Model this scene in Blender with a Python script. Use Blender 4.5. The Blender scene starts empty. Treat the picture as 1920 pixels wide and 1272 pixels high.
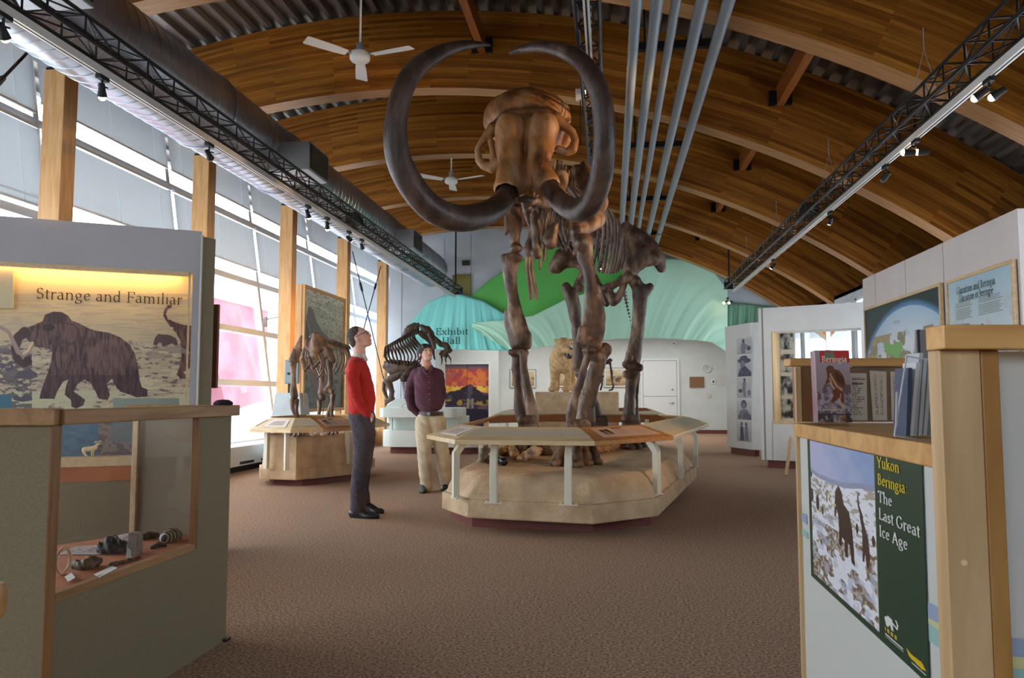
import bpy, bmesh, random
import numpy as np
from math import sin, cos, tan, atan, hypot, pi, radians, sqrt, atan2
from mathutils import Vector, Matrix, Euler

SC = bpy.context.scene
COL = SC.collection

# ------------------------------------------------------------------ camera
FPX = 1440.0                      # focal length in pixels of the 1920 px wide frame
EYE = 1.13
PITCH = atan(106/FPX)
YAW = atan(185/hypot(FPX, 106))
FW = Vector((-sin(YAW)*cos(PITCH), cos(YAW)*cos(PITCH), sin(PITCH)))
RT = Vector((cos(YAW), sin(YAW), 0.0))
UP = RT.cross(FW)
CAM = Vector((0, 0, EYE))
cd = bpy.data.cameras.new('camera'); cam = bpy.data.objects.new('camera', cd); COL.objects.link(cam)
cd.sensor_width = 36.0; cd.lens = 36.0*FPX/1920.0; cd.clip_start = 0.05; cd.clip_end = 400
mw = Matrix((RT, UP, -FW)).transposed().to_4x4(); mw.translation = CAM
cam.matrix_world = mw
SC.camera = cam

# ------------------------------------------------------------------ world, exposure
SC.view_settings.view_transform = 'Standard'
SC.view_settings.look = 'None'
SC.view_settings.gamma = 1.0
SC.view_settings.use_curve_mapping = False
SC.view_settings.exposure = 0.3
w = bpy.data.worlds.new('overcast_sky'); SC.world = w; w.use_nodes = True
bg = w.node_tree.nodes['Background']
bg.inputs['Color'].default_value = (0.86, 0.93, 1.0, 1)
SKY = 6.0
bg.inputs['Strength'].default_value = SKY
try:
    SC.cycles.use_denoising = True
    SC.cycles.max_bounces = 8
    SC.cycles.diffuse_bounces = 5
    SC.cycles.sample_clamp_indirect = 6.0
    SC.cycles.caustics_reflective = False
    SC.cycles.caustics_refractive = False
    SC.cycles.transparent_max_bounces = 16
except Exception:
    pass

def area(name, loc, rot, sx, sy, power=None, color=(1, 1, 1), portal=False):
    ld = bpy.data.lights.new(name, 'AREA'); ld.shape = 'RECTANGLE'; ld.size = sx; ld.size_y = sy
    ld.color = color
    if power: ld.energy = power
    if portal: ld.cycles.is_portal = True
    o = bpy.data.objects.new(name, ld); COL.objects.link(o); o.location = loc; o.rotation_euler = rot
    return o
# sky portals in the window openings (they add no light of their own)
area('window_portal_left', (-6.45, 9.5, 2.6), (0, radians(-90+9), 0), 5.4, 24.0, portal=True)
area('window_portal_front', (-1.4, -3.9, 2.25), (radians(90), 0, 0), 4.8, 1.5, portal=True)
area('window_portal_right', (4.3, 10.0, 1.95), (0, radians(90), 0), 1.6, 14.0, portal=True)

# ------------------------------------------------------------------ pixel measuring helpers
def ray(px, py): return FW + RT*((px-960)/FPX) - UP*((py-636)/FPX)
def A(px, py, ax, v):
    """point of the photograph's ray where axis ax ('x','y','z') has the value v"""
    r = ray(px, py); i = 'xyz'.index(ax); return CAM + r*((v-CAM[i])/r[i])
def D(px, py, Y): return A(px, py, 'y', Y)
def ONPL(px, py, p0, n):
    r = ray(px, py); return CAM + r*((p0-CAM).dot(n)/r.dot(n))
def DEPTH(p): return (Vector(p)-CAM).dot(FW)
def B(px, py, Y, rpx):
    p = D(px, py, Y); return (p, rpx*DEPTH(p)/FPX)

# ------------------------------------------------------------------ materials
MATS = {}
def nt(m): return m.node_tree.nodes, m.node_tree.links
def rgb(h):
    """sRGB 0..255 triple to linear"""
    return tuple(((c/255.0)/12.92 if c/255.0 <= 0.04045 else ((c/255.0+0.055)/1.055)**2.4) for c in h)
def mat(name, col, rough=0.6, metal=0.0, emit=None, estr=0.0, alpha=None, trans=0.0, ior=1.45, spec=None, sheen=0.0, coat=0.0):
    if name in MATS: return MATS[name]
    m = bpy.data.materials.new(name); m.use_nodes = True; MATS[name] = m
    b = m.node_tree.nodes['Principled BSDF']
    b.inputs['Base Color'].default_value = (*col[:3], 1); b.inputs['Roughness'].default_value = rough
    b.inputs['Metallic'].default_value = metal; b.inputs['IOR'].default_value = ior
    if trans: b.inputs['Transmission Weight'].default_value = trans
    if emit: b.inputs['Emission Color'].default_value = (*emit, 1); b.inputs['Emission Strength'].default_value = estr
    if alpha is not None: b.inputs['Alpha'].default_value = alpha
    if spec is not None: b.inputs['Specular IOR Level'].default_value = spec
    if sheen: b.inputs['Sheen Weight'].default_value = sheen
    if coat: b.inputs['Coat Weight'].default_value = coat
    return m
def noisemat(name, c1, c2, scale=8.0, detail=4.0, rough=0.7, stretch=(1, 1, 1), bump=0.0, bscale=None, metal=0.0, lo=0.35, hi=0.65, coords='Object', spec=None, sheen=0):
    """two colours mixed by a noise, with an optional bump"""
    if name in MATS: return MATS[name]
    m = mat(name, c1, rough, metal, spec=spec, sheen=sheen); n, l = nt(m); b = n['Principled BSDF']
    tc = n.new('ShaderNodeTexCoord'); mp = n.new('ShaderNodeMapping'); mp.inputs['Scale'].default_value = stretch
    l.new(tc.outputs[coords], mp.inputs['Vector'])
    nz = n.new('ShaderNodeTexNoise'); nz.inputs['Scale'].default_value = scale; nz.inputs['Detail'].default_value = detail
    l.new(mp.outputs[0], nz.inputs['Vector'])
    cr = n.new('ShaderNodeValToRGB'); cr.color_ramp.elements[0].position = lo; cr.color_ramp.elements[1].position = hi
    cr.color_ramp.elements[0].color = (*c1, 1); cr.color_ramp.elements[1].color = (*c2, 1)
    l.new(nz.outputs[0], cr.inputs[0]); l.new(cr.outputs[0], b.inputs['Base Color'])
    if bump:
        bz = n.new('ShaderNodeTexNoise'); bz.inputs['Scale'].default_value = bscale or scale*3; bz.inputs['Detail'].default_value = 5
        l.new(mp.outputs[0], bz.inputs['Vector'])
        bp = n.new('ShaderNodeBump'); bp.inputs['Strength'].default_value = bump; bp.inputs['Distance'].default_value = 0.02
        l.new(bz.outputs[0], bp.inputs['Height']); l.new(bp.outputs[0], b.inputs['Normal'])
    return m
def woodmat(name, c1, c2, axis='x', scale=6.0, rough=0.5, knots=True, bump=0.05):
    """grain running along one object axis, with a few knots"""
    if name in MATS: return MATS[name]
    m = mat(name, c1, rough); n, l = nt(m); b = n['Principled BSDF']
    tc = n.new('ShaderNodeTexCoord'); mp = n.new('ShaderNodeMapping')
    st = [1, 1, 1]; st['xyz'.index(axis)] = 0.09
    mp.inputs['Scale'].default_value = st; l.new(tc.outputs['Object'], mp.inputs['Vector'])
    nz = n.new('ShaderNodeTexNoise'); nz.inputs['Scale'].default_value = scale*4; nz.inputs['Detail'].default_value = 6
    nz.inputs['Distortion'].default_value = 0.6; l.new(mp.outputs[0], nz.inputs['Vector'])
    cr = n.new('ShaderNodeValToRGB'); cr.color_ramp.elements[0].position = 0.36; cr.color_ramp.elements[1].position = 0.64
    cr.color_ramp.elements[0].color = (*c1, 1); cr.color_ramp.elements[1].color = (*c2, 1)
    l.new(nz.outputs[0], cr.inputs[0]); out = cr.outputs[0]
    if knots:
        mk = n.new('ShaderNodeMapping'); st2 = [1, 1, 1]; st2['xyz'.index(axis)] = 0.45
        mk.inputs['Scale'].default_value = st2; l.new(tc.outputs['Object'], mk.inputs['Vector'])
        vo = n.new('ShaderNodeTexVoronoi'); vo.inputs['Scale'].default_value = 3.6; l.new(mk.outputs[0], vo.inputs['Vector'])
        c2r = n.new('ShaderNodeValToRGB'); c2r.color_ramp.elements[0].position = 0.03; c2r.color_ramp.elements[1].position = 0.07
        c2r.color_ramp.elements[0].color = (0.28, 0.16, 0.10, 1); c2r.color_ramp.elements[1].color = (1, 1, 1, 1)
        l.new(vo.outputs['Distance'], c2r.inputs[0])
        mx = n.new('ShaderNodeMix'); mx.data_type = 'RGBA'; mx.blend_type = 'MULTIPLY'; mx.inputs[0].default_value = 0.8
        l.new(out, mx.inputs[6]); l.new(c2r.outputs[0], mx.inputs[7]); out = mx.outputs[2]
    l.new(out, b.inputs['Base Color'])
    if bump:
        bp = n.new('ShaderNodeBump'); bp.inputs['Strength'].default_value = bump; l.new(nz.outputs[0], bp.inputs['Height']); l.new(bp.outputs[0], b.inputs['Normal'])
    return m
def lammat(name, cols, bw=1.3, rh=0.038, rough=0.42):
    """glued laminated timber: staggered boards of different tone, laid out in UV metres"""
    m = mat(name, cols[0], rough); n, l = nt(m); b = n['Principled BSDF']
    uv = n.new('ShaderNodeUVMap'); uv.uv_map = 'UVMap'
    br = n.new('ShaderNodeTexBrick'); br.inputs['Scale'].default_value = 1; br.inputs['Brick Width'].default_value = bw
    br.inputs['Row Height'].default_value = rh; br.inputs['Mortar Size'].default_value = 0.0014; br.offset = 0.37; br.offset_frequency = 2
    br.squash = 1.0; br.inputs['Bias'].default_value = 0
    br.inputs['Color1'].default_value = (0, 0, 0, 1); br.inputs['Color2'].default_value = (1, 1, 1, 1); br.inputs['Mortar'].default_value = (0.02, 0.02, 0.02, 1)
    l.new(uv.outputs[0], br.inputs['Vector'])
    cr = n.new('ShaderNodeValToRGB'); e = cr.color_ramp.elements
    e[0].position = 0; e[0].color = (*cols[0], 1); e[1].position = 1; e[1].color = (*cols[-1], 1)
    for i, c in enumerate(cols[1:-1]):
        k = e.new((i+1)/(len(cols)-1)); k.color = (*c, 1)
    l.new(br.outputs['Color'], cr.inputs[0])
    mp = n.new('ShaderNodeMapping'); mp.inputs['Scale'].default_value = (1.2, 26, 1); l.new(uv.outputs[0], mp.inputs['Vector'])
    nz = n.new('ShaderNodeTexNoise'); nz.inputs['Scale'].default_value = 2.2; nz.inputs['Detail'].default_value = 6; l.new(mp.outputs[0], nz.inputs['Vector'])
    c2 = n.new('ShaderNodeValToRGB'); c2.color_ramp.elements[0].position = 0.3; c2.color_ramp.elements[1].position = 0.7
    c2.color_ramp.elements[0].color = (0.55, 0.5, 0.45, 1); c2.color_ramp.elements[1].color = (1.1, 1.1, 1.1, 1)
    l.new(nz.outputs[0], c2.inputs[0])
    mx = n.new('ShaderNodeMix'); mx.data_type = 'RGBA'; mx.blend_type = 'MULTIPLY'; mx.inputs[0].default_value = 0.75
    l.new(cr.outputs[0], mx.inputs[6]); l.new(c2.outputs[0], mx.inputs[7])
    vo = n.new('ShaderNodeTexVoronoi'); vo.inputs['Scale'].default_value = 2.6; mk = n.new('ShaderNodeMapping'); mk.inputs['Scale'].default_value = (0.8, 2.6, 1)
    l.new(uv.outputs[0], mk.inputs['Vector']); l.new(mk.outputs[0], vo.inputs['Vector'])
    c3 = n.new('ShaderNodeValToRGB'); c3.color_ramp.elements[0].position = 0.02; c3.color_ramp.elements[1].position = 0.06
    c3.color_ramp.elements[0].color = (0.3, 0.2, 0.12, 1); c3.color_ramp.elements[1].color = (1, 1, 1, 1); l.new(vo.outputs['Distance'], c3.inputs[0])
    m2 = n.new('ShaderNodeMix'); m2.data_type = 'RGBA'; m2.blend_type = 'MULTIPLY'; m2.inputs[0].default_value = 0.85
    l.new(mx.outputs[2], m2.inputs[6]); l.new(c3.outputs[0], m2.inputs[7]); l.new(m2.outputs[2], b.inputs['Base Color'])
    return m
def paintmat(name='painted_picture', rough=0.5, spec=0.3):
    """reads the picture painted into the mesh's colour attribute"""
    if name in MATS: return MATS[name]
    m = mat(name, (1, 1, 1), rough, spec=spec); n, l = nt(m); a = n.new('ShaderNodeVertexColor'); a.layer_name = 'paint'
    l.new(a.outputs[0], n['Principled BSDF'].inputs['Base Color']); return m
def glassmat(name, col=(1, 1, 1), rough=0.02, clear=0.9):
    """thin clear pane: mostly see-through, with a mirror-like sheen"""
    if name in MATS: return MATS[name]
    m = bpy.data.materials.new(name); m.use_nodes = True; MATS[name] = m; n, l = nt(m); n.clear()
    o = n.new('ShaderNodeOutputMaterial'); t = n.new('ShaderNodeBsdfTransparent'); t.inputs[0].default_value = (*col, 1)
    g = n.new('ShaderNodeBsdfGlossy'); g.inputs['Roughness'].default_value = rough; g.inputs[0].default_value = (1, 1, 1, 1)
    lw = n.new('ShaderNodeLayerWeight'); lw.inputs[0].default_value = 0.5
    pw = n.new('ShaderNodeMath'); pw.operation = 'POWER'; pw.inputs[1].default_value = 5; l.new(lw.outputs['Facing'], pw.inputs[0])
    fr = n.new('ShaderNodeMath'); fr.operation = 'MULTIPLY_ADD'; fr.inputs[1].default_value = 0.7; fr.inputs[2].default_value = 0.025; l.new(pw.outputs[0], fr.inputs[0])
    mx = n.new('ShaderNodeMixShader'); l.new(fr.outputs[0], mx.inputs[0]); l.new(t.outputs[0], mx.inputs[1]); l.new(g.outputs[0], mx.inputs[2]); l.new(mx.outputs[0], o.inputs[0])
    return m
def transl(name, col, col2=None, mixf=0.5, rough=0.8, scale=1.0):
    """cloth or blind that lets part of the light through"""
    if name in MATS: return MATS[name]
    m = bpy.data.materials.new(name); m.use_nodes = True; MATS[name] = m; n, l = nt(m); n.clear()
    o = n.new('ShaderNodeOutputMaterial'); d = n.new('ShaderNodeBsdfDiffuse'); t = n.new('ShaderNodeBsdfTranslucent')
    d.inputs[0].default_value = (*col, 1); t.inputs[0].default_value = (*(col2 or col), 1)
    mx = n.new('ShaderNodeMixShader'); mx.inputs[0].default_value = mixf
    l.new(d.outputs[0], mx.inputs[1]); l.new(t.outputs[0], mx.inputs[2]); l.new(mx.outputs[0], o.inputs[0]); return m

# ------------------------------------------------------------------ mesh builder
class MB:
    def __init__(s): s.v = []; s.f = []; s.mi = []; s.uv = None; s.smooth = False
    def add(s, vs, fs, mi=0):
        o = len(s.v); s.v += [tuple(x) for x in vs]; s.f += [tuple(i+o for i in f) for f in fs]; s.mi += [mi]*len(fs); return s
    def box(s, a, b, mi=0):
        x0, y0, z0 = [min(a[i], b[i]) for i in range(3)]; x1, y1, z1 = [max(a[i], b[i]) for i in range(3)]
        return s.add([(x0,y0,z0),(x1,y0,z0),(x1,y1,z0),(x0,y1,z0),(x0,y0,z1),(x1,y0,z1),(x1,y1,z1),(x0,y1,z1)],
                     [(0,3,2,1),(4,5,6,7),(0,1,5,4),(1,2,6,5),(2,3,7,6),(3,0,4,7)], mi)
    def obox(s, c, ax, ay, az, mi=0):
        """oriented box: centre and three half-axis vectors"""
        c, ax, ay, az = Vector(c), Vector(ax), Vector(ay), Vector(az)
        vs = [c+ax*i+ay*j+az*k for k in (-1, 1) for (i, j) in ((-1,-1),(1,-1),(1,1),(-1,1))]
        return s.add(vs, [(0,3,2,1),(4,5,6,7),(0,1,5,4),(1,2,6,5),(2,3,7,6),(3,0,4,7)], mi)
    def bar(s, a, b, w, h=None, mi=0, up=(0, 0, 1)):
        a, b = Vector(a), Vector(b); d = (b-a); L = d.length; d = d/L
        u = Vector(up); x = d.cross(u)
        if x.length < 1e-4: x = d.cross(Vector((1, 0, 0)))
        x.normalize(); z = x.cross(d); h = h or w
        return s.obox((a+b)/2, d*(L/2), x*(w/2), z*(h/2), mi)
    def prism(s, poly, ext, mi=0):
        """polygon (3-D points) extruded by the vector ext"""
        n = len(poly); e = Vector(ext); P0 = [Vector(p) for p in poly]
        vs = P0+[p+e for p in P0]
        fs = [tuple(range(n))[::-1], tuple(range(n, 2*n))]+[(i, (i+1) % n, n+(i+1) % n, n+i) for i in range(n)]
        return s.add(vs, fs, mi)
    def tube(s, pts, r, n=10, caps=True, mi=0, flat=1.0):
        pts = [Vector(p) for p in pts]; k = len(pts); rr = r if hasattr(r, '__len__') else [r]*k
        vs = []; fs = []; ref = None
        for i in range(k):
            d = pts[min(i+1, k-1)]-pts[max(i-1, 0)]
            if d.length < 1e-9: d = Vector((0, 0, 1))
            d.normalize()
            if ref is None:
                ref = d.orthogonal().normalized()
            ref = (ref-d*ref.dot(d))
            if ref.length < 1e-6: ref = d.orthogonal()
            ref.normalize(); bi = d.cross(ref)
            for j in range(n):
                a = 2*pi*j/n; vs.append(pts[i]+ref*(cos(a)*rr[i])+bi*(sin(a)*rr[i]*flat))
        for i in range(k-1):
            for j in range(n):
                fs.append((i*n+j, i*n+(j+1) % n, (i+1)*n+(j+1) % n, (i+1)*n+j))
        if caps: fs += [tuple(range(n))[::-1], tuple(range((k-1)*n, k*n))]
        return s.add(vs, fs, mi)
    def lathe(s, prof, c=(0, 0, 0), n=24, axis='z', mi=0):
        """profile [(r, h)] turned about an axis through c"""
        vs = []; c = Vector(c)
        for r, h in prof:
            for j in range(n):
                a = 2*pi*j/n; p = (r*cos(a), r*sin(a), h)
                if axis == 'y': p = (p[0], p[2], p[1])
                if axis == 'x': p = (p[2], p[0], p[1])
                vs.append(c+Vector(p))
        k = len(prof); fs = [(i*n+j, i*n+(j+1) % n, (i+1)*n+(j+1) % n, (i+1)*n+j) for i in range(k-1) for j in range(n)]
        fs += [tuple(range(n))[::-1], tuple(range((k-1)*n, k*n))]
        return s.add(vs, fs, mi)
    def ball(s, c, r, n=12, m=8, mi=0, rot=None):
        c = Vector(c); r = r if hasattr(r, '__len__') else (r, r, r); vs = []; fs = []
        for i in range(m+1):
            t = pi*i/m
            for j in range(n):
                a = 2*pi*j/n; p = Vector((r[0]*sin(t)*cos(a), r[1]*sin(t)*sin(a), r[2]*cos(t)))
                if rot: p = rot @ p
                vs.append(c+p)
        for i in range(m):
            for j in range(n): fs.append((i*n+j, (i+1)*n+j, (i+1)*n+(j+1) % n, i*n+(j+1) % n))
        return s.add(vs, fs, mi)
    def quad(s, a, b, c, d, mi=0): return s.add([a, b, c, d], [(0, 1, 2, 3)], mi)
    def poly(s, pts, mi=0): return s.add(pts, [tuple(range(len(pts)))], mi)
    def build(s, name, m, parent=None, smooth=None, bevel=0, uv=None, loc=None, recalc=False, colors=None, subsurf=0, weld=False):
        me = bpy.data.meshes.new(name)
        if loc is None:
            if parent is not None: loc = WL(parent)
            elif s.v:
                a = np.array([tuple(q) for q in s.v]); loc = Vector(((a[:,0].min()+a[:,0].max())/2, (a[:,1].min()+a[:,1].max())/2, a[:,2].min()))
            else: loc = Vector((0, 0, 0))
        loc = Vector(loc)
        me.from_pydata([tuple(Vector(q)-loc) for q in s.v], [], s.f)
        for x in (m if isinstance(m, (list, tuple)) else [m]): me.materials.append(x)
        if any(s.mi): me.polygons.foreach_set('material_index', s.mi)
        if recalc or weld:
            bm = bmesh.new(); bm.from_mesh(me)
            if weld: bmesh.ops.remove_doubles(bm, verts=bm.verts, dist=1e-4)
            bmesh.ops.recalc_face_normals(bm, faces=bm.faces); bm.to_mesh(me); bm.free()
        if uv is not None:
            ul = me.uv_layers.new(name='UVMap'); ul.data.foreach_set('uv', [c for t in uv for c in t])
        if colors is not None:
            ca = me.color_attributes.new('paint', 'FLOAT_COLOR', 'POINT'); ca.data.foreach_set('color', np.asarray(colors, dtype=np.float32).ravel())
        sm = s.smooth if smooth is None else smooth
        if sm: me.polygons.foreach_set('use_smooth', [True]*len(me.polygons))
        me.update()
        o = bpy.data.objects.new(name, me); COL.objects.link(o)
        if parent is not None:
            o.parent = parent; o.location = loc-WL(parent)
        else: o.location = loc
        if bevel:
            b = o.modifiers.new('bevel', 'BEVEL'); b.width = bevel; b.segments = 2; b.limit_method = 'ANGLE'; b.angle_limit = radians(40)
        if subsurf:
            b = o.modifiers.new('sub', 'SUBSURF'); b.levels = subsurf; b.render_levels = subsurf
        if sm and not subsurf:
            try:
                me.set_sharp_from_angle(angle=radians(45))
            except Exception: pass
        return o
def WL(o):
    v = Vector(o.location); p = o.parent
    while p is not None: v = v+Vector(p.location); p = p.parent
    return v
def tag(o, label=None, cat=None, group=None, kind=None):
    if label: o['label'] = label
    if cat: o['category'] = cat
    if group: o['group'] = group
    if kind: o['kind'] = kind
    return o
def thing(name, label, cat, loc=(0, 0, 0), group=None):
    o = bpy.data.objects.new(name, None); COL.objects.link(o); o.location = loc; o.empty_display_size = 0.1
    return tag(o, label, cat, group)
def struct(o, label=None, cat=None): return tag(o, label, cat, kind='structure')
def kids(o): return [c for c in bpy.data.objects if c.parent == o]
def copy_tree(o, parent=None, loc=None, rotz=None, label=None, ch=None):
    c = o.copy(); COL.objects.link(c)
    if parent is not None: c.parent = parent
    if loc is not None: c.location = loc
    if rotz is not None: c.rotation_euler = (0, 0, rotz)
    if label: c['label'] = label
    for k in kids(o): copy_tree(k, c)
    return c

# ------------------------------------------------------------------ solid modelling by distance fields (organic shapes)
def sdf(prims, res, pad=0.03, noise=0.0, nf=20.0, bounds=None):
    """prims: (op, kind, data, k); op '+' or '-', kind 'p' polyline [(pt, r)], 'e' ellipsoid (c, r, rot).  Returns MB with the surface."""
    lo = np.array([1e9]*3); hi = -lo
    for op, kd, dt, k in prims:
        if op != '+': continue
        if kd == 'p':
            for p, r in dt: lo = np.minimum(lo, np.array(p)-r); hi = np.maximum(hi, np.array(p)+r)
        else:
            R = max(dt[1]); lo = np.minimum(lo, np.array(dt[0])-R); hi = np.maximum(hi, np.array(dt[0])+R)
    if bounds is not None: lo = np.maximum(lo, bounds[0]); hi = np.minimum(hi, bounds[1])
    lo = lo-pad-res; hi = hi+pad+res
    n = np.ceil((hi-lo)/res).astype(int)+1
    ax = [lo[i]+res*np.arange(n[i]) for i in range(3)]
    X, Y, Z = np.meshgrid(*ax, indexing='ij'); X = X.astype(np.float32); Y = Y.astype(np.float32); Z = Z.astype(np.float32)
    F = np.full(X.shape, 10.0, dtype=np.float32)
    for op, kd, dt, k in prims:
        if kd == 'p':
            G = None
            pr = dt if len(dt) > 1 else [dt[0], (Vector(dt[0][0])+Vector((0, 0, 1e-4)), dt[0][1])]
            for (a, ra), (b, rb) in zip(pr[:-1], pr[1:]):
                a = np.array(a, dtype=np.float32); d = np.array(b, dtype=np.float32)-a; L = float(d@d)+1e-12
                px, py, pz = X-a[0], Y-a[1], Z-a[2]
                t = np.clip((px*d[0]+py*d[1]+pz*d[2])/L, 0, 1)
                g = np.sqrt((px-t*d[0])**2+(py-t*d[1])**2+(pz-t*d[2])**2)-(ra+(rb-ra)*t)
                G = g if G is None else np.minimum(G, g)
        else:
            c, r = dt[0], dt[1]; R = dt[2] if len(dt) > 2 else None
            px, py, pz = X-c[0], Y-c[1], Z-c[2]
            if R is not None:
                Q = np.array(R.to_matrix() if hasattr(R, 'to_matrix') else R)
                px, py, pz = (Q[0, 0]*px+Q[1, 0]*py+Q[2, 0]*pz), (Q[0, 1]*px+Q[1, 1]*py+Q[2, 1]*pz), (Q[0, 2]*px+Q[1, 2]*py+Q[2, 2]*pz)
            k0 = np.sqrt((px/r[0])**2+(py/r[1])**2+(pz/r[2])**2); k1 = np.sqrt((px/r[0]**2)**2+(py/r[1]**2)**2+(pz/r[2]**2)**2)+1e-6
            G = k0*(k0-1)/k1
        if op == '+':
            if k > 0:
                h = np.clip(0.5+0.5*(F-G)/k, 0, 1); F = F*(1-h)+G*h-k*h*(1-h)
            else: F = np.minimum(F, G)
        else:
            G = -G
            if k > 0:
                h = np.clip(0.5-0.5*(F-G)/k, 0, 1); F = F*(1-h)+G*h+k*h*(1-h)
            else: F = np.maximum(F, G)
    if noise:
        F = F+noise*(np.sin(X*nf+1.3*np.sin(Y*nf*0.7))*np.sin(Y*nf*1.1+2*np.sin(Z*nf*0.6))*np.sin(Z*nf*0.9+X*nf*0.3)
                     + 0.5*np.sin(X*nf*2.3+Z*nf*1.7)*np.sin(Y*nf*2.1-Z*nf*1.1))
    S = F < 0
    nx, ny, nz = F.shape
    corners = [(i, j, k) for i in (0, 1) for j in (0, 1) for k in (0, 1)]
    def sub(Ar, c): return Ar[c[0]:nx-1+c[0], c[1]:ny-1+c[1], c[2]:nz-1+c[2]]
    cnt = sum(sub(S, c).astype(np.int8) for c in corners)
    act = (cnt > 0) & (cnt < 8)
    idx = np.full(act.shape, -1, dtype=np.int64); ids = np.argwhere(act); idx[act] = np.arange(len(ids))
    acc = np.zeros((len(ids), 3)); num = np.zeros(len(ids))
    edges = [(a, b) for a in corners for b in corners if a < b and sum(abs(a[i]-b[i]) for i in range(3)) == 1]
    I = ids[:, 0]; J = ids[:, 1]; K = ids[:, 2]
    for a, b in edges:
        fa = F[I+a[0], J+a[1], K+a[2]]; fb = F[I+b[0], J+b[1], K+b[2]]
        m = (fa < 0) != (fb < 0); t = np.where(m, fa/(fa-fb+1e-20), 0)
        for i in range(3): acc[:, i] += np.where(m, a[i]+(b[i]-a[i])*t, 0)
        num += m
    V = (ids+acc/num[:, None])*res+lo
    faces = []
    for axis in range(3):
        o1, o2 = [(1, 2), (2, 0), (0, 1)][axis]
        sl = [slice(0, None)]*3
        A0 = S[tuple(slice(0, -1) if i == axis else slice(1, -1) for i in range(3))]
        A1 = S[tuple(slice(1, None) if i == axis else slice(1, -1) for i in range(3))]
        for flip, mask in ((0, A0 & ~A1), (1, ~A0 & A1)):
            q = np.argwhere(mask)
            if not len(q): continue
            base = q.copy()
            for i in range(3):
                if i != axis: base[:, i] += 1
            def cell(d1, d2):
                c = base.copy(); c[:, o1] -= d1; c[:, o2] -= d2
                return idx[c[:, 0], c[:, 1], c[:, 2]]
            a, b, c, d = cell(1, 1), cell(0, 1), cell(0, 0), cell(1, 0)
            f = np.stack([a, b, c, d], 1)
            if flip: f = f[:, ::-1]
            f = f[(f >= 0).all(1)]
            faces += [tuple(int(v) for v in r) for r in f]
    mb = MB(); mb.v = [tuple(float(c) for c in r) for r in V]; mb.f = faces; mb.mi = [0]*len(faces); mb.smooth = True
    return mb

# ------------------------------------------------------------------ painted pictures
def hsh(x, y, s=0):
    v = np.sin(x*127.1+y*311.7+s*74.7)*43758.5453; return v-np.floor(v)
def vnoise(x, y, s=0):
    xi = np.floor(x); yi = np.floor(y); fx = x-xi; fy = y-yi; fx = fx*fx*(3-2*fx); fy = fy*fy*(3-2*fy)
    a = hsh(xi, yi, s); b = hsh(xi+1, yi, s); c = hsh(xi, yi+1, s); d = hsh(xi+1, yi+1, s)
    return (a*(1-fx)+b*fx)*(1-fy)+(c*(1-fx)+d*fx)*fy
def fbm(x, y, o=4, s=0):
    t = 0; a = 0.5
    for i in range(o): t = t+a*vnoise(x*2**i, y*2**i, s+i); a /= 2
    return t/(1-0.5**o)
def inpoly(x, y, P):
    r = np.zeros(x.shape, bool); n = len(P)
    for i in range(n):
        x0, y0 = P[i]; x1, y1 = P[(i+1) % n]
        if y0 == y1: continue
        c = ((y0 > y) != (y1 > y)) & (x < (x1-x0)*(y-y0)/(y1-y0)+x0); r ^= c
    return r
def inell(x, y, cx, cy, rx, ry): return ((x-cx)/rx)**2+((y-cy)/ry)**2 < 1
def online(x, y, pts, w):
    """mask of a thick polyline; w may be a list of half widths"""
    r = np.zeros(x.shape, bool); ws = w if hasattr(w, '__len__') else [w]*len(pts)
    for i in range(len(pts)-1):
        (x0, y0), (x1, y1) = pts[i], pts[i+1]; dx, dy = x1-x0, y1-y0; L = dx*dx+dy*dy+1e-9
        t = np.clip(((x-x0)*dx+(y-y0)*dy)/L, 0, 1); d = np.hypot(x-x0-t*dx, y-y0-t*dy); r |= d < ws[i]+(ws[i+1]-ws[i])*t
    return r
class Paint:
    def __init__(s, x, y, base):
        s.x, s.y = x, y; s.c = np.zeros(x.shape+(3,)); s.c[:] = rgb(base)
    def fill(s, mask, col, a=1.0):
        c = np.array(rgb(col)) if not isinstance(col, np.ndarray) else col
        if c.ndim == 1: s.c[mask] = s.c[mask]*(1-a)+c*a
        else: s.c[mask] = s.c[mask]*(1-a)+c[mask]*a
        return s
    def grad(s, mask, c0, c1, t, a=1.0):
        t = np.clip(t, 0, 1)[..., None]; c = np.array(rgb(c0))*(1-t)+np.array(rgb(c1))*t
        s.c[mask] = s.c[mask]*(1-a)+c[mask]*a; return s
    def mul(s, mask, f):
        s.c[mask] = s.c[mask]*(f[mask][:, None] if hasattr(f, 'shape') else f); return s
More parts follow.
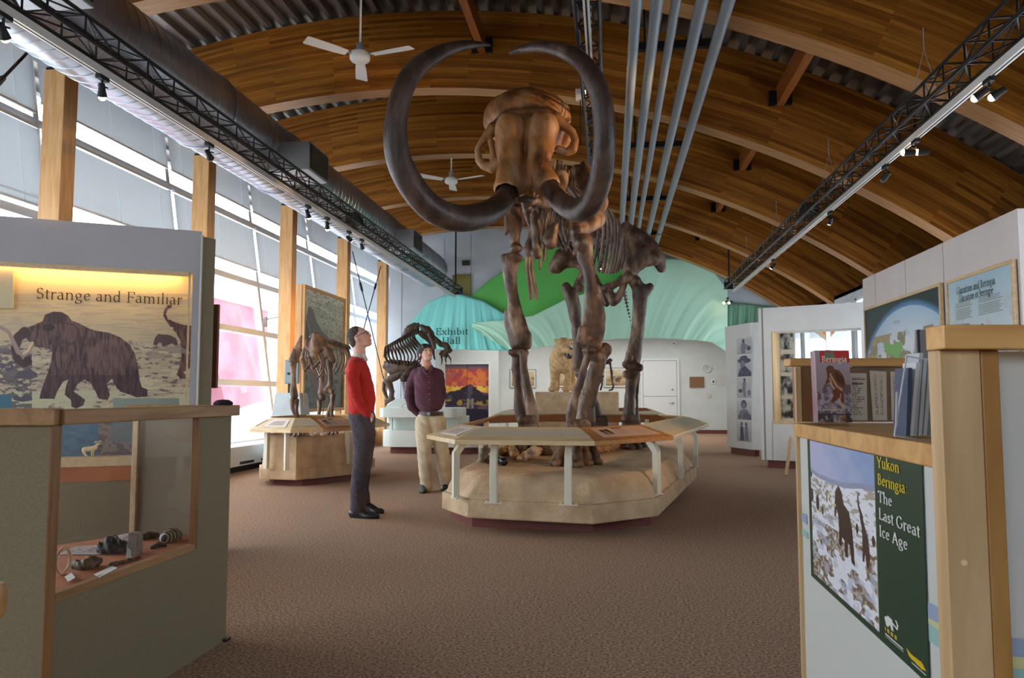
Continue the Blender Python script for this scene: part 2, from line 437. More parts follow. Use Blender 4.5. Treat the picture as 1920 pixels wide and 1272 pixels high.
def picture(name, corners, nx, ny, fn, parent=None, lab=None, rough=0.5, thick=0.0, x01=(0, 1), y01=(0, 1), matname=None, spec=0.3, bow=None):
    """corners: top-left, top-right, bottom-right, bottom-left (3-D). fn(x, y) -> Paint in picture coordinates (y down)."""
    tl, tr, brr, bl = [np.array(c, dtype=float) for c in corners]
    u = np.linspace(0, 1, nx); v = np.linspace(0, 1, ny); U, V = np.meshgrid(u, v)
    P = (tl[None, None]*(1-U)[..., None]+tr[None, None]*U[..., None])*(1-V)[..., None]+(bl[None, None]*(1-U)[..., None]+brr[None, None]*U[..., None])*V[..., None]
    if bow is not None:
        nrm = np.cross(tr-tl, bl-tl); nrm /= np.linalg.norm(nrm); P = P+bow(U, V)[..., None]*nrm
    X = x01[0]+(x01[1]-x01[0])*U; Y = y01[0]+(y01[1]-y01[0])*V
    pt = fn(X, Y); c = np.clip(pt.c, 0, 1).reshape(-1, 3)
    mb = MB(); mb.v = [tuple(p) for p in P.reshape(-1, 3)]
    mb.f = [(j*nx+i, (j+1)*nx+i, (j+1)*nx+i+1, j*nx+i+1) for j in range(ny-1) for i in range(nx-1)]
    mb.mi = [0]*len(mb.f)
    if thick:
        nrm = np.cross(tr-tl, bl-tl); nrm /= np.linalg.norm(nrm); o = len(mb.v); back = [tuple(q-0*nrm+nrm*thick) for q in (tl, tr, brr, bl)]
        cs = [0, nx-1, nx*ny-1, nx*(ny-1)]
        mb.v += back; mb.f += [(o, o+1, o+2, o+3)]+[(cs[i], cs[(i+1) % 4], o+(i+1) % 4, o+i) for i in range(4)]
        mb.mi += [0]*5; c = np.vstack([c, np.tile(c.mean(0), (4, 1))])
    col = np.hstack([c, np.ones((len(c), 1))])
    o = mb.build(name, paintmat(matname or 'painted_picture', rough, spec), parent, colors=col)
    return o

# ------------------------------------------------------------------ lettering: a broad-nib roman drawn with strokes
def arc(cx, cy, rx, ry, a0, a1, n=10):
    return [(cx+rx*cos(radians(a0+(a1-a0)*i/n)), cy+ry*sin(radians(a0+(a1-a0)*i/n))) for i in range(n+1)]
XH = 0.46; CH = 0.70; AS = 0.74; DS = -0.24
def sf(x, y, w=0.07): return [(x-w, y), (x+w, y)]
GL = {
 'S': (0.50, [arc(0.26, 0.53, 0.15, 0.165, 25, 270, 12)+arc(0.25, 0.19, 0.17, 0.185, 90, -150, 12)]),
 't': (0.32, [[(0.15, 0.60), (0.15, 0.12)]+arc(0.23, 0.10, 0.08, 0.10, 180, 300, 5), [(0.04, XH), (0.29, XH)]]),
 'r': (0.38, [[(0.13, 0), (0.13, XH)], [(0.13, 0.30)]+arc(0.27, 0.33, 0.10, 0.12, 150, 40, 5), sf(0.13, 0), [(0.05, XH-0.01), (0.13, XH)]]),
 'a': (0.46, [arc(0.21, 0.33, 0.12, 0.13, 150, 0, 6)+[(0.33, 0.10), (0.36, 0.0), (0.42, 0.03)], arc(0.20, 0.13, 0.13, 0.13, 80, 350, 10), [(0.20, 0.27), (0.33, 0.29)]]),
 'n': (0.56, [[(0.13, 0), (0.13, XH)], arc(0.28, 0.28, 0.15, 0.17, 160, 0, 8)+[(0.43, 0)], sf(0.13, 0), sf(0.43, 0), [(0.05, XH-0.01), (0.13, XH)]]),
 'g': (0.50, [arc(0.23, 0.30, 0.14, 0.15, 0, 360, 14), [(0.35, 0.40), (0.45, 0.44)], [(0.16, 0.17), (0.11, 0.08), (0.20, 0.03), (0.36, 0.0)]+arc(0.24, -0.11, 0.17, 0.11, 40, -220, 12)]),
 'e': (0.47, [[(0.10, 0.25), (0.38, 0.29)]+arc(0.24, 0.24, 0.15, 0.22, 15, 320, 14)]),
 'd': (0.54, [arc(0.23, 0.22, 0.15, 0.23, 40, 330, 12), [(0.39, AS), (0.39, 0.0), (0.47, 0.02)], [(0.31, AS-0.01), (0.39, AS)]]),
 'F': (0.56, [[(0.16, 0), (0.16, CH)], [(0.07, CH), (0.50, CH), (0.50, 0.58)], [(0.16, 0.37), (0.42, 0.37), (0.42, 0.31)], sf(0.16, 0, 0.09)]),
 'm': (0.84, [[(0.13, 0), (0.13, XH)], arc(0.27, 0.28, 0.14, 0.17, 160, 0, 8)+[(0.41, 0)], arc(0.55, 0.28, 0.14, 0.17, 160, 0, 8)+[(0.69, 0)], sf(0.13, 0), sf(0.41, 0), sf(0.69, 0), [(0.05, XH-0.01), (0.13, XH)]]),
 'i': (0.27, [[(0.14, 0), (0.14, XH)], sf(0.14, 0), [(0.06, XH-0.01), (0.14, XH)], [(0.12, 0.635), (0.16, 0.66)]]),
 'l': (0.27, [[(0.14, 0), (0.14, AS)], sf(0.14, 0), [(0.06, AS-0.01), (0.14, AS)]]),
 'E': (0.60, [[(0.16, 0), (0.16, CH)], [(0.07, CH), (0.51, CH), (0.51, 0.59)], [(0.16, 0.37), (0.44, 0.37)], [(0.07, 0), (0.53, 0), (0.54, 0.12)]]),
 'x': (0.50, [[(0.08, XH), (0.41, 0)], [(0.41, XH), (0.08, 0)], sf(0.09, XH), sf(0.41, XH, 0.06), sf(0.08, 0, 0.06), sf(0.42, 0)]),
 'h': (0.56, [[(0.13, 0), (0.13, AS)], arc(0.28, 0.28, 0.15, 0.17, 160, 0, 8)+[(0.43, 0)], sf(0.13, 0), sf(0.43, 0), [(0.05, AS-0.01), (0.13, AS)]]),
 'b': (0.53, [[(0.05, AS-0.01), (0.13, AS), (0.13, 0.03)], arc(0.29, 0.22, 0.15, 0.23, 140, -150, 12)]),
 'H': (0.74, [[(0.16, 0), (0.16, CH)], [(0.58, 0), (0.58, CH)], [(0.16, 0.37), (0.58, 0.37)], sf(0.16, 0, 0.09), sf(0.58, 0, 0.09), sf(0.16, CH, 0.09), sf(0.58, CH, 0.09)]),
 'B': (0.60, [[(0.16, 0), (0.16, CH)], [(0.07, CH), (0.28, CH)]+arc(0.28, 0.54, 0.15, 0.16, 90, -90, 8)+[(0.16, 0.38)], [(0.26, 0.38)]+arc(0.28, 0.19, 0.20, 0.19, 90, -90, 8)+[(0.07, 0)]]),
 'Y': (0.64, [[(0.08, CH), (0.33, 0.33), (0.33, 0)], [(0.58, CH), (0.33, 0.33)], sf(0.08, CH, 0.08), sf(0.57, CH), sf(0.33, 0, 0.09)]),
 'u': (0.56, [[(0.05, XH), (0.13, XH)]+arc(0.27, 0.17, 0.14, 0.17, 180, 340, 8), [(0.42, XH), (0.42, 0), (0.50, 0.01)], [(0.34, XH), (0.42, XH)]]),
 'k': (0.54, [[(0.13, 0), (0.13, AS)], [(0.42, XH), (0.15, 0.23)], [(0.24, 0.29), (0.47, 0)], sf(0.13, 0), sf(0.42, XH, 0.06), [(0.05, AS-0.01), (0.13, AS)], sf(0.47, 0, 0.05)]),
 'o': (0.52, [arc(0.26, 0.23, 0.17, 0.23, 0, 360, 16)]),
 ':': (0.24, [[(0.11, 0.04), (0.14, 0.06)], [(0.11, 0.40), (0.14, 0.42)]]),
 'W': (0.9, [[(0.07, CH), (0.25, 0), (0.45, CH*0.9), (0.63, 0), (0.84, CH)], sf(0.07, CH), sf(0.83, CH, 0.06)]),
 'T': (0.62, [[(0.31, 0), (0.31, CH)], [(0.06, 0.59), (0.06, CH), (0.56, CH), (0.56, 0.59)], sf(0.31, 0, 0.09)]),
 'L': (0.56, [[(0.16, 0), (0.16, CH)], [(0.07, 0), (0.50, 0), (0.52, 0.13)], sf(0.16, CH, 0.09)]),
 'G': (0.70, [arc(0.36, 0.35, 0.28, 0.36, 45, 325, 16)+[(0.60, 0.30)], [(0.50, 0.31), (0.67, 0.31)]]),
 'I': (0.32, [[(0.16, 0), (0.16, CH)], sf(0.16, 0, 0.09), sf(0.16, CH, 0.09)]),
 'A': (0.68, [[(0.09, 0), (0.33, CH), (0.59, 0)], [(0.19, 0.25), (0.49, 0.25)], sf(0.09, 0), sf(0.59, 0, 0.08)]),
 'c': (0.44, [arc(0.25, 0.23, 0.16, 0.23, 45, 315, 12)]),
 's': (0.38, [arc(0.19, 0.345, 0.10, 0.115, 25, 270, 8)+arc(0.18, 0.12, 0.12, 0.12, 90, -150, 8)]),
 ' ': (0.26, []),
}
def lettering(name, text, o, ux, uy, size, m, parent, weight=0.055, width=None, align='l', gap=0.0, squeeze=1.0):
    """text on a plane: origin o (baseline start), ux/uy unit vectors. width: stretch to this length"""
    o, ux, uy = Vector(o), Vector(ux).normalized(), Vector(uy).normalized(); n = ux.cross(uy)
    adv = sum(GL[c][0]+gap for c in text); sx = (width/adv) if width else size*squeeze; x = 0
    if align == 'c': x = -adv/2
    mb = MB(); nib = (cos(radians(20))*weight, sin(radians(20))*weight); h = weight*0.32
    for c in text:
        for st in GL[c][1]:
            for (x0, y0), (x1, y1) in zip(st[:-1], st[1:]):
                dx, dy = x1-x0, y1-y0; L = hypot(dx, dy) or 1e-6; ex, ey = -dy/L, dx/L
                wv = abs(nib[0]*ex+nib[1]*ey)+h; ex *= wv/2; ey *= wv/2; tx, ty = dx/L*h*0.5, dy/L*h*0.5
                Q = [(x0-tx-ex, y0-ty-ey), (x1+tx-ex, y1+ty-ey), (x1+tx+ex, y1+ty+ey), (x0-tx+ex, y0-ty+ey)]
                mb.poly([o+ux*((x+a)*sx)+uy*(b*size) for a, b in Q])
        x += GL[c][0]+gap
    return mb.build(name, m, parent)
# ================================================================== materials used across the hall
carpet = noisemat('carpet', rgb((130, 102, 82)), rgb((206, 172, 146)), scale=75, detail=4, rough=0.95, bump=0.35, bscale=260, spec=0.1)
wallm = noisemat('wall_paint', rgb((196, 205, 212)), rgb((204, 212, 218)), scale=3, rough=0.85)
lowwall = noisemat('lower_wall_paint', rgb((206, 214, 214)), rgb((212, 220, 219)), scale=3, rough=0.8)
maroon = mat('maroon_rubber', rgb((118, 66, 60)), 0.45)
glulam = lammat('glulam_beam', [rgb((122, 70, 14)), rgb((156, 95, 26)), rgb((190, 126, 48)), rgb((136, 80, 18))])
glulam_lit_under = noisemat('glulam_underside', rgb((184, 140, 92)), rgb((166, 116, 66)), scale=5, stretch=(0.5, 8, 1), rough=0.45)  # lighter than the beam faces: light on the underside put into the colour
postwood = woodmat('post_timber', rgb((228, 180, 122)), rgb((210, 156, 94)), 'z', 7, 0.45)
strutwood = woodmat('strut_timber', rgb((176, 108, 52)), rgb((150, 86, 38)), 'y', 7, 0.5, knots=False)
blacksteel = mat('black_steel', (0.012, 0.012, 0.014), 0.45, 0.2)
framemetal = mat('window_frame_metal', rgb((232, 238, 246)), 0.4, 0.0)
glass = glassmat('window_glass')
greypaint = mat('grey_painted_metal', rgb((150, 156, 160)), 0.45, 0.1)
whitepl = mat('white_plastic', rgb((235, 235, 232)), 0.35)
black = mat('matt_black', (0.01, 0.01, 0.011), 0.6)

# ================================================================== floor, walls
S = lambda n, a, b, m: struct(MB().box(a, b).build(n, m))
S('floor', (-7.2, -4.2, -0.12), (5.7, 23.8, 0.0), carpet)
ARCX, ARCZ, RB, RT_, RD = -2.65, -6.30, 11.30, 12.30, 12.34
def arcz(x, r): return ARCZ+sqrt(max(r*r-(x-ARCX)**2, 0))
SPLIT = [-4.0, -0.1, 2.52, 5.18, 7.84, 10.50, 13.16, 15.82, 18.48, 21.14]
def glx(z): return -5.933-0.148*z
ROWS = [0.37, 1.34, 2.24, 3.14, 4.25, 5.36]
# low wall below the glazing, solid end piece, mullions and transoms
m_ = MB(); m_.box((-6.4, -4.1, 0), (-5.9, 21.2, 0.37)); m_.box((-7.0, -4.1, 0.37), (-6.5, -0.1, 5.5)); m_.box((-7.1, -4.1, 5.33), (-6.55, 21.3, 5.6)); m_.box((-7.0, 21.14, 0), (-5.2, 21.3, 5.6))
struct(m_.build('wall_left', wallm))
paneid = 0
for k in range(1, len(SPLIT)-1):
    y0, y1 = SPLIT[k], SPLIT[k+1]
    wnd = struct(thing('window_%d' % k, None, None, (glx(0.37), (y0+y1)/2, 0.37)))
    fr = MB()
    for yy in ([y0, y1] if k == 1 else [y1]):
        a, b = Vector((glx(0.37), yy, 0.37)), Vector((glx(5.36), yy, 5.36)); fr.bar(a, b, 0.09, 0.12, up=(1, 0, 0))
    for z in ROWS:
        fr.obox((glx(z), (y0+y1)/2, z), (0.06, 0, 0), (0, (y1-y0)/2, 0), (0, 0, 0.05 if z != 0.37 else 0.03))
    fr.build('window_frame', framemetal, wnd, bevel=0.006)
    for z0, z1 in zip(ROWS[:-1], ROWS[1:]):
        MB().obox((glx((z0+z1)/2)-0.01, (y0+y1)/2, (z0+z1)/2), (0.004, 0, 0), (0, (y1-y0)/2-0.03, 0), (-0.148*(z1-z0)/2, 0, (z1-z0)/2-0.04)).build('pane', glass, wnd)
# blinds in the two upper rows
blindm = transl('blind_slat', rgb((206, 209, 210)), rgb((220, 224, 226)), 0.36)
railm = mat('blind_rail', rgb((236, 240, 242)), 0.5)
rnd = random.Random(5)
words = {3: 'nearest', 4: 'second', 5: 'third', 6: 'fourth', 7: 'farthest'}
for k in range(1, 9):
    y0, y1 = SPLIT[k]+0.05, SPLIT[k+1]-0.05
    for ri, (z0, z1, gap) in enumerate(((3.14, 4.25, 0.16 if k >= 4 else 0.02), (4.25, 5.36, 0.02 if k < 4 else 0.17))):
        zb, zt = z0+0.07+gap, z1-0.06
        bl = thing('window_blind', 'grey slatted blind, %s row, %s window bay from the left' % (('lower', 'upper')[ri], ['first', 'second', 'third', 'fourth', 'fifth', 'sixth', 'seventh', 'eighth'][k-1]), 'blind', (glx(zb)+0.10, (y0+y1)/2, zb), 'slatted blinds on the window wall')
        sl = MB(); n = int((zt-zb-0.05)/0.026)
        for i in range(n):
            z = zb+0.03+i*0.026; x = glx(z)+0.10
            sl.obox((x, (y0+y1)/2, z), (0.0035, 0, 0.0125), (0, (y1-y0)/2, 0), (-0.0006, 0, 0.0001))
        sl.build('slats', blindm, bl)
        b2 = MB(); b2.obox((glx(zb)+0.10, (y0+y1)/2, zb+0.012), (0.012, 0, 0), (0, (y1-y0)/2, 0), (0, 0, 0.012)); b2.obox((glx(zt)+0.10, (y0+y1)/2, zt-0.01), (0.022, 0, 0), (0, (y1-y0)/2, 0), (0, 0, 0.018)); b2.build('rails', railm, bl)
        for fy in (0.12, 0.5, 0.88):
            b3 = MB(); yy = y0+(y1-y0)*fy; b3.bar((glx(zb)+0.116, yy, zb), (glx(zt)+0.116, yy, zt), 0.006, 0.002, up=(0, 1, 0)); b3.build('ladder_cord', railm, bl)

# gable wall with its opening to the low back room
m_ = MB(); Y0, Y1 = 18.0, 18.18
def strip(x0, x1, zb, n=14):
    top = [(x0+(x1-x0)*i/n, Y0, arcz(x0+(x1-x0)*i/n, RD+0.15)) for i in range(n+1)]
    m_.prism([(x1, Y0, zb), (x0, Y0, zb)]+top, (0, Y1-Y0, 0))
strip(-5.3, -4.15, 0.0); strip(-4.15, 5.2, 2.42)
struct(m_.build('wall_gable', wallm))
# vertical joints of the gable cladding
m_ = MB()
for x in (-5.0, -3.95, -3.3, -2.2, -1.0, 0.2, 1.4):
    m_.box((x-0.004, 17.992, 2.45 if x > -4.15 else 0), (x+0.004, 18.0, arcz(x, RB)))
struct(m_.build('trim_1', mat('joint_grey', rgb((150, 158, 166)), 0.8)))
S('ceiling_back', (-5.3, 18.18, 2.9), (5.5, 23.7, 3.0), lowwall)
S('wall_back', (-6.4, 23.5, 0), (5.6, 23.7, 3.0), lowwall)
m_ = MB(); m_.box((-5.2, 23.0, 0), (-5.02, 23.5, 3)); m_.box((-5.02, 23.0, 2.1), (-3.36, 23.5, 3)); m_.box((-3.64, 23.0, 0), (-3.36, 23.5, 2.1))
struct(m_.build('wall_back_bay', lowwall))
S('wall_back_left', (-5.3, 18.18, 0), (-5.2, 23.6, 5.6), lowwall)
S('baseboard_back', (-3.3, 23.47, 0), (4.3, 23.5, 0.11), maroon)
S('baseboard_gable', (-5.3, 17.965, 0), (-4.2, 18.0, 0.11), maroon)
# right wall with windows between the spring points of the arches
RX = 4.05
m_ = MB(); m_.box((RX, -4.1, 0), (RX+0.15, 23.7, 1.15)); m_.box((RX, -4.1, 2.75), (RX+0.15, 18.18, 2.92)); m_.box((RX, -4.1, 2.86), (5.55, 18.18, 2.92)); m_.box((5.0, -4.1, 2.92), (5.15, 18.18, 3.35)); m_.box((RX, 18.18, 1.15), (RX+0.15, 23.7, 3.0))
m_.box((RX, -4.1, 1.15), (RX+0.15, 3.0, 2.75))
ys = [3.0, 6.5, 10.0, 13.5, 17.0]
for y in ys: m_.box((RX, y-0.1, 1.15), (RX+0.15, y+0.1, 2.75))
struct(m_.build('wall_right', wallm))
for i in range(4):
    wn = struct(thing('window_%d' % (11+i), None, None, (RX+0.07, ys[i]+1.75, 1.15)))
    fr = MB(); a, b = ys[i]+0.1, ys[i+1]-0.1
    for z in (1.17, 1.66, 2.73): fr.box((RX+0.03, a, z-0.025), (RX+0.11, b, z+0.025))
    for y in (a+0.02, (a+b)/2, b-0.02): fr.box((RX+0.03, y-0.025, 1.15), (RX+0.11, y+0.025, 2.75))
    fr.build('window_frame', framemetal, wn); MB().box((RX+0.06, a, 1.16), (RX+0.066, b, 2.74)).build('pane', glass, wn)
# wall behind the viewer; its unseen window band is added to light the foreground
m_ = MB(); m_.box((-7, -4.2, 0), (5.6, -4.0, 1.5)); m_.box((-7, -4.2, 3.0), (5.6, -4.0, 6.4)); m_.box((-7, -4.2, 1.5), (-3.8, -4.0, 3.0)); m_.box((1.0, -4.2, 1.5), (5.6, -4.0, 3.0))
struct(m_.build('wall_front', wallm))
wn = struct(thing('window_15', None, None, (0.3, -4.1, 1.0)))
fr = MB()
for x in (-3.78, -1.4, 0.98): fr.box((x-0.04, -4.14, 1.5), (x+0.04, -4.06, 3.0))
for z in (1.53, 2.97): fr.box((-3.8, -4.14, z-0.03), (1.0, -4.06, z+0.03))
fr.build('window_frame', framemetal, wn); MB().box((-3.8, -4.105, 1.5), (1.0, -4.1, 3.0)).build('pane', glass, wn)

# ------------------------------------------------------------------ ribbed metal deck on the arches
deckm = noisemat('metal_deck', rgb((120, 112, 104)), rgb((146, 142, 138)), scale=2.5, rough=0.32, metal=0.6, stretch=(1, 0.15, 1))
m_ = MB(); L0 = -4.25; pts = []
th0 = atan2(-7.1-ARCX, 1); 
a0 = -0.40; a1 = 0.745; pitch_ = 0.21/RD; a = a0; prof = []
while a < a1:
    for da, h in ((0, 0.0), (0.30, 0.0), (0.36, 0.075), (0.94, 0.075)):
        prof.append((a+da*pitch_, RD+h))
    a += pitch_
P1 = [(ARCX+r*sin(t), ARCZ+r*cos(t)) for t, r in prof]
n = len(P1); vs = [(x, -4.2, z) for x, z in P1]+[(x, 21.3, z) for x, z in P1]+[(ARCX+(x-ARCX)*1.015, 21.3, ARCZ+(z-ARCZ)*1.015) for x, z in P1]+[(ARCX+(x-ARCX)*1.015, -4.2, ARCZ+(z-ARCZ)*1.015) for x, z in P1]
fs = []
for i in range(n-1):
    fs += [(i, i+1, n+i+1, n+i), (n+i, n+i+1, 2*n+i+1, 2*n+i), (2*n+i, 2*n+i+1, 3*n+i+1, 3*n+i), (3*n+i, 3*n+i+1, i+1, i)]
m_.add(vs, fs); struct(m_.build('ceiling', deckm))

# ------------------------------------------------------------------ glued arched beams
BY = [6.53+2.66*k for k in range(-3, 5)]
names = {3: 'nearest arched glued-timber beam in view, cut by the top right corner', 4: 'arched glued-timber beam crossing behind the tips of the big tusks', 5: 'arched glued-timber beam seen behind the skull of the large mammoth skeleton', 6: 'arched glued-timber beam seen behind the far ceiling fan', 7: 'farthest arched glued-timber beam, against the blue gable wall'}
def arch(y, t=0.25):
    N = 64; t0 = -0.252; t1 = 0.702
    vs = []; fs = []; uv = []; mi = []
    for i in range(N+1):
        a = t0+(t1-t0)*i/N
        for r in (RB, RT_):
            for yy in (y, y+t): vs.append((ARCX+r*sin(a), yy, ARCZ+r*cos(a)))
    k = rnd.random()*7
    for i in range(N):
        b = 4*i; s0 = (t0+(t1-t0)*i/N)*11.8+k; s1 = (t0+(t1-t0)*(i+1)/N)*11.8+k
        fs.append((b, b+4, b+6, b+2)); uv += [(s0, 0), (s1, 0), (s1, 1.0), (s0, 1.0)]; mi.append(0)
        fs.append((b+1, b+3, b+7, b+5)); uv += [(s0, 0), (s0, 1.0), (s1, 1.0), (s1, 0)]; mi.append(0)
        fs.append((b, b+1, b+5, b+4)); uv += [(s0, 0), (s0, 0.03), (s1, 0.03), (s1, 0)]; mi.append(1)
        fs.append((b+2, b+6, b+7, b+3)); uv += [(s0, 0), (s1, 0), (s1, 0.03), (s0, 0.03)]; mi.append(1)
    e = 4*N
    for q in ((0, 2, 3, 1), (e, e+1, e+3, e+2)): fs.append(q); uv += [(0, 0), (0, 1), (0.2, 1), (0.2, 0)]; mi.append(0)
    m = MB(); m.v = vs; m.f = fs; m.mi = mi
    return m.build('arched_beam', [glulam, glulam_lit_under], uv=uv)
for i, y in enumerate(BY):
    if i < 2: continue
    o = arch(y); tag(o, names.get(i, 'arched glued-timber beam overhead, just in front of the viewer'), 'beam', 'arched glued-timber roof beams')

# posts along the window wall
pn = ['nearest timber post at the window wall, rising beyond the mural partition', 'second timber post from the left along the window wall', 'third timber post, left of the framed mural screen', 'fourth timber post, behind the man in the red sweater', 'farthest timber post, beside the gable wall']
for i in range(5):
    y = BY[3+i]; t = thing('timber_post', pn[i], 'post', (-5.25, y+0.1, 0), 'timber posts of the window wall')
    MB().box((-5.36, y, 0), (-5.14, y+0.19, 4.25)).build('shaft', postwood, t, bevel=0.006)
    b = MB(); b.box((-5.35, y+0.01, 4.25), (-5.15, y+0.18, 4.28)); b.box((-5.35, y+0.085, 4.27), (-5.15, y+0.105, 4.60)); b.build('steel_bracket', blacksteel, t)
# short struts between the arches, each in a black shoe
sl_ = {2.02: 'right of the grey pipes', -1.55: 'left of the big tusks'}
for X, Z in ((2.02, 4.55), (-1.55, 5.40)):
    for i in range(3, 7):
        y0, y1 = BY[i]+0.25, BY[i+1]
        st = thing('ceiling_strut', 'short timber strut %s, %s' % (sl_[X], ['nearest of its row, against the deck', 'second of its row', 'third of its row', 'farthest of its row'][i-3]), 'strut', (X, (y0+y1)/2, Z), 'short timber struts between the arches')
        MB().obox((X, (y0+y1)/2, Z+0.11), (0.045, 0, 0), (0, (y1-y0)/2, 0), (0, 0, 0.11)).build('timber', strutwood, st)
        for yy, s in ((y1, -1), (y0, 1)):
            for sx in (-1, 1): MB().box((X+sx*0.045, yy, Z+0.0), (X+sx*0.13, yy+s*0.05, Z+0.17)).build('bracket', blacksteel, st)

# ------------------------------------------------------------------ outside: snow and a red building
snow = mat('snow', rgb((240, 244, 250)), 0.9)
o = MB().box((-60, -30, -0.5), (-6.5, 60, -0.35)).build('snow_ground', snow); tag(o, 'snow-covered ground outside the left windows', 'snow', kind='structure')
o = MB().box((5.7, -30, -0.5), (60, 60, -0.35)).build('snow_ground', snow); tag(o, 'snow-covered ground outside the right-hand windows', 'snow', kind='structure')
pink = noisemat('red_cladding', rgb((140, 80, 90)), rgb((160, 100, 110)), scale=0.8, rough=0.8)
pinkroof = mat('pale_roof', rgb((246, 226, 214)), 0.8)
rb = thing('red_building', 'rounded pinkish-red building seen through the lower panes of the window wall', 'building', (-13, 19, -0.35))
m_ = MB(); m_.add([(-9.9, 15.3, -0.35), (-9.9, 19.5, -0.35), (-10.5, 18.6, 3.6), (-10.5, 16.6, 3.6), (-13, 15.3, -0.35), (-13, 19.5, -0.35), (-13, 18.6, 3.6), (-13, 16.6, 3.6)], [(0, 1, 2, 3), (4, 7, 6, 5), (0, 3, 7, 4), (1, 5, 6, 2), (3, 2, 6, 7)]); m_.build('slanted_bay', pink, rb)
m_ = MB(); m_.prism([(-14, 20.8, -0.35), (-14, 30, -0.35), (-14, 30, 4.6), (-14, 23.5, 4.6), (-14, 21.6, 2.2)], (-4, 0, 0)); m_.build('wing', pink, rb)
m_ = MB(); m_.prism([(-13.9, 23.4, 4.6), (-13.9, 30.2, 4.6), (-13.9, 30.2, 4.9), (-13.9, 23.2, 4.9)], (-4.2, 0, 0)); m_.build('roof_edge', pinkroof, rb)
m_ = sdf([('+', 'e', (Vector((-8.6, 13.8, -0.5)), (1.1, 3.2, 0.9)), 0), ('+', 'e', (Vector((-8.4, 18.5, -0.5)), (1.2, 3.0, 1.5)), 0.2)], 0.12); o = m_.build('snow_drift', snow); tag(o, 'snow drift piled outside the left windows', 'snow')

# ------------------------------------------------------------------ radiator casing along the window wall
radm = mat('radiator_enamel', rgb((214, 220, 222)), 0.4)
for i in range(4):
    y0 = 8.0+i*2.5; y1 = y0+2.44
    t = thing('radiator_casing', ['white radiator casing at the foot of the window wall, nearest and mostly behind the cabinet', 'white radiator casing right behind the dark cap on the cabinet ledge', 'white radiator casing behind the small skeleton display', 'farthest white radiator casing before the gable wall'][i], 'radiator', (-5.62, (y0+y1)/2, 0), 'radiator casings')
    MB().box((-5.86, y0, 0.09), (-5.42, y1, 0.38)).build('casing', radm, t, bevel=0.012)
    MB().box((-5.80, y0+0.05, 0), (-5.50, y1-0.05, 0.09)).build('base', black, t)
    for q in range(3): MB().box((-5.425, y0+0.3+q*0.7, 0.115), (-5.416, y0+0.75+q*0.7, 0.155)).build('slot', black, t)
# ================================================================== duct
def ductmat():
    m = mat('galvanised_duct', rgb((168, 174, 184)), 0.30, 0.9); n, l = nt(m); b = n['Principled BSDF']
    tc = n.new('ShaderNodeTexCoord'); nz = n.new('ShaderNodeTexNoise'); nz.inputs['Scale'].default_value = 3; l.new(tc.outputs['Object'], nz.inputs['Vector'])
    cr = n.new('ShaderNodeValToRGB'); cr.color_ramp.elements[0].color = (*rgb((146, 150, 158)), 1); cr.color_ramp.elements[1].color = (*rgb((176, 182, 192)), 1); l.new(nz.outputs[0], cr.inputs[0]); l.new(cr.outputs[0], b.inputs['Base Color'])
    return m
duct = ductmat()
DX, DZ, DR = -4.15, 4.06, 0.395
t = thing('ventilation_duct', 'large round galvanised ventilation duct running the length of the hall', 'duct', (DX, 9.5, DZ-DR))
prof = []; y = -3.9
while y < 17.3:
    prof += [(DR, y), (DR, y+0.132), (DR+0.005, y+0.136), (DR+0.005, y+0.140), (DR, y+0.144)]; y += 0.144
prof += [(DR, 17.3), (DR-0.02, 17.42), (DR-0.1, 17.48), (DR-0.25, 17.5)]
m_ = MB(); m_.lathe(prof, (DX, 0, DZ), 144, 'y'); m_.build('spiral_pipe', duct, t)
for yy in (2.0, 7.2, 9.0, 13.2, 15.0):
    m_ = MB(); m_.smooth = True; m_.lathe([(DR+0.012, yy), (DR+0.018, yy+0.01), (DR+0.018, yy+0.05), (DR+0.012, yy+0.06)], (DX, 0, DZ), 48, 'y'); m_.build('joint_ring', duct, t)
boxm = mat('duct_box_metal', rgb((150, 152, 154)), 0.4, 0.7)
def outlet(y0, label_part):
    b = MB(); b.box((DX+0.26, y0, DZ-0.34), (DX+0.74, y0+0.60, DZ+0.00)); o = b.build('supply_box', boxm, t, bevel=0.008)
    g = MB(); g.box((DX+0.742, y0+0.03, DZ-0.31), (DX+0.75, y0+0.57, DZ-0.03)); gg = g.build('grille', black, o)
    s_ = MB()
    for i in range(9): s_.box((DX+0.75, y0+0.03, DZ-0.30+i*0.03), (DX+0.757, y0+0.57, DZ-0.295+i*0.03))
    s_.build('louvre', mat('louvre_grey', rgb((90, 90, 90)), 0.5, 0.5), o)
[outlet(A(x, y, 'x', DX+0.74).y-0.60, '') for x, y in ((615, 345), (791, 479), (178, 13))]

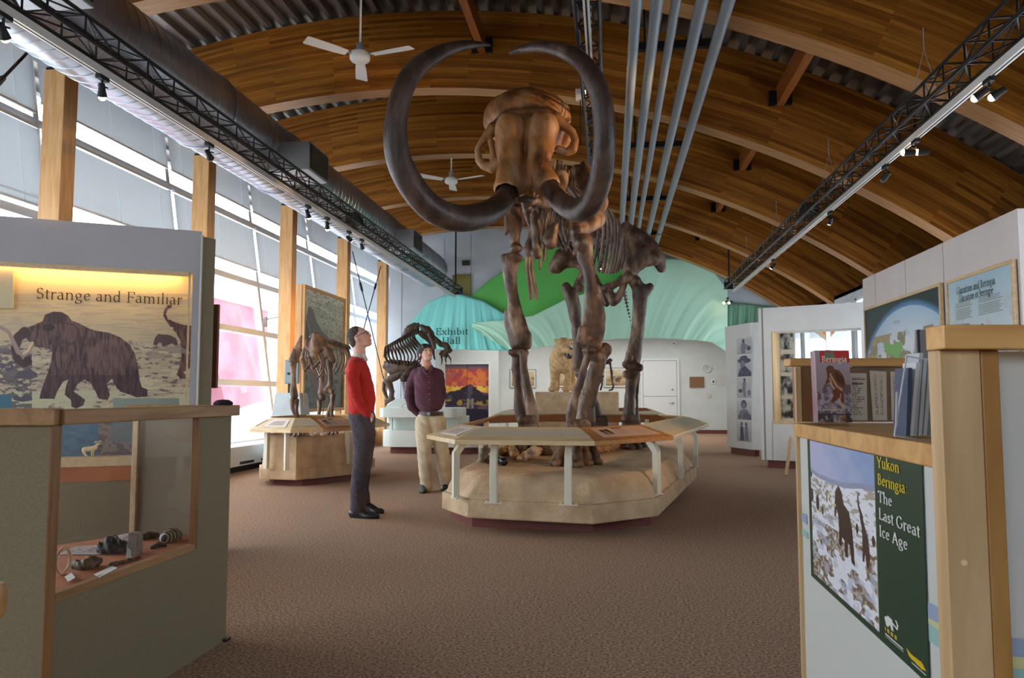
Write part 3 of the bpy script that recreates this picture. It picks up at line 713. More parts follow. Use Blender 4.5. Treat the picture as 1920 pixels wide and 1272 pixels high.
# ================================================================== lighting trusses with track rails
trackm = mat('white_track', rgb((226, 222, 214)), 0.35, 0.1)
def truss(X, Z, W, Hh, y0, y1, label, side=-1, wires=()):
    t = thing('lighting_truss', label, 'truss', (X, (y0+y1)/2, Z), 'black lighting trusses')
    for dx in (-W/2, W/2):
        for dz in (0, Hh):
            m = MB(); m.smooth = True; m.tube([(X+dx, y0, Z+dz), (X+dx, y1, Z+dz)], 0.014, 8); m.build('chord', blacksteel, t)
    m = MB(); st = 0.34; n = int((y1-y0)/st)
    for i in range(n):
        a, b = y0+i*st, y0+(i+1)*st; f = i % 2
        for dx in (-W/2, W/2):
            m.bar((X+dx, a if f else b, Z), (X+dx, b if f else a, Z+Hh), 0.010)
            m.bar((X+dx, a, Z), (X+dx, a, Z+Hh), 0.010)
        for dz in (0, Hh):
            m.bar((X-W/2, a if f else b, Z+dz), (X+W/2, b if f else a, Z+dz), 0.010)
            m.bar((X-W/2, a, Z+dz), (X+W/2, a, Z+dz), 0.010)
    m.build('web_lattice', blacksteel, t)
    m = MB(); m.box((X-W/2, y0-0.01, Z), (X+W/2, y0+0.01, Z+Hh)); m.box((X-W/2, y1-0.01, Z), (X+W/2, y1+0.02, Z+Hh)); m.build('end_plate', blacksteel, t)
    tx = X+side*(W/2+0.01)
    y1 = 6.1 if side == 0 else y1
    m = MB(); m.box((tx-0.022, y0, Z-0.075), (tx+0.022, y1, Z-0.02)); m.build('track_rail', trackm, t)
    m = MB(); m.box((tx-0.006, y0, Z-0.077), (tx+0.006, y1, Z-0.074)); m.build('track_slot', black, t)
    if wires:
        for yy in wires:
            m = MB(); top = arcz(X, RB)+0.3
            m.tube([(X, yy, Z+Hh+0.35), (X, yy, top)], 0.004, 5)
            m.tube([(X-W/2, yy, Z+Hh), (X, yy, Z+Hh+0.35), (X+W/2, yy, Z+Hh)], 0.004, 5)
            m.build('hanging_wire', greypaint, t)
    return t, tx
TL, txl = truss(-3.45, 3.46, 0.17, 0.14, -1.0, 17.3, 'long black lighting truss hung in front of the round duct', -1, ())
TM, txm = truss(-0.14, 3.83, 0.17, 0.16, -1.0, 16.8, 'black lighting truss overhead, passing behind the right-hand big tusk', 0, (3.0, 6.7, 9.3))
TR, txr = truss(2.50, 3.38, 0.18, 0.15, 1.0, 16.6, 'black lighting truss crossing the right half of the roof', 1, (6.3, 9.0, 11.8, 14.4))

warm = (1.0, 0.62, 0.30)
bulbm = mat('lit_bulb', (1, 0.8, 0.5), 0.3, emit=(1.0, 0.66, 0.36), estr=30)
def spot(p, aim, label, power=60, heads=1, lit=True, size=0.72, group='track spotlights'):
    """p: point under the track; the head hangs on a yoke and points at aim"""
    p = Vector(p); t = thing('track_spotlight', label, 'spotlight', p, group)
    MB().box(p+Vector((-0.02, -0.05, -0.03)), p+Vector((0.02, 0.05, 0.0))).build('adapter', black, t)
    m = MB(); m.tube([p, p+Vector((0, 0, -0.09*size))], 0.008, 8); m.tube([p+Vector((-0.045, 0, -0.09))*size if size != 1 else p+Vector((-0.045, 0, -0.09)), p+Vector((0.045, 0, -0.09))], 0.006, 6); m.build('stem', black, t)
    for h in range(heads):
        off = Vector(((-0.055, 0.055)[h] if heads == 2 else 0, 0.0, 0))
        c = p+Vector((0, 0, -0.15*size))+off; d = (Vector(aim)-c).normalized()
        q = d.to_track_quat('Z', 'Y').to_matrix()
        m = MB(); m.smooth = True
        pr = [(0.012, -0.075), (0.030, -0.07), (0.034, -0.01), (0.045, 0.05), (0.047, 0.055), (0.041, 0.052), (0.030, 0.02)]
        n = 16; vs = []
        for r, hh in pr:
            for j in range(n): vs.append(c+q @ Vector((r*size*cos(2*pi*j/n), r*size*sin(2*pi*j/n), hh*size)))
        fs = [(i*n+j, i*n+(j+1) % n, (i+1)*n+(j+1) % n, (i+1)*n+j) for i in range(len(pr)-1) for j in range(n)]+[tuple(range(n))[::-1]]
        m.add(vs, fs); o = m.build('lamp_head', black, t)
        m = MB(); m.smooth = True; m.ball(c+d*0.058*size, 0.036*size, 12, 8); m.build('bulb', bulbm if lit else mat('dark_bulb', (0.2, 0.2, 0.2), 0.1), o)
        if lit and power:
            ld = bpy.data.lights.new('spot_beam', 'SPOT'); ld.energy = power; ld.color = warm; ld.spot_size = radians(48); ld.spot_blend = 0.6; ld.shadow_soft_size = 0.04
            lo = bpy.data.objects.new('spot_beam', ld); COL.objects.link(lo); lo.location = c+d*0.11*size; lo.rotation_euler = d.to_track_quat('-Z', 'Y').to_euler()
    return t
# left track: points measured along it
ztl = 3.46-0.075
def tp(px, tx, z, py):   # point on the track nearest to the pixel
    r = ray(px, py); k = (tx-CAM.x)/r.x; p = CAM+r*k; return Vector((tx, p.y, z))
for px, py, aim, lab, lit in ((8, 15, (-4.2, 5.8, 1.8), 'lit track spotlight at the top left corner, over the cabinet', True),
    (193, 130, (-3.9, 5.6, 1.8), 'track spotlight on the left truss, above and right of the first timber post', True),
    (393, 262, (-3.8, 9.6, 1.2), 'unlit track spotlight on the left truss above the second timber post', False),
    (578, 378, (-3.6, 10.3, 1.6), 'small lit track spotlight, first of the three before the duct grille', True),
    (614, 402, (-3.8, 10.3, 1.2), 'bright lit track spotlight, second of the three near the duct grille', True),
    (655, 430, (-2.6, 15.3, 1.6), 'brightest lit track spotlight on the left truss, third near the duct grille', True),
    (679, 446, (-4.3, 15.3, 1.6), 'small lit track spotlight farthest along the left truss', True)):
    p = tp(px, txl, ztl, py-6); spot(p, aim, lab, 25 if lit else 0, 1, lit)
for px, py, aim, lab, heads, lit in ((1853, 132, (-0.25, 7.3, 1.4), 'lit twin-head spotlight at the near end of the right truss', 2, True),
    (1716, 252, (-0.35, 7.5, 3.45), 'lit twin-head spotlight halfway down the right truss', 2, True),
    (1660, 312, (1.0, 10.0, 1.0), 'unlit spotlight on the right truss below the twin heads', 1, False),
    (1556, 392, (2.6, 12.0, 1.6), 'single lit spotlight on the right truss, third lit one from the viewer', 1, True),
    (1449, 480, (1.0, 15.5, 1.4), 'small lit spotlight near the far end of the right truss', 1, True),
    (1364, 556, (-0.3, 15.2, 1.6), 'lit twin-head spotlight at the far end of the right truss, before the green cloth', 2, True)):
    p = tp(px, txr, 3.38-0.075, py-8); spot(p, aim, lab, (210 if px == 1716 else 80 if px == 1853 else 22) if lit else 0, heads, lit)
for px, py, yy, aim, lab, lit in ((1112, 125, 6.9, (-0.8, 7.4, 3.6), 'small spotlight on the middle truss behind the right-hand big tusk', False), (1123, 463, 15.0, (-0.6, 15.2, 1.6), 'tiny lit spotlight seen between the ribs of the large skeleton', True)):
    spot((txm, yy, 3.83-0.077), aim, lab, 25, 1, lit)
# boxy floodlight on the middle truss beside the skull
t = thing('track_floodlight', 'white box-shaped floodlight on the middle truss, beside the tusk right of the skull', 'spotlight', D(1088, 176, 8.2))
c = D(1088, 178, 8.2)
MB().obox(c, (0.05, 0, 0), (0, 0.045, 0), (0, 0, 0.055)).build('housing', whitepl, t, bevel=0.004)
MB().obox(c+Vector((0.054, 0, -0.01)), (0.004, 0, 0), (0, 0.038, 0), (0, 0, 0.045)).build('lens', bulbm, t)
MB().bar(c+Vector((0, 0, 0.055)), (c.x, c.y, 3.84), 0.012).build('stem', black, t)
# small floodlight on the left truss near its far part
c = D(702, 412, 12.6)
t = thing('track_floodlight', 'small grey floodlight standing on the left truss beside the duct', 'spotlight', c)
MB().obox(c, (0.05, 0, 0), (0, 0.05, 0), (0, 0, 0.05)).build('housing', greypaint, t, bevel=0.006); MB().bar(c+Vector((0, 0, -0.05)), c+Vector((-0.05, 0, -0.14)), 0.012).build('stem', black, t)
# dark junction boxes on trusses
tag(MB().obox((-3.45, 10.0, 3.53), (0.07, 0, 0), (0, 0.14, 0), (0, 0, 0.06)).build('junction_box', black), 'black junction box inside the left truss by the duct grille', 'junction box')
tag(MB().obox((2.5, 9.9, 3.455), (0.07, 0, 0), (0, 0.16, 0), (0, 0, 0.06)).build('junction_box', black), 'black junction box inside the right truss', 'junction box')
# suspension rods at the far ends
m_ = MB(); m_.tube([(-3.45, 16.9, 3.6), (-3.45, 16.9, 5.2)], 0.018, 8); tag(m_.build('suspension_rod', blacksteel), 'black hanger rod at the far end of the left truss', 'rod')
m_ = MB(); m_.tube([(2.5, 16.5, 3.5), (2.5, 16.5, 4.4)], 0.018, 8); tag(m_.build('suspension_rod', blacksteel), 'black hanger rod at the far end of the right truss', 'rod')

# ================================================================== five grey pipes and the bars that carry them
pipem = mat('grey_pipe_paint', rgb((140, 150, 156)), 0.4, 0.15)
ords = ['leftmost', 'second from the left', 'middle', 'fourth from the left', 'rightmost']
PZ = 4.22
px0 = [A(x, 0, 'z', PZ).x for x in (1193, 1232, 1268, 1317, 1367)]
rad = [0.047, 0.050, 0.040, 0.050, 0.050]
for i in range(5):
    m = MB(); m.smooth = True; m.tube([(px0[i], -3.9, PZ), (px0[i], 17.95, PZ)], rad[i], 16)
    o = m.build('ceiling_pipe', pipem); tag(o, '%s of the five grey pipes hung under the roof' % ords[i], 'pipe', 'grey ceiling pipes')
for i, y in enumerate((6.9, 9.7, 12.4, 15.1)):
    m = MB(); m.box((px0[0]-0.02, y-0.03, PZ+0.052), (px0[4]+0.03, y+0.03, PZ+0.122)); m.box((px0[0]+0.1, y-0.01, PZ+0.122), (px0[0]+0.12, y+0.01, 4.72)); m.box((px0[4]-0.12, y-0.01, PZ+0.122), (px0[4]-0.10, y+0.01, 4.5))
    tag(m.build('pipe_hanger', blacksteel), 'black crossbar above the grey pipes, %s' % ['nearest', 'second from the viewer', 'third from the viewer', 'farthest'][i], 'hanger', 'crossbars over the grey pipes')
m = MB(); m.smooth = True
for i in (3, 4): m.lathe([(rad[i]+0.002, -0.02), (rad[i]+0.007, -0.015), (rad[i]+0.007, 0.015), (rad[i]+0.002, 0.02)], (px0[i], 14.6, PZ), 16, 'y')
tag(m.build('pipe_clamp', blacksteel), 'dark clamps around the two right-hand grey pipes', 'clamp')

# ================================================================== ceiling fans
def fan(c, top, ang, R, label):
    t = thing('ceiling_fan', label, 'fan', c, 'white ceiling fans'); c = Vector(c)
    m = MB(); m.smooth = True; m.tube([c+Vector((0, 0, 0.05)), (c.x, c.y, top)], 0.011, 10); m.build('down_rod', whitepl, t)
    m = MB(); m.smooth = True; m.lathe([(0.012, 0.14), (0.032, 0.13), (0.034, 0.05), (0.05, 0.035), (0.095, 0.03), (0.105, 0.01), (0.105, -0.035), (0.09, -0.055), (0.03, -0.065)], c, 28); m.build('motor', whitepl, t)
    m = MB(); m.smooth = True; m.lathe([(0.034, 0.135), (0.038, 0.13), (0.038, 0.05), (0.034, 0.045)], c, 16); m.build('collar', greypaint, t)
    for k in range(3):
        a = ang+k*2*pi/3; d = Vector((cos(a), sin(a), 0)); s = Vector((-sin(a), cos(a), 0)); z = Vector((0, 0, 1))
        tilt = radians(10); s2 = s*cos(tilt)+z*sin(tilt); n2 = d.cross(s2)
        m = MB(); pts = []
        for r, w_ in ((0.15, 0.045), (0.30, 0.058), (R-0.02, 0.066), (R, 0.06)):
            pts.append((c+d*r-s2*w_+z*-0.01, c+d*r+s2*w_+z*-0.01))
        poly = [p[0] for p in pts]+[p[1] for p in pts[::-1]]
        m.prism(poly, n2*0.006); b = m.build('blade', whitepl, t)
        m = MB(); m.bar(c+d*0.09, c+d*0.2, 0.03, 0.006); m.build('blade_arm', greypaint, b)
FH = EYE+3.5
fc = A(675, 105, 'z', FH); fc2 = A(846, 338, 'z', FH)
def tipang(fc, px, py): p = A(px, py, 'z', FH); return atan2(p.y-fc.y, p.x-fc.x)
fan(fc, 5.9, tipang(fc, 678, 150), 0.60, 'near white three-bladed ceiling fan, top left of the big tusks')
fan(fc2, 5.9, tipang(fc2, 850, 357), 0.60, 'far white three-bladed ceiling fan seen inside the left big tusk')

# ================================================================== bracing rods, window opener
m_ = MB(); m_.smooth = True
a1, a2 = A(661, 472, 'x', -5.18), A(722, 722, 'x', -5.18); b1, b2 = A(714, 500, 'x', -5.22), A(668, 668, 'x', -5.22)
m_.tube([a1, a2], 0.011, 8); m_.tube([b1, b2], 0.011, 8)
for p, q in ((a1, a2), (b1, b2)):
    d = q-p; m_.tube([p+d*0.20, p+d*0.22, p+d*0.26, p+d*0.28], [0.011, 0.028, 0.028, 0.011], 8)
tag(m_.build('cross_brace', blacksteel), 'crossed black steel bracing rods between the two farthest timber posts', 'brace')
m_ = MB(); m_.smooth = True; m_.tube([D(50, 100, 6.3), D(-60, 215, 5.0)], 0.014, 8); m_.tube([D(6, 146, 5.76), D(-8, 161, 5.6)], 0.024, 8)
tag(m_.build('brace_rod', blacksteel), 'black bracing rod at the upper left edge, left of the first post', 'brace')
m_ = MB(); m_.smooth = True; m_.tube([Vector((-6.25, 13.2, 2.5)), Vector((-5.95, 13.6, 2.62)), Vector((-5.5, 14.4, 2.72))], 0.010, 6); m_.obox((-6.2, 13.2, 2.46), (0.02, 0, 0), (0, 0.02, 0), (0, 0, 0.09))
tag(m_.build('window_opener', greypaint), 'thin metal window opener arm on the mullion left of the third post', 'opener')
m_ = MB(); m_.smooth = True; m_.tube([A(262, 18, 'y', 8.0), A(372, 3, 'y', 8.0), A(640, -36, 'y', 8.0)], 0.022, 10); tag(m_.build('sprinkler_pipe', greypaint), 'thin grey pipe under the metal deck at the upper left, above the duct', 'pipe')
# added area light without a visible fixture, brightens the low back room
area('back_room_lamp', (-0.8, 20.9, 2.85), (0, 0, 0), 7.0, 3.6, power=125, color=(1.0, 0.97, 0.93))
# ================================================================== central display: plinth, rail, large skeleton
def bonem(name, c1, c2, c3, scale=5.0, rough=0.5):
    m = mat(name, c1, rough); n, l = nt(m); b = n['Principled BSDF']
    tc = n.new('ShaderNodeTexCoord'); nz = n.new('ShaderNodeTexNoise'); nz.inputs['Scale'].default_value = scale; nz.inputs['Detail'].default_value = 7; nz.inputs['Roughness'].default_value = 0.6
    mp = n.new('ShaderNodeMapping'); mp.inputs['Scale'].default_value = (1, 1, 0.45); l.new(tc.outputs['Object'], mp.inputs['Vector']); l.new(mp.outputs[0], nz.inputs['Vector'])
    cr = n.new('ShaderNodeValToRGB'); e = cr.color_ramp.elements; e[0].position = 0.34; e[0].color = (*c1, 1); e[1].position = 0.68; e[1].color = (*c3, 1); k = e.new(0.5); k.color = (*c2, 1)
    l.new(nz.outputs[0], cr.inputs[0]); l.new(cr.outputs[0], b.inputs['Base Color'])
    z2 = n.new('ShaderNodeTexNoise'); z2.inputs['Scale'].default_value = scale*9; z2.inputs['Detail'].default_value = 6; l.new(mp.outputs[0], z2.inputs['Vector'])
    bp = n.new('ShaderNodeBump'); bp.inputs['Strength'].default_value = 0.45; bp.inputs['Distance'].default_value = 0.012; l.new(z2.outputs[0], bp.inputs['Height']); l.new(bp.outputs[0], b.inputs['Normal'])
    return m
bone = bonem('brown_bone', rgb((48, 33, 25)), rgb((92, 68, 51)), rgb((158, 132, 108)), 7.0)
skullbone = bonem('ochre_skull_bone', rgb((84, 54, 30)), rgb((146, 96, 50)), rgb((164, 132, 98)), 4.5)
tuskm = bonem('dark_tusk', rgb((38, 26, 20)), rgb((64, 46, 37)), rgb((98, 78, 66)), 5.0, 0.42)
darkbone = bonem('dark_brown_bone', rgb((44, 32, 25)), rgb((72, 54, 42)), rgb((104, 82, 66)))
sandm = noisemat('sand_coloured_render', rgb((186, 158, 124)), rgb((210, 184, 150)), scale=6, detail=6, rough=0.9, bump=0.6, bscale=55)
railwood = woodmat('pale_rail_wood', rgb((222, 196, 152)), rgb((204, 174, 128)), 'x', 8, 0.4, knots=False)
orangewood = woodmat('orange_rail_wood', rgb((190, 134, 78)), rgb((170, 114, 60)), 'x', 8, 0.4, knots=False)
creammetal = mat('cream_painted_metal', rgb((222, 218, 198)), 0.4)
greypanel = mat('grey_text_panel', rgb((196, 184, 162)), 0.45)
pinkpanel = mat('pink_text_panel', rgb((206, 170, 148)), 0.45)
whitepanel = mat('white_text_panel', rgb((228, 222, 214)), 0.4)
ink = mat('dark_ink', rgb((60, 42, 34)), 0.7)

# plan of the plinth, clockwise from the front left (X, Y)
def octo(pts_px, z): return [tuple(A(px, py, 'z', z))[:2] for px, py in pts_px]
toe = [(-1.50, 7.20), (-1.20, 6.64), (-0.155, 6.50), (0.336, 6.92), (0.93, 9.75), (0.70, 10.6), (-0.80, 10.8), (-1.55, 10.1)]
cx0, cy0 = -0.35, 9.2
def grow(P, d):
    n = len(P); out = []
    for i in range(n):
        p0, p1, p2 = [Vector((*P[j % n], 0)) for j in (i-1, i, i+1)]
        e1 = (p1-p0).normalized(); e2 = (p2-p1).normalized(); n1 = Vector((e1.y, -e1.x, 0)); n2 = Vector((e2.y, -e2.x, 0))
        b = (n1+n2).normalized(); k = d/max(b.dot(n1), 0.3)
        q = p1+b*k; out.append((q.x, q.y))
    return out
# orientation check: outward growth must enlarge the plan
def areap(P): return abs(sum(P[i][0]*P[(i+1) % len(P)][1]-P[(i+1) % len(P)][0]*P[i][1] for i in range(len(P))))/2
if areap(grow(toe, 0.1)) < areap(toe): 
    _g = grow
    def grow(P, d): return _g(P, -d)
def ring_solid(layers, closed=True, mi=0):
    """stack of same-length plan polygons [(poly, z)]"""
    m = MB(); n = len(layers[0][0]); vs = []
    for P, z in layers: vs += [(x, y, z if not hasattr(z, '__len__') else z[i]) for i, (x, y) in enumerate(P)]
    fs = [(k*n+i, k*n+(i+1) % n, (k+1)*n+(i+1) % n, (k+1)*n+i) for k in range(len(layers)-1) for i in range(n)]
    if closed: fs += [tuple(range(n))[::-1], tuple(range((len(layers)-1)*n, len(layers)*n))]
    m.add(vs, fs); return m
def refine(P, k=6):
    out = []; n = len(P)
    for i in range(n):
        a, b = P[i], P[(i+1) % n]
        for j in range(k): out.append((a[0]+(b[0]-a[0])*j/k, a[1]+(b[1]-a[1])*j/k))
    return out
def plinth(name, toe, label, cat, ztoe=0.11, zband=0.27, ztop=0.52, slope=0.16, ov=0.10, seed=1, band=None):
    cx = sum(p[0] for p in toe)/len(toe); cy = sum(p[1] for p in toe)/len(toe)
    t = thing(name, label, cat, (cx, cy, 0))
    ring_solid([(toe, 0), (toe, ztoe)]).build('toe_kick', maroon, t, recalc=True)
    b = band or grow(toe, ov); ring_solid([(b, ztoe), (b, zband)]).build('band', sandm, t, bevel=0.012, recalc=True)
    r = random.Random(seed); K = 8; lay = []; ph = [r.random()*6 for _ in range(9)]
    def wob(x, y, z): return sin(x*7+ph[0])*sin(y*5+ph[1]+z*6)*0.018+sin(x*15+ph[2]+y*11)*0.008
    for f, z in ((0.0, zband-0.01), (0.2, zband+(ztop-zband)*0.35), (0.45, zband+(ztop-zband)*0.66), (0.7, zband+(ztop-zband)*0.88), (0.85, ztop-0.014), (1.05, ztop-0.004), (1.4, ztop-0.001), (1.8, ztop)):
        P = refine(grow(b, -0.035-slope*f), K); g = min(f*3, 1)
        P = [(x+(x-cx)*wob(x, y, z)*g, y+(y-cy)*wob(x, y, z)*g) for x, y in P]; lay.append((P, z))
    P0, z0 = lay[-1]
    for f in (0.8, 0.6, 0.4, 0.2):
        lay.append(([(cx+(x-cx)*f, cy+(y-cy)*f) for x, y in P0], ztop))
    o = ring_solid(lay).build('mound', sandm, t, smooth=True, recalc=True)
    return t
PL = plinth('display_plinth', toe, 'large many-sided sand-coloured plinth under the standing mammoth skeleton', 'plinth', ztoe=0.13, zband=0.28, ztop=0.49, slope=0.17, band=[(-1.49, 6.75), (-1.17, 6.27), (-0.145, 6.08), (0.385, 6.56), (1.02, 9.6), (0.75, 10.7), (-0.8, 10.9), (-1.6, 10.2)])

def rail(plan, panels, posts, name, label, z_in=0.845, z_out=0.765, wdt=0.26, postz=0.25, feet=True, foot_in=0.10, skip=()):
    """sloping reader rail: plan = outer edge polygon; panels: {segment: material/kind}"""
    cx = sum(p[0] for p in plan)/len(plan); cy = sum(p[1] for p in plan)/len(plan)
    t = thing(name, label, 'railing', (cx, cy, 0)); n = len(plan); inner = grow(plan, -wdt)
    for i in range(n):
        if i in skip: continue
        a, b = Vector((*plan[i], z_out)), Vector((*plan[(i+1) % n], z_out)); c, d = Vector((*inner[(i+1) % n], z_in)), Vector((*inner[i], z_in))
        kind = panels.get(i, 'plain'); wm = orangewood if kind in ('pink', 'orange') else railwood
        m = MB(); th = Vector((0, 0, -0.036)); m.add([a, b, c, d, a+th, b+th, c+th*0.5, d+th*0.5], [(0, 1, 2, 3), (4, 7, 6, 5), (0, 4, 5, 1), (1, 5, 6, 2), (2, 6, 7, 3), (3, 7, 4, 0)])
        seg = m.build('rail_board', wm, t, recalc=True, bevel=0.004)
        if kind != 'orange' and (b-a).length > 0.4:
            f0, f1, e0, e1 = (0.28, 0.80, 0.0, 1.0) if kind in ('plain', 'grey') else (0.20, 0.82, 0.14, 0.90) if kind == 'pink' else (0.22, 0.80, 0.24, 0.84)
            up_ = (b-a).cross(d-a).normalized(); up_ = up_ if up_.z > 0 else -up_
            def q(u, v): return (a*(1-u)+b*u)*(1-v)+(d*(1-u)+c*u)*v+up_*0.002
            pm = {'plain': greypanel, 'grey': greypanel, 'pink': pinkpanel, 'white': whitepanel}[kind]
            m = MB(); Q = [q(e0, f0), q(e1, f0), q(e1, f1), q(e0, f1)]; m.prism(Q, up_*0.004); pn_ = m.build('text_panel', pm, t, recalc=True)
            if kind in ('pink', 'white'):
                m = MB(); up2 = up_*0.0055
                L = (b-a).length
                for r_ in range(7):
                    v = f0+0.10+(f1-f0-0.2)*r_/7
                    for c0, c1 in ((0.40, 0.60), (0.64, 0.84)) if kind == 'pink' else ((0.32, 0.76),):
                        m.poly([q(c0, v)+up2, q(c1-0.02*(r_ % 3), v)+up2, q(c1-0.02*(r_ % 3), v+0.03)+up2, q(c0, v+0.03)+up2])
                m.build('printed_lines', mat('print_grey', rgb((184, 154, 138)), 0.7), pn_)
                if kind == 'pink':
                    m = MB()
                    m.poly([q(0.40, 0.72)+up2, q(0.56, 0.72)+up2, q(0.56, 0.78)+up2, q(0.40, 0.78)+up2])
                    for cxx, s in ((0.24, 1.0), (0.31, 1.15)):
                        for dx, dv, ww, hh in ((0, 0.52, 0.04, 0.16), (-0.018, 0.34, 0.01, 0.2), (0.0, 0.34, 0.008, 0.2), (0.018, 0.34, 0.01, 0.2), (-0.03, 0.56, 0.016, 0.12)):
                            x = cxx+dx; m.poly([q(x-ww/2, dv)+up2, q(x+ww/2, dv)+up2, q(x+ww/2, dv+hh*s)+up2, q(x-ww/2, dv+hh*s)+up2])
                    m.build('printed_skeleton', ink, pn_)
    for seg, u in posts:
        a, b = Vector((*plan[seg], 0)), Vector((*plan[(seg+1) % n], 0)); e = (b-a).normalized()
        nrm = Vector((inner[seg][0]-a.x, inner[seg][1]-a.y, 0)); nrm = (nrm-e*nrm.dot(e)).normalized()
        p = a*(1-u)+b*u+nrm*foot_in
        m = MB(); w_ = 0.028
        prof = [(0, postz), (0, 0.66), (0.06, 0.745), (0.06, z_out+0.0), (0.125, z_out+0.02), (0.125, 0.735), (0.055, 0.64), (0.05, postz)]
        m.prism([p+nrm*(x-0.02)+Vector((0, 0, z))-e*w_ for x, z in prof], e*w_*2)
        po = m.build('rail_post', creammetal, t, recalc=True, bevel=0.005)
        if feet:
            m = MB(); m.obox(p+nrm*0.005+Vector((0, 0, postz+0.003)), e*0.075, nrm*0.02, Vector((0, 0, 0.004)))
            for s in (-1, 1): m.lathe([(0.008, 0), (0.008, 0.010), (0.004, 0.014)], p+nrm*0.005+e*0.058*s+Vector((0, 0, postz+0.006)), 8)
            m.build('foot_plate', creammetal, po)
    return t
ro = [(-1.61, 6.65), (-1.21, 5.93), (-0.12, 5.87), (0.53, 6.72), (1.20, 9.75), (0.88, 10.95), (-0.90, 11.2), (-1.78, 10.3)]
RAIL = rail(ro, {0: 'white', 1: 'grey', 2: 'pink', 3: 'plain', 4: 'plain', 5: 'orange', 6: 'orange', 7: 'orange'},
    [(0, 0.55), (1, 0.26), (1, 0.80), (2, 0.93), (3, 0.45), (3, 0.88), (5, 0.2), (5, 0.75), (7, 0.2), (7, 0.75)], 'guard_rail', 'pale wooden reader rail around the large mammoth skeleton', z_in=0.878, z_out=0.785, wdt=0.30, postz=0.285, foot_in=0.12)

# ------------------------------------------------------------------ the large skeleton
MM = thing('mammoth_skeleton', 'huge mounted mammoth skeleton with two great curved tusks, in the middle of the hall', 'skeleton', (-0.35, 9.0, 0.5))
def pl(Y, pts, ys=None):
    """pixel polyline [(px, py, rpx[, Y])] to [(point, radius)]"""
    out = []
    for q in pts:
        yy = q[3] if len(q) > 3 else Y; out.append(B(q[0], q[1], yy, q[2]))
    return out
def bonepart(name, prims, m=None, res=0.013, noise=0.004, nf=22, parent=None):
    return sdf(prims, res, noise=noise, nf=nf).build(name, m or bone, parent or MM)
K = 0.03
# skull
Y = 7.25
sk = [('+', 'e', (D(988, 224, 7.8), (0.46, 0.44, 0.295)), 0),
      ('+', 'e', (D(958, 250, 7.42), (0.165, 0.25, 0.21)), 0.06), ('+', 'e', (D(1022, 246, 7.42), (0.17, 0.26, 0.22)), 0.06), ('+', 'e', (D(988, 236, 7.38), (0.27, 0.20, 0.165)), 0.07), ('+', 'p', pl(7.4, [(940, 232, 13), (926, 246, 13)]), 0.05), ('+', 'p', pl(7.4, [(1036, 222, 13), (1054, 238, 12)]), 0.05),
      ('+', 'p', pl(7.1, [(957, 240, 29), (955, 270, 28), (957, 308, 22, 7.0), (953, 338, 25, 6.92), (952, 353, 27, 6.9)]), 0.06),
      ('+', 'p', pl(7.1, [(1020, 238, 29), (1015, 266, 27), (1009, 306, 22, 7.0), (1016, 332, 24, 6.92), (1024, 343, 26, 6.9)]), 0.06),
      ('+', 'p', pl(7.2, [(985, 240, 24), (983, 300, 22), (984, 345, 20, 7.0)]), 0.04),
      ('+', 'p', pl(7.3, [(988, 365, 16, 7.1), (992, 372, 10, 7.0)]), 0.04),
      # cheek arches
      ('+', 'p', pl(7.3, [(926, 242, 14), (914, 254, 9), (902, 268, 6.5), (896, 284, 6), (899, 300, 7), (909, 311, 9), (922, 314, 11), (936, 306, 12)]), 0.02),
      ('+', 'p', pl(7.3, [(920, 262, 5), (924, 285, 6), (926, 306, 8)]), 0.015),
      ('+', 'p', pl(7.3, [(1040, 225, 16), (1058, 236, 8), (1073, 248, 7), (1079, 264, 7), (1074, 280, 9), (1063, 286, 7), (1046, 280, 7)]), 0.02),
      ('+', 'p', pl(7.55, [(1045, 250, 14), (1060, 262, 12), (1050, 276, 10)]), 0.03),
      ('-', 'e', (D(1059, 262, 7.12), (0.075, 0.16, 0.055)), 0.02),
      ('-', 'e', (D(911, 288, 7.3), (0.032, 0.30, 0.060)), 0.015),
      ('-', 'p', pl(7.0, [(984, 218, 4, 7.02), (987, 260, 6, 6.97), (989, 310, 7, 6.9), (990, 350, 8, 6.85), (990, 372, 8, 6.8)]), 0.02),
      ('-', 'p', pl(7.1, [(926, 218, 4, 7.24), (942, 210, 6, 7.20), (965, 203, 8, 7.17), (986, 199, 9, 7.16), (998, 201, 5, 7.2)]), 0.012),
      ('-', 'p', pl(6.8, [(940, 382, 22, 6.66), (950, 362, 21, 6.86)]), 0.008), ('-', 'p', pl(6.8, [(1046, 372, 21, 6.66), (1032, 354, 19, 6.86)]), 0.008)]
bonepart('skull', sk, skullbone, 0.0105, 0.006, 17)
# lower jaw and neck
bonepart('mandible', [('+', 'p', pl(7.0, [(968, 375, 5, 6.75), (985, 374, 8, 6.8), (1003, 378, 8, 6.95), (1022, 380, 12, 7.2), (1040, 370, 16, 7.5), (1050, 335, 16, 7.7)]), K),
     ('+', 'p', pl(7.0, [(985, 376, 7, 6.85), (990, 392, 10, 7.1), (992, 385, 14, 7.4), (985, 350, 14, 7.6)]), K)], bone)
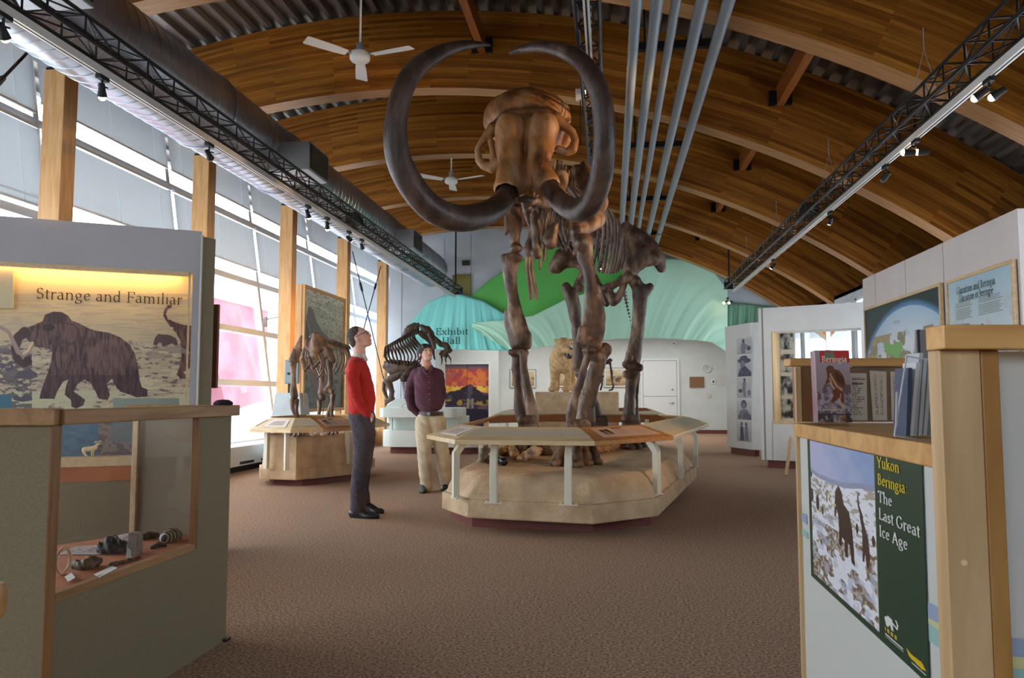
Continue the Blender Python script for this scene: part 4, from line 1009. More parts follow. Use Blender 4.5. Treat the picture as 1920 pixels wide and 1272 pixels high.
# tusks
def tusk(pts, n=12):
    P = [Vector((*q[:3],)) for q in pts]; R = [q[3] for q in pts]; out = []; rr = []
    N = len(P)
    for i in range(N-1):
        p0, p1, p2, p3 = P[max(i-1, 0)], P[i], P[i+1], P[min(i+2, N-1)]
        for k in range(n):
            t = k/n; out.append(0.5*((2*p1)+(p2-p0)*t+(2*p0-5*p1+4*p2-p3)*t*t+(3*p1-p0-3*p2+p3)*t**3)); rr.append(R[i]*(1-t)+R[i+1]*t)
    out.append(P[-1]); rr.append(R[-1])
    pts3 = []; r3 = []
    for (px, py, Y_), r in zip(out, rr):
        p, r_ = B(px, py, Y_, r); pts3.append(p); r3.append(r_)
    m = MB(); m.smooth = True; m.tube(pts3, r3, 28)
    # gentle unevenness of the ivory
    m.v = [tuple(Vector(v)+Vector((sin(v[0]*9+v[2]*7), sin(v[1]*11), sin(v[2]*10+v[0]*6)))*0.004) for v in m.v]
    return m
tusk([(956, 350, 7.05, 17), (948, 370, 6.80, 20), (928, 391, 6.5, 22), (892, 407, 6.25, 24), (850, 408, 6.0, 25), (808, 389, 5.8, 25), (770, 345, 5.65, 24.5), (745, 290, 5.55, 23), (742, 228, 5.5, 21.5), (756, 170, 5.5, 20.5), (785, 125, 5.6, 18.5), (825, 98, 5.75, 13.5), (866, 86, 5.9, 9.5), (905, 84, 6.05, 5), (920, 86, 6.1, 2)]).build('tusk', tuskm, MM)
tusk([(1022, 338, 7.05, 15), (1034, 359, 6.78, 18), (1055, 382, 6.5, 19.5), (1083, 394, 6.25, 22), (1108, 380, 6.0, 22), (1124, 345, 5.8, 21.5), (1131, 295, 5.65, 21.5), (1133, 240, 5.55, 21.5), (1128, 190, 5.5, 21), (1112, 145, 5.5, 19.5), (1088, 113, 5.6, 17), (1052, 93, 5.75, 14), (1015, 86, 5.9, 11), (980, 91, 6.05, 7.5), (955, 100, 6.1, 4)]).build('tusk', tuskm, MM)

# forelimb nearer the camera (right in the picture)
bonepart('scapula', [('+', 'p', pl(7.35, [(1083, 434, 14, 7.3), (1105, 425, 12, 7.45), (1120, 412, 16, 7.6)]), 0),
    ('+', 'p', pl(7.5, [(1112, 415, 11, 7.55), (1128, 380, 13, 7.75), (1120, 335, 13, 8.0)]), K), ('+', 'p', pl(7.5, [(1108, 412, 10, 7.6), (1100, 365, 10, 7.9), (1080, 318, 9, 8.2)]), 0.04),
    ('+', 'p', pl(7.5, [(1116, 395, 9, 7.6), (1108, 350, 9, 7.9), (1096, 310, 9, 8.2)]), 0.04), ('-', 'e', (D(1077, 437, 7.18), (0.032, 0.05, 0.036)), 0.01)])
bonepart('humerus', [('+', 'p', pl(7.3, [(1097, 452, 15), (1096, 480, 15), (1103, 505, 12), (1107, 528, 11), (1110, 555, 14), (1110, 590, 17), (1108, 620, 21), (1106, 640, 16)]), 0),
    ('+', 'e', (D(1091, 456, 7.25), (0.075, 0.09, 0.09)), K), ('+', 'p', pl(7.25, [(1122, 555, 5), (1128, 590, 7), (1126, 622, 9), (1120, 645, 9)]), K),
    ('+', 'p', pl(7.2, [(1092, 618, 8), (1090, 638, 10), (1104, 648, 9), (1118, 648, 10)]), K), ('-', 'e', (D(1108, 612, 7.12), (0.045, 0.06, 0.05)), 0.03)])
bonepart('ulna', [('+', 'p', pl(7.35, [(1134, 655, 12), (1124, 668, 15), (1116, 700, 15), (1106, 735, 15), (1098, 765, 17), (1098, 788, 19)]), 0), ('+', 'e', (D(1136, 658, 7.4), (0.06, 0.08, 0.06)), K),
    ('+', 'p', pl(7.3, [(1122, 668, 12), (1108, 665, 9)]), K)])
bonepart('radius', [('+', 'p', pl(7.15, [(1107, 656, 8), (1098, 680, 7), (1088, 715, 7), (1078, 745, 8), (1071, 775, 10), (1070, 792, 9)]), 0), ('+', 'e', (D(1104, 657, 7.15), (0.065, 0.06, 0.035)), K)])
def foot(cx, cy, Y, s, zt, toes, m=bone, wrist=None, parent=None):
    """stout column foot: wrist block, metacarpals and toes on the ground"""
    pr = [('+', 'p', pl(Y, [(cx-9*s, cy-38*s, 8*s), (cx+9*s, cy-38*s, 9*s)]), 0.0), ('+', 'p', pl(Y, [(cx-9*s, cy-50*s, 9*s), (cx+9*s, cy-50*s, 9*s)]), 0.02)]
    for dx, dy, sp in toes:
        b = A(cx+dx*s, cy+dy*s, 'z', zt+0.02); top = D(cx+dx*s*0.45, cy-34*s, Y)
        mid = top.lerp(b, 0.62)+Vector((0, 0, 0.03)); r = 8.2*s*Y/FPX
        pr.append(('+', 'p', [(top, r*0.95), (mid, r*0.75), (mid.lerp(b, 0.4), r*1.0)], 0.012))
        pr.append(('+', 'e', (b+Vector((0, 0, 0.012)), (r*1.1, r*1.3, r*0.8)), 0.015))
    o = sdf(pr, 0.010, noise=0.003, nf=30).build('foot', m, parent or MM); return o
foot(1084, 866, 7.15, 1.35, 0.485, [(-30, 4, 0), (-16, 1, 0), (-1, 6, 0), (13, 4, 0), (26, 2, 0)])
# far forelimb (left in the picture)
Yl = 8.75
bonepart('scapula', [('+', 'p', pl(Yl, [(967, 462, 9), (965, 445, 8), (960, 410, 12, 8.8), (964, 378, 12, 8.9)]), 0), ('+', 'p', pl(Yl, [(966, 448, 7), (973, 415, 10, 8.8), (981, 380, 9, 8.9)]), 0.04), ('+', 'p', pl(Yl, [(958, 425, 7), (949, 432, 5), (948, 438, 4)]), 0.02), ('+', 'p', pl(Yl, [(952, 425, 6), (950, 400, 6), (953, 382, 6)]), 0.04), ('+', 'e', (D(968, 466, Yl-0.05), (0.075, 0.08, 0.06)), K)])
bonepart('humerus', [('+', 'p', pl(Yl, [(958, 492, 16), (956, 515, 13), (958, 540, 11.5), (963, 562, 11), (966, 590, 15), (972, 615, 18), (978, 640, 16)]), 0),
    ('+', 'p', pl(Yl-0.05, [(946, 484, 8), (962, 480, 8), (972, 484, 8)]), K), ('+', 'p', pl(Yl, [(950, 585, 5), (953, 605, 8), (960, 632, 8), (966, 648, 9)]), K), ('+', 'p', pl(Yl, [(988, 630, 9), (988, 648, 9)]), K), ('-', 'e', (D(963, 600, Yl-0.16), (0.05, 0.07, 0.10)), 0.03)])
bonepart('ulna', [('+', 'p', pl(Yl, [(970, 664, 10), (968, 690, 9), (972, 730, 8), (974, 765, 11), (979, 784, 12)]), 0), ('+', 'e', (D(966, 662, Yl), (0.07, 0.09, 0.05)), K)])
bonepart('radius', [('+', 'p', pl(Yl-0.15, [(981, 664, 8), (982, 690, 7), (988, 725, 8), (994, 755, 10), (999, 783, 12)]), 0), ('+', 'p', pl(Yl-0.1, [(958, 661, 6), (985, 662, 7)]), K)])
foot(990, 846, 8.5, 1.15, 0.485, [(-18, 0, 0), (-8, 4, 0), (3, 3, 0), (14, 5, 0), (32, 5, 0)])

# pelvis
pv = [('+', 'p', pl(10.1, [(1175, 428, 10), (1200, 446, 15), (1220, 466, 16), (1234, 486, 13), (1240, 503, 9)]), 0),
      ('+', 'p', pl(10.0, [(1182, 520, 13), (1180, 495, 15), (1185, 465, 16), (1188, 445, 12)]), 0.05), ('+', 'p', pl(10.0, [(1185, 505, 13), (1205, 488, 15), (1225, 485, 13)]), 0.06),
      ('+', 'p', pl(10.0, [(1180, 480, 16), (1205, 470, 15)]), 0.06), ('+', 'p', pl(10.1, [(1166, 470, 6), (1170, 438, 8), (1172, 424, 8)]), 0.04),
      ('+', 'p', pl(9.9, [(1178, 520, 10), (1160, 530, 7), (1142, 538, 8), (1134, 541, 7)]), 0.03), ('+', 'p', pl(9.95, [(1140, 545, 8), (1148, 560, 9), (1150, 568, 6)]), 0.03),
      ('+', 'p', pl(9.95, [(1172, 528, 6), (1166, 545, 6), (1158, 560, 9), (1150, 566, 8)]), 0.03),
      ('+', 'p', pl(10.1, [(1126, 538, 6), (1132, 555, 7), (1137, 570, 6)]), 0.02), ('+', 'p', pl(10.4, [(1112, 520, 9), (1120, 535, 8), (1127, 542, 7)]), 0.03),
      ('+', 'p', pl(10.6, [(1044, 498, 14), (1056, 482, 17), (1072, 466, 13)]), 0.03), ('+', 'p', pl(10.6, [(1038, 505, 8), (1062, 490, 13), (1085, 490, 12), (1100, 510, 10)]), 0.05),
      ('+', 'p', pl(10.5, [(1100, 505, 10), (1085, 530, 8), (1078, 548, 7)]), 0.03), ('+', 'p', pl(10.4, [(1085, 450, 12), (1120, 430, 13), (1160, 440, 13)]), 0.05), ('+', 'p', pl(10.5, [(1085, 455, 11), (1100, 480, 11), (1108, 512, 9)]), 0.04)]
bonepart('pelvis', pv, bone, 0.016, 0.005, 14)
# hind limbs
bonepart('femur', [('+', 'p', pl(10.0, [(1200, 545, 15), (1200, 565, 13.5), (1197, 605, 12), (1193, 640, 12.5), (1188, 665, 15), (1184, 682, 15)]), 0), ('+', 'e', (D(1190, 528, 9.95), (0.085, 0.09, 0.085)), 0.05), ('+', 'p', pl(10.0, [(1212, 548, 8), (1219, 538, 7)]), 0.04), ('+', 'p', pl(9.9, [(1174, 684, 8), (1190, 688, 10), (1198, 690, 8)]), K)])
bonepart('kneecap', [('+', 'e', (D(1180, 672, 9.72), (0.05, 0.045, 0.07)), 0)])
bonepart('tibia', [('+', 'p', pl(9.95, [(1186, 706, 13), (1183, 727, 10), (1180, 760, 10), (1180, 780, 12), (1181, 795, 14)]), 0), ('+', 'p', pl(9.9, [(1174, 701, 7), (1188, 700, 8), (1194, 702, 7)]), 0.04)])
bonepart('fibula', [('+', 'p', pl(10.05, [(1196, 708, 4), (1194, 740, 3), (1194, 770, 3), (1197, 795, 5)]), 0)])
foot(1182, 836, 9.6, 0.98, 0.485, [(-24, 1, 0), (-12, 4, 0), (1, 5, 0), (14, 4, 0), (24, 1, 0)])
Yh = 10.35
bonepart('femur', [('+', 'p', pl(Yh, [(1070, 552, 13), (1076, 575, 13), (1081, 610, 9.5), (1084, 645, 10), (1086, 672, 12), (1084, 686, 12)]), 0), ('+', 'e', (D(1062, 540, Yh), (0.065, 0.08, 0.08)), 0.04), ('+', 'e', (D(1087, 540, Yh), (0.06, 0.08, 0.06)), 0.04)])
bonepart('tibia', [('+', 'p', pl(Yh-0.1, [(1090, 700, 12), (1100, 730, 9), (1115, 760, 9), (1123, 792, 10)]), 0)], darkbone)
foot(1124, 832, 9.9, 0.9, 0.485, [(-20, -1, 0), (-8, 1, 0), (5, 1, 0), (17, 0, 0)], darkbone)

# backbone: neck, thorax, loins and tail
S0, S1 = Vector((-0.72, 7.75, 3.35)), Vector((0.02, 10.15, 3.22))
hd = (S0-S1).normalized(); lat = Vector((hd.y, -hd.x, 0)).normalized()     # lat points to the animal's right (left in the picture)
def spine(u):
    p = S1.lerp(S0, u); return p+Vector((0, 0, 0.16*sin(pi*min(max(u, 0), 1))))
NV = 26
for i in range(NV):
    u = 1.08-i*1.12/(NV-1); c = spine(u); h = 0.10+0.20*max(0, 1-abs(u-0.78)*3.0); d = (spine(u+0.02)-spine(u-0.02)).normalized()
    pr = [('+', 'e', (c, (0.055, 0.045, 0.055)), 0), ('+', 'p', [(c, 0.03), (c-d*0.06+Vector((0, 0, h*0.6)), 0.017), (c-d*0.10+Vector((0, 0, h)), 0.022)], 0.02),
          ('+', 'p', [(c-lat*0.11, 0.015), (c, 0.03), (c+lat*0.11, 0.015)], 0.02)]
    sdf(pr, 0.013).build('vertebra', bone, MM)
# ribs
def rib(u, s, L, out, r=0.014, fwd=0.0, inn=0.2):
    c = spine(u); pts = []; rr = []
    N = 12
    for k in range(N+1):
        t = k/N; o = out*sin(pi*min(t*0.72+0.08, 1))*1.0+0.02-inn*0*t; z = -L*(t**1.25)
        o = 0.05+out*(1-(1-min(t/0.45, 1))**2) if t < 0.45 else 0.05+out-(out*inn)*((t-0.45)/0.55)**2
        pts.append(c+lat*s*o+Vector((0, 0, 0.02+z))-hd*(0.25*t*L+fwd*t)); rr.append(r*(1.15-0.25*t) if t < 0.92 else r*1.05)
    m = MB(); m.smooth = True; m.tube(pts, rr, 8, flat=1.7); m.build('rib', bone, MM)
NR = 14
for i in range(NR):
    u = 0.96-i*0.062; k = i/(NR-1)
    L = 0.50+0.46*sin(pi*min(k*0.75+0.18, 1)); out = 0.10+0.24*sin(pi*min(k*0.6+0.2, 1))
    for s in (-1, 1):
        if s == 1 and i > 9: continue
        rib(u, s, L*(0.62 if s == 1 else 0.95), out*(0.8 if s == 1 else 1.0), inn=0.35)
# breastbone pieces hanging between the forelimbs
for px_ in ((1000, 400, 1004, 442, 1008, 478, 9), (1045, 395, 1040, 420, 1032, 455, 13), ):
    bonepart('first_rib', [('+', 'p', pl(7.9, [(px_[0], px_[1], 7), (px_[2], px_[3], 8), (px_[4], px_[5], px_[6]), (px_[4]-4, px_[5]-4, px_[6])]), 0.01)], bone, 0.012, 0.003)
bonepart('sternum', [('+', 'p', pl(8.1, [(1010, 395, 9), (1002, 420, 7), (997, 450, 9), (993, 470, 12), (1000, 468, 9)]), 0.02)])
for pts in ([(994, 470, 3.5), (992, 500, 3), (997, 535, 3), (1003, 556, 3.5)], [(998, 470, 3), (997, 498, 3), (1000, 520, 2.5), (1006, 545, 3), (1006, 562, 3)], [(988, 468, 3), (987, 500, 2.5), (991, 530, 2.5), (995, 562, 3)], [(1027, 400, 3), (1018, 440, 2.5), (1013, 470, 2.5), (1013, 505, 3)], [(1036, 405, 3), (1022, 450, 2.5), (1021, 490, 3)]):
    m = MB(); m.smooth = True; q = pl(8.2, pts); m.tube([a for a, b in q], [b for a, b in q], 8); m.build('rib', bone, MM)
# tail
tl_ = [(1168, 540, 5.0), (1172, 552, 4.8), (1174, 563, 4.6), (1177, 574, 4.2), (1181, 585, 3.6), (1185, 596, 2.8)]
prv = D(1163, 520, 10.35)
for px, py, r in [(1164+i*1.5, 522+i*6.6, 4.6-i*0.24) for i in range(13)]:
    c, rr = B(px, py, 10.35, r)
    sdf([('+', 'p', [(c-Vector((0, 0, rr*0.7)), rr*0.6), (c+Vector((0, 0, rr*0.7)), rr*0.6)], 0), ('+', 'p', [(c-Vector((rr*1.3, 0, 0)), rr*0.3), (c+Vector((rr*1.3, 0, 0)), rr*0.3)], 0.005)], 0.007).build('tail_vertebra', bone, MM)
# neck hump ligature: steel support that carries the mount
m_ = MB(); m_.smooth = True; m_.tube([spine(1.0)+Vector((0, 0, -0.07)), spine(0.5)+Vector((0, 0, -0.08)), spine(0.0)+Vector((0, 0, -0.08))], 0.02, 8); m_.tube([spine(1.0)+Vector((0, 0, -0.07)), D(990, 300, 7.75)], 0.03, 8); m_.build('support_rod', blacksteel, MM)

# fossils lying on the mound
def rock(name, label, cat, prims, m, res=0.012, noise=0.01, nf=26):
    o = sdf(prims, res, noise=noise, nf=nf).build(name, m); tag(o, label, cat); return o
tanbone = bonem('tan_fossil', rgb((150, 108, 66)), rgb((196, 152, 104)), rgb((214, 180, 134)), 9)
palebone = bonem('pale_fossil', rgb((196, 156, 116)), rgb((224, 192, 156)), rgb((240, 218, 190)), 12)
greyfossil = bonem('grey_fossil', rgb((60, 56, 50)), rgb((112, 106, 92)), rgb((150, 144, 128)), 14)
def gp(px, py, z=0.49): return A(px, py, 'z', z)
def sized(px, py, rpx, z=0.53):
    p = A(px, py, 'z', z); return p, rpx*DEPTH(p)/FPX
for nm, lab, c_, pts, m_, nz in (
    ('fossil_tooth', 'grey ridged fossil tooth at the left end of the mound under the big skeleton', 'fossil', [(905, 847, 7), (908, 858, 8), (903, 862, 6)], greyfossil, 0.008),
    ('dark_fossil', 'smooth dark fossil lump on the mound beside the grey tooth', 'fossil', [(930, 862, 7), (945, 866, 8), (928, 858, 6)], mat('black_fossil', (0.012, 0.012, 0.014), 0.25), 0.002),
    ('fossil_skull', 'tan fossil skull piece behind the dark lump on the mound', 'fossil', [(932, 850, 7), (950, 846, 9), (962, 848, 9), (966, 856, 7)], tanbone, 0.014),
    ('fossil_bone', 'pale crumbly fossil bone on the mound, between the two front legs', 'fossil', [(975, 860, 5), (990, 854, 8), (1004, 848, 10), (1014, 840, 8)], palebone, 0.02),
    ('fossil_jaw', 'yellow-brown fossil jaw on the mound, right of the nearer front foot', 'fossil', [(1118, 845, 5), (1132, 842, 8), (1150, 838, 8), (1160, 836, 4)], tanbone, 0.016)):
    rock(nm, lab, c_, [('+', 'p', [sized(x, y, r) for x, y, r in pts], 0)], m_, noise=nz, nf=40)
# ================================================================== right: reception counter in the foreground
maple = woodmat('maple_board', rgb((226, 178, 112)), rgb((200, 146, 82)), 'x', 5, 0.35, knots=False)
maple_v = woodmat('maple_upright', rgb((214, 184, 142)), rgb((190, 156, 110)), 'z', 4, 0.4)
darkmaple = woodmat('brown_shelf_wood', rgb((150, 108, 64)), rgb((128, 88, 48)), 'z', 5, 0.4, knots=False)
laminate = mat('white_laminate', rgb((204, 208, 202)), 0.5)
greylam = noisemat('grey_wall_panel', rgb((196, 196, 190)), rgb((202, 202, 196)), scale=3, rough=0.7)
ZC = 1.057
P0 = A(1487, 793, 'z', ZC); P1 = A(1765, 836, 'z', ZC)           # front edge of the counter top, far end and near end
ed = (P1-P0); ed.z = 0; CL = ed.length; ed.normalize(); nin = Vector((-ed.y, ed.x, 0))
if nin.x < 0: nin = -nin                                         # pointing away from the room, to the right
tfw = Vector((-sin(YAW), cos(YAW), 0)); trt = Vector((cos(YAW), sin(YAW), 0))
ct = thing('reception_counter', 'reception counter with a maple top edge and white painted front at the right', 'counter', (P0.x+0.2, P0.y-0.3, 0))
back = nin*0.75
P2 = P1+ed*0.9
def slab(z0, z1, ov, pts): return MB().prism([Vector((p.x, p.y, z0)) for p in pts], (0, 0, z1-z0))
slab(ZC-0.036, ZC, 0, [P0, P1, P1+back, P0+back]).build('counter_top', maple, ct, recalc=True, bevel=0.003)
f0 = P0+ed*0.02+nin*0.012; f1 = P1+ed*0.002+nin*0.012
slab(0.02, ZC-0.037, 0, [f0, f1, f1+nin*0.02, f0+nin*0.02]).build('front_panel', laminate, ct, recalc=True)
slab(0.0, ZC-0.037, 0, [P0+nin*0.004, P0+ed*0.02+nin*0.004, P0+ed*0.02+nin*0.04, P0+nin*0.04]).build('corner_strip', maple_v, ct, recalc=True)
slab(0.02, ZC-0.037, 0, [f0+nin*0.02, f0+nin*0.02-ed*0.0+ed*0.012, P0+back*0.95+ed*0.03, P0+back*0.95+ed*0.018]).build('end_panel', laminate, ct, recalc=True)
# painted wave band on the front
def onfront(px, py, off=0.0): return ONPL(px, py, f0-nin*off, nin)
for nm, col, pts in (('blue_wave', (150, 166, 194), [(1499, 960), (1512, 965), (1514, 985), (1500, 975)]), ('teal_wave', (150, 190, 184), [(1500, 988), (1514, 1000), (1515, 1012), (1500, 1000)]),
                     ('blue_wave', (148, 164, 192), [(1737, 1128), (1760, 1140), (1786, 1165), (1787, 1195), (1760, 1170), (1738, 1158)]), ('yellow_wave', (206, 202, 150), [(1738, 1158), (1760, 1170), (1787, 1195), (1787, 1208), (1760, 1182), (1738, 1166)]),
                     ('teal_wave', (146, 186, 180), [(1738, 1166), (1760, 1182), (1787, 1208), (1788, 1238), (1760, 1215), (1739, 1200)])):
    MB().poly([onfront(x, y, 0.0015) for x, y in pts]).build(nm, mat('paint_'+nm, rgb(col), 0.55), ct)
# the poster on the front
def poster(x, y):
    p = Paint(x, y, (34, 66, 48)); n1 = fbm(x*9, y*9, 4, 3); n2 = fbm(x*30, y*34, 3, 8)
    sc = (x > 0.035) & (x < 0.69) & (y > 0.07) & (y < 0.965)
    p.grad(sc, (186, 192, 224), (126, 158, 208), x*1.2-0.9*y+0.9*(n1-0.5)+0.25*(fbm(x*3+y*8, y*20-x*14, 3, 5)-0.5))
    hz = 0.27+0.03*np.sin(x*6)+0.02*n1
    p.fill(sc & (y > hz-0.03) & (y < hz), (150, 160, 190))
    p.grad(sc & (y > hz), (226, 230, 240), (236, 240, 248), n2)
    p.fill(sc & (y > hz) & (fbm(x*26, y*60, 3, 5) > 0.55) & (y < 0.62), (150, 138, 98), 0.75)
    rk = sc & (y > 0.58+0.16*(x-0.2)*0) & (fbm(x*16, y*22, 3, 12) > 0.50-0.12*(y-0.6)) & (y > 0.5)
    n3 = fbm(x*60, y*70, 4, 40); p.fill(rk, (140, 116, 78), 0.8); p.fill(rk & (n3 > 0.52), (96, 78, 54), 0.7); p.fill(rk & (n3 < 0.40), (206, 200, 196), 0.7)
    p.fill(sc & (y > 0.5) & (fbm(x*20, y*24, 2, 30) > 0.62), (186, 194, 218), 0.6)
    br = (62, 48, 40)
    p.fill(inpoly(x, y, [(0.33, 0.34), (0.36, 0.30), (0.39, 0.33), (0.41, 0.40), (0.46, 0.43), (0.485, 0.52), (0.495, 0.62), (0.50, 0.72), (0.47, 0.71), (0.455, 0.62), (0.44, 0.61), (0.435, 0.70), (0.41, 0.70), (0.405, 0.61), (0.385, 0.60), (0.375, 0.66), (0.35, 0.655), (0.355, 0.56), (0.35, 0.47), (0.335, 0.45), (0.325, 0.50), (0.31, 0.50), (0.315, 0.42)]), br)
    p.fill(online(x, y, [(0.325, 0.43), (0.29, 0.44), (0.262, 0.40), (0.265, 0.36), (0.285, 0.355)], 0.006), (214, 196, 160))
    p.fill(inpoly(x, y, [(0.565, 0.40), (0.585, 0.43), (0.60, 0.47), (0.625, 0.52), (0.635, 0.62), (0.62, 0.68), (0.60, 0.67), (0.595, 0.60), (0.585, 0.66), (0.57, 0.66), (0.575, 0.55), (0.57, 0.48), (0.555, 0.42)]), (74, 56, 52))
    p.fill(online(x, y, [(0.575, 0.42), (0.55, 0.37), (0.545, 0.32), (0.555, 0.30)], [0.012, 0.008, 0.006, 0.004]), (74, 56, 52))
    for cx, cy, r in ((0.045, 0.44, 0.03), (0.115, 0.47, 0.035), (0.175, 0.505, 0.02), (0.045, 0.30, 0.015), (0.665, 0.52, 0.02), (0.53, 0.50, 0.02), (0.23, 0.42, 0.012)):
        p.fill(inell(x, y, cx, cy, r*0.6, r*1.5) & sc, (70, 52, 48))
    for i in range(14): p.fill(inell(x, y, 0.12+0.035*i % 0.3, 0.33+0.02*(i % 5), 0.006, 0.009) & sc, (92, 72, 60))
    p.fill(sc & (np.abs(x-0.69) < 0.004), (150, 140, 90))
    # small white mammoth emblem and a yellow animal emblem
    p.fill(inpoly(x, y, [(0.73, 0.865), (0.755, 0.845), (0.785, 0.85), (0.79, 0.90), (0.775, 0.90), (0.77, 0.88), (0.755, 0.90), (0.74, 0.90)]), (228, 230, 226))
    p.fill(online(x, y, [(0.79, 0.865), (0.815, 0.875), (0.82, 0.855), (0.81, 0.84)], 0.004), (228, 230, 226))
    p.fill((x > 0.73) & (x < 0.82) & (y > 0.91) & (y < 0.93) & (np.sin(x*260) > -0.3), (206, 178, 60)); p.fill((x > 0.73) & (x < 0.85) & (np.abs(y-0.945) < 0.003), (228, 230, 226)); p.fill((x > 0.73) & (x < 0.85) & (np.abs(y-0.957) < 0.002), (228, 230, 226))
    p.fill(inpoly(x, y, [(0.87, 0.925), (0.90, 0.935), (0.96, 0.93), (0.985, 0.95), (0.96, 0.96), (0.90, 0.955), (0.885, 0.95)]), (222, 190, 40)); p.fill((x > 0.90) & (x < 0.98) & (np.abs(y-0.97) < 0.002), (228, 230, 226))
    return p
tl, tr = onfront(1513, 806, 0.003), onfront(1728, 862, 0.003); bl, br_ = onfront(1521, 1080, 0.003), onfront(1743, 1290, 0.003)
tr.z = tl.z; br_.z = bl.z
po = picture('poster', (tl, tr, br_, bl), 300, 420, poster, None, rough=0.35, spec=0.4)
tag(po, 'green-bordered poster of mammoths on a snowy plain taped to the counter front', 'poster')
ux = (tr-tl).normalized(); uy = Vector((0, 0, 1)); PW = (tr-tl).length; PH = tl.z-bl.z
yel = mat('yellow_print', rgb((226, 200, 40)), 0.5); whi = mat('white_print', rgb((226, 228, 226)), 0.5)
for i, (txt, m, wd) in enumerate((('Yukon', yel, 0.155), ('Beringia:', yel, 0.20), ('The', whi, 0.10), ('Last Great', whi, 0.265), ('Ice Age', whi, 0.19))):
    o0 = tl+ux*(PW*0.715)-uy*(PH*(0.125+i*0.086))-nin*0.0012
    lettering('poster_title', txt, o0, ux, uy, PH*0.074, m, po, weight=0.10, width=PW*wd)

# raised hutch behind the counter with price sheets
hd_ = 2.13; zt = 1.13+(742-672)*hd_/FPX
def onhutch(px, py, back=0.0): return ONPL(px, py, CAM+tfw*(hd_+back), tfw)
hu = thing('counter_hutch', 'open brown wooden hutch standing on the far end of the reception counter', 'shelf', Vector((onhutch(1600, 790).x, onhutch(1600, 790).y, ZC)))
a, b = onhutch(1481, 690, -0.0), onhutch(1481, 690, -0.0)+trt*0.80; a.z = b.z = zt
MB().prism([a+Vector((0, 0, -0.022)), b+Vector((0, 0, -0.022)), b+tfw*0.05+Vector((0, 0, -0.022)), a+tfw*0.05+Vector((0, 0, -0.022))], (0, 0, 0.022)).build('top_board', maple, hu, recalc=True, bevel=0.003)
a = onhutch(1489, 700, 0.012); z0, z1 = ZC, zt-0.023
MB().prism([Vector((a.x, a.y, z0)), Vector((a.x, a.y, z0))+trt*0.075, Vector((a.x, a.y, z0))+trt*0.075+tfw*0.015, Vector((a.x, a.y, z0))+tfw*0.015], (0, 0, z1-z0)).build('side_board', darkmaple, hu, recalc=True)
c = a+tfw*0.012+trt*0.075
MB().prism([Vector((c.x, c.y, z0)), Vector((c.x, c.y, z0))+trt*0.68, Vector((c.x, c.y, z0))+trt*0.68+tfw*0.012, Vector((c.x, c.y, z0))+tfw*0.012], (0, 0, z1-z0)).build('back_board', noisemat('pinboard', rgb((120, 98, 76)), rgb((132, 110, 86)), scale=30, rough=0.9), hu, recalc=True)
MB().prism([Vector((a.x, a.y, z0))-tfw*0.012, Vector((a.x, a.y, z0))-tfw*0.012+trt*0.014, Vector((a.x, a.y, z0))+trt*0.014, Vector((a.x, a.y, z0))], (0, 0, z1-z0)).build('edge_strip', maple_v, hu, recalc=True)
def sheet(kind):
    def f(x, y):
        p = Paint(x, y, (196, 184, 168)); rows = np.floor(y*22); r = hsh(rows, rows*0+kind, 2)
        ln = (np.mod(y*22, 1) < 0.45) & (y > 0.10) & (y < 0.9)
        if kind == 0: m = ln & ((x > 0.2) & (x < 0.35+0.5*r)) & (hsh(np.floor(x*30), rows, 1) > 0.25)
        elif kind == 1: m = ln & (((x > 0.25) & (x < 0.42)) | ((x > 0.58) & (x < 0.75))) & (hsh(np.floor(x*26), rows, 4) > 0.3)
        else: m = ln & (((x > 0.12) & (x < 0.5)) | ((x > 0.7) & (x < 0.85))) & (hsh(np.floor(x*34), rows, 6) > 0.35)
        p.fill(m, (70, 60, 58), 0.8)
        if kind == 0: p.fill((np.abs(y-0.13) < 0.012) & (x > 0.2) & (x < 0.9), (60, 50, 50), 0.85); p.fill((np.abs(y-0.22) < 0.016) & (x > 0.2) & (x < 0.8), (60, 50, 50), 0.85)
        p.fill((x < 0.015) | (x > 0.985), (150, 130, 96)); return p
    return f
shl = ['white price sheet with paragraphs pinned inside the hutch, beside the brochure rack', 'narrow price list with two columns of figures, middle sheet in the hutch', 'rightmost price list in the hutch, partly behind the clear brochure holder']
for k, q in enumerate(([(1590, 700), (1625, 700), (1627, 792), (1592, 790)], [(1630, 695), (1662, 697), (1664, 800), (1637, 800)], [(1669, 697), (1708, 699), (1708, 806), (1672, 802)])):
    cs = []
    for x, y in q:
        pt = onhutch(x, y, 0.10-0.002-0.09+0.095); cs.append(pt)
    cs = [ONPL(x, y, c-tfw*(0.004+0.001*k), tfw) for x, y in q]
    for v in cs: v.z = max(v.z, ZC+0.004)
    o = picture('price_sheet', cs, 60, 90, sheet(k)); tag(o, shl[k], 'paper', 'price sheets in the hutch')

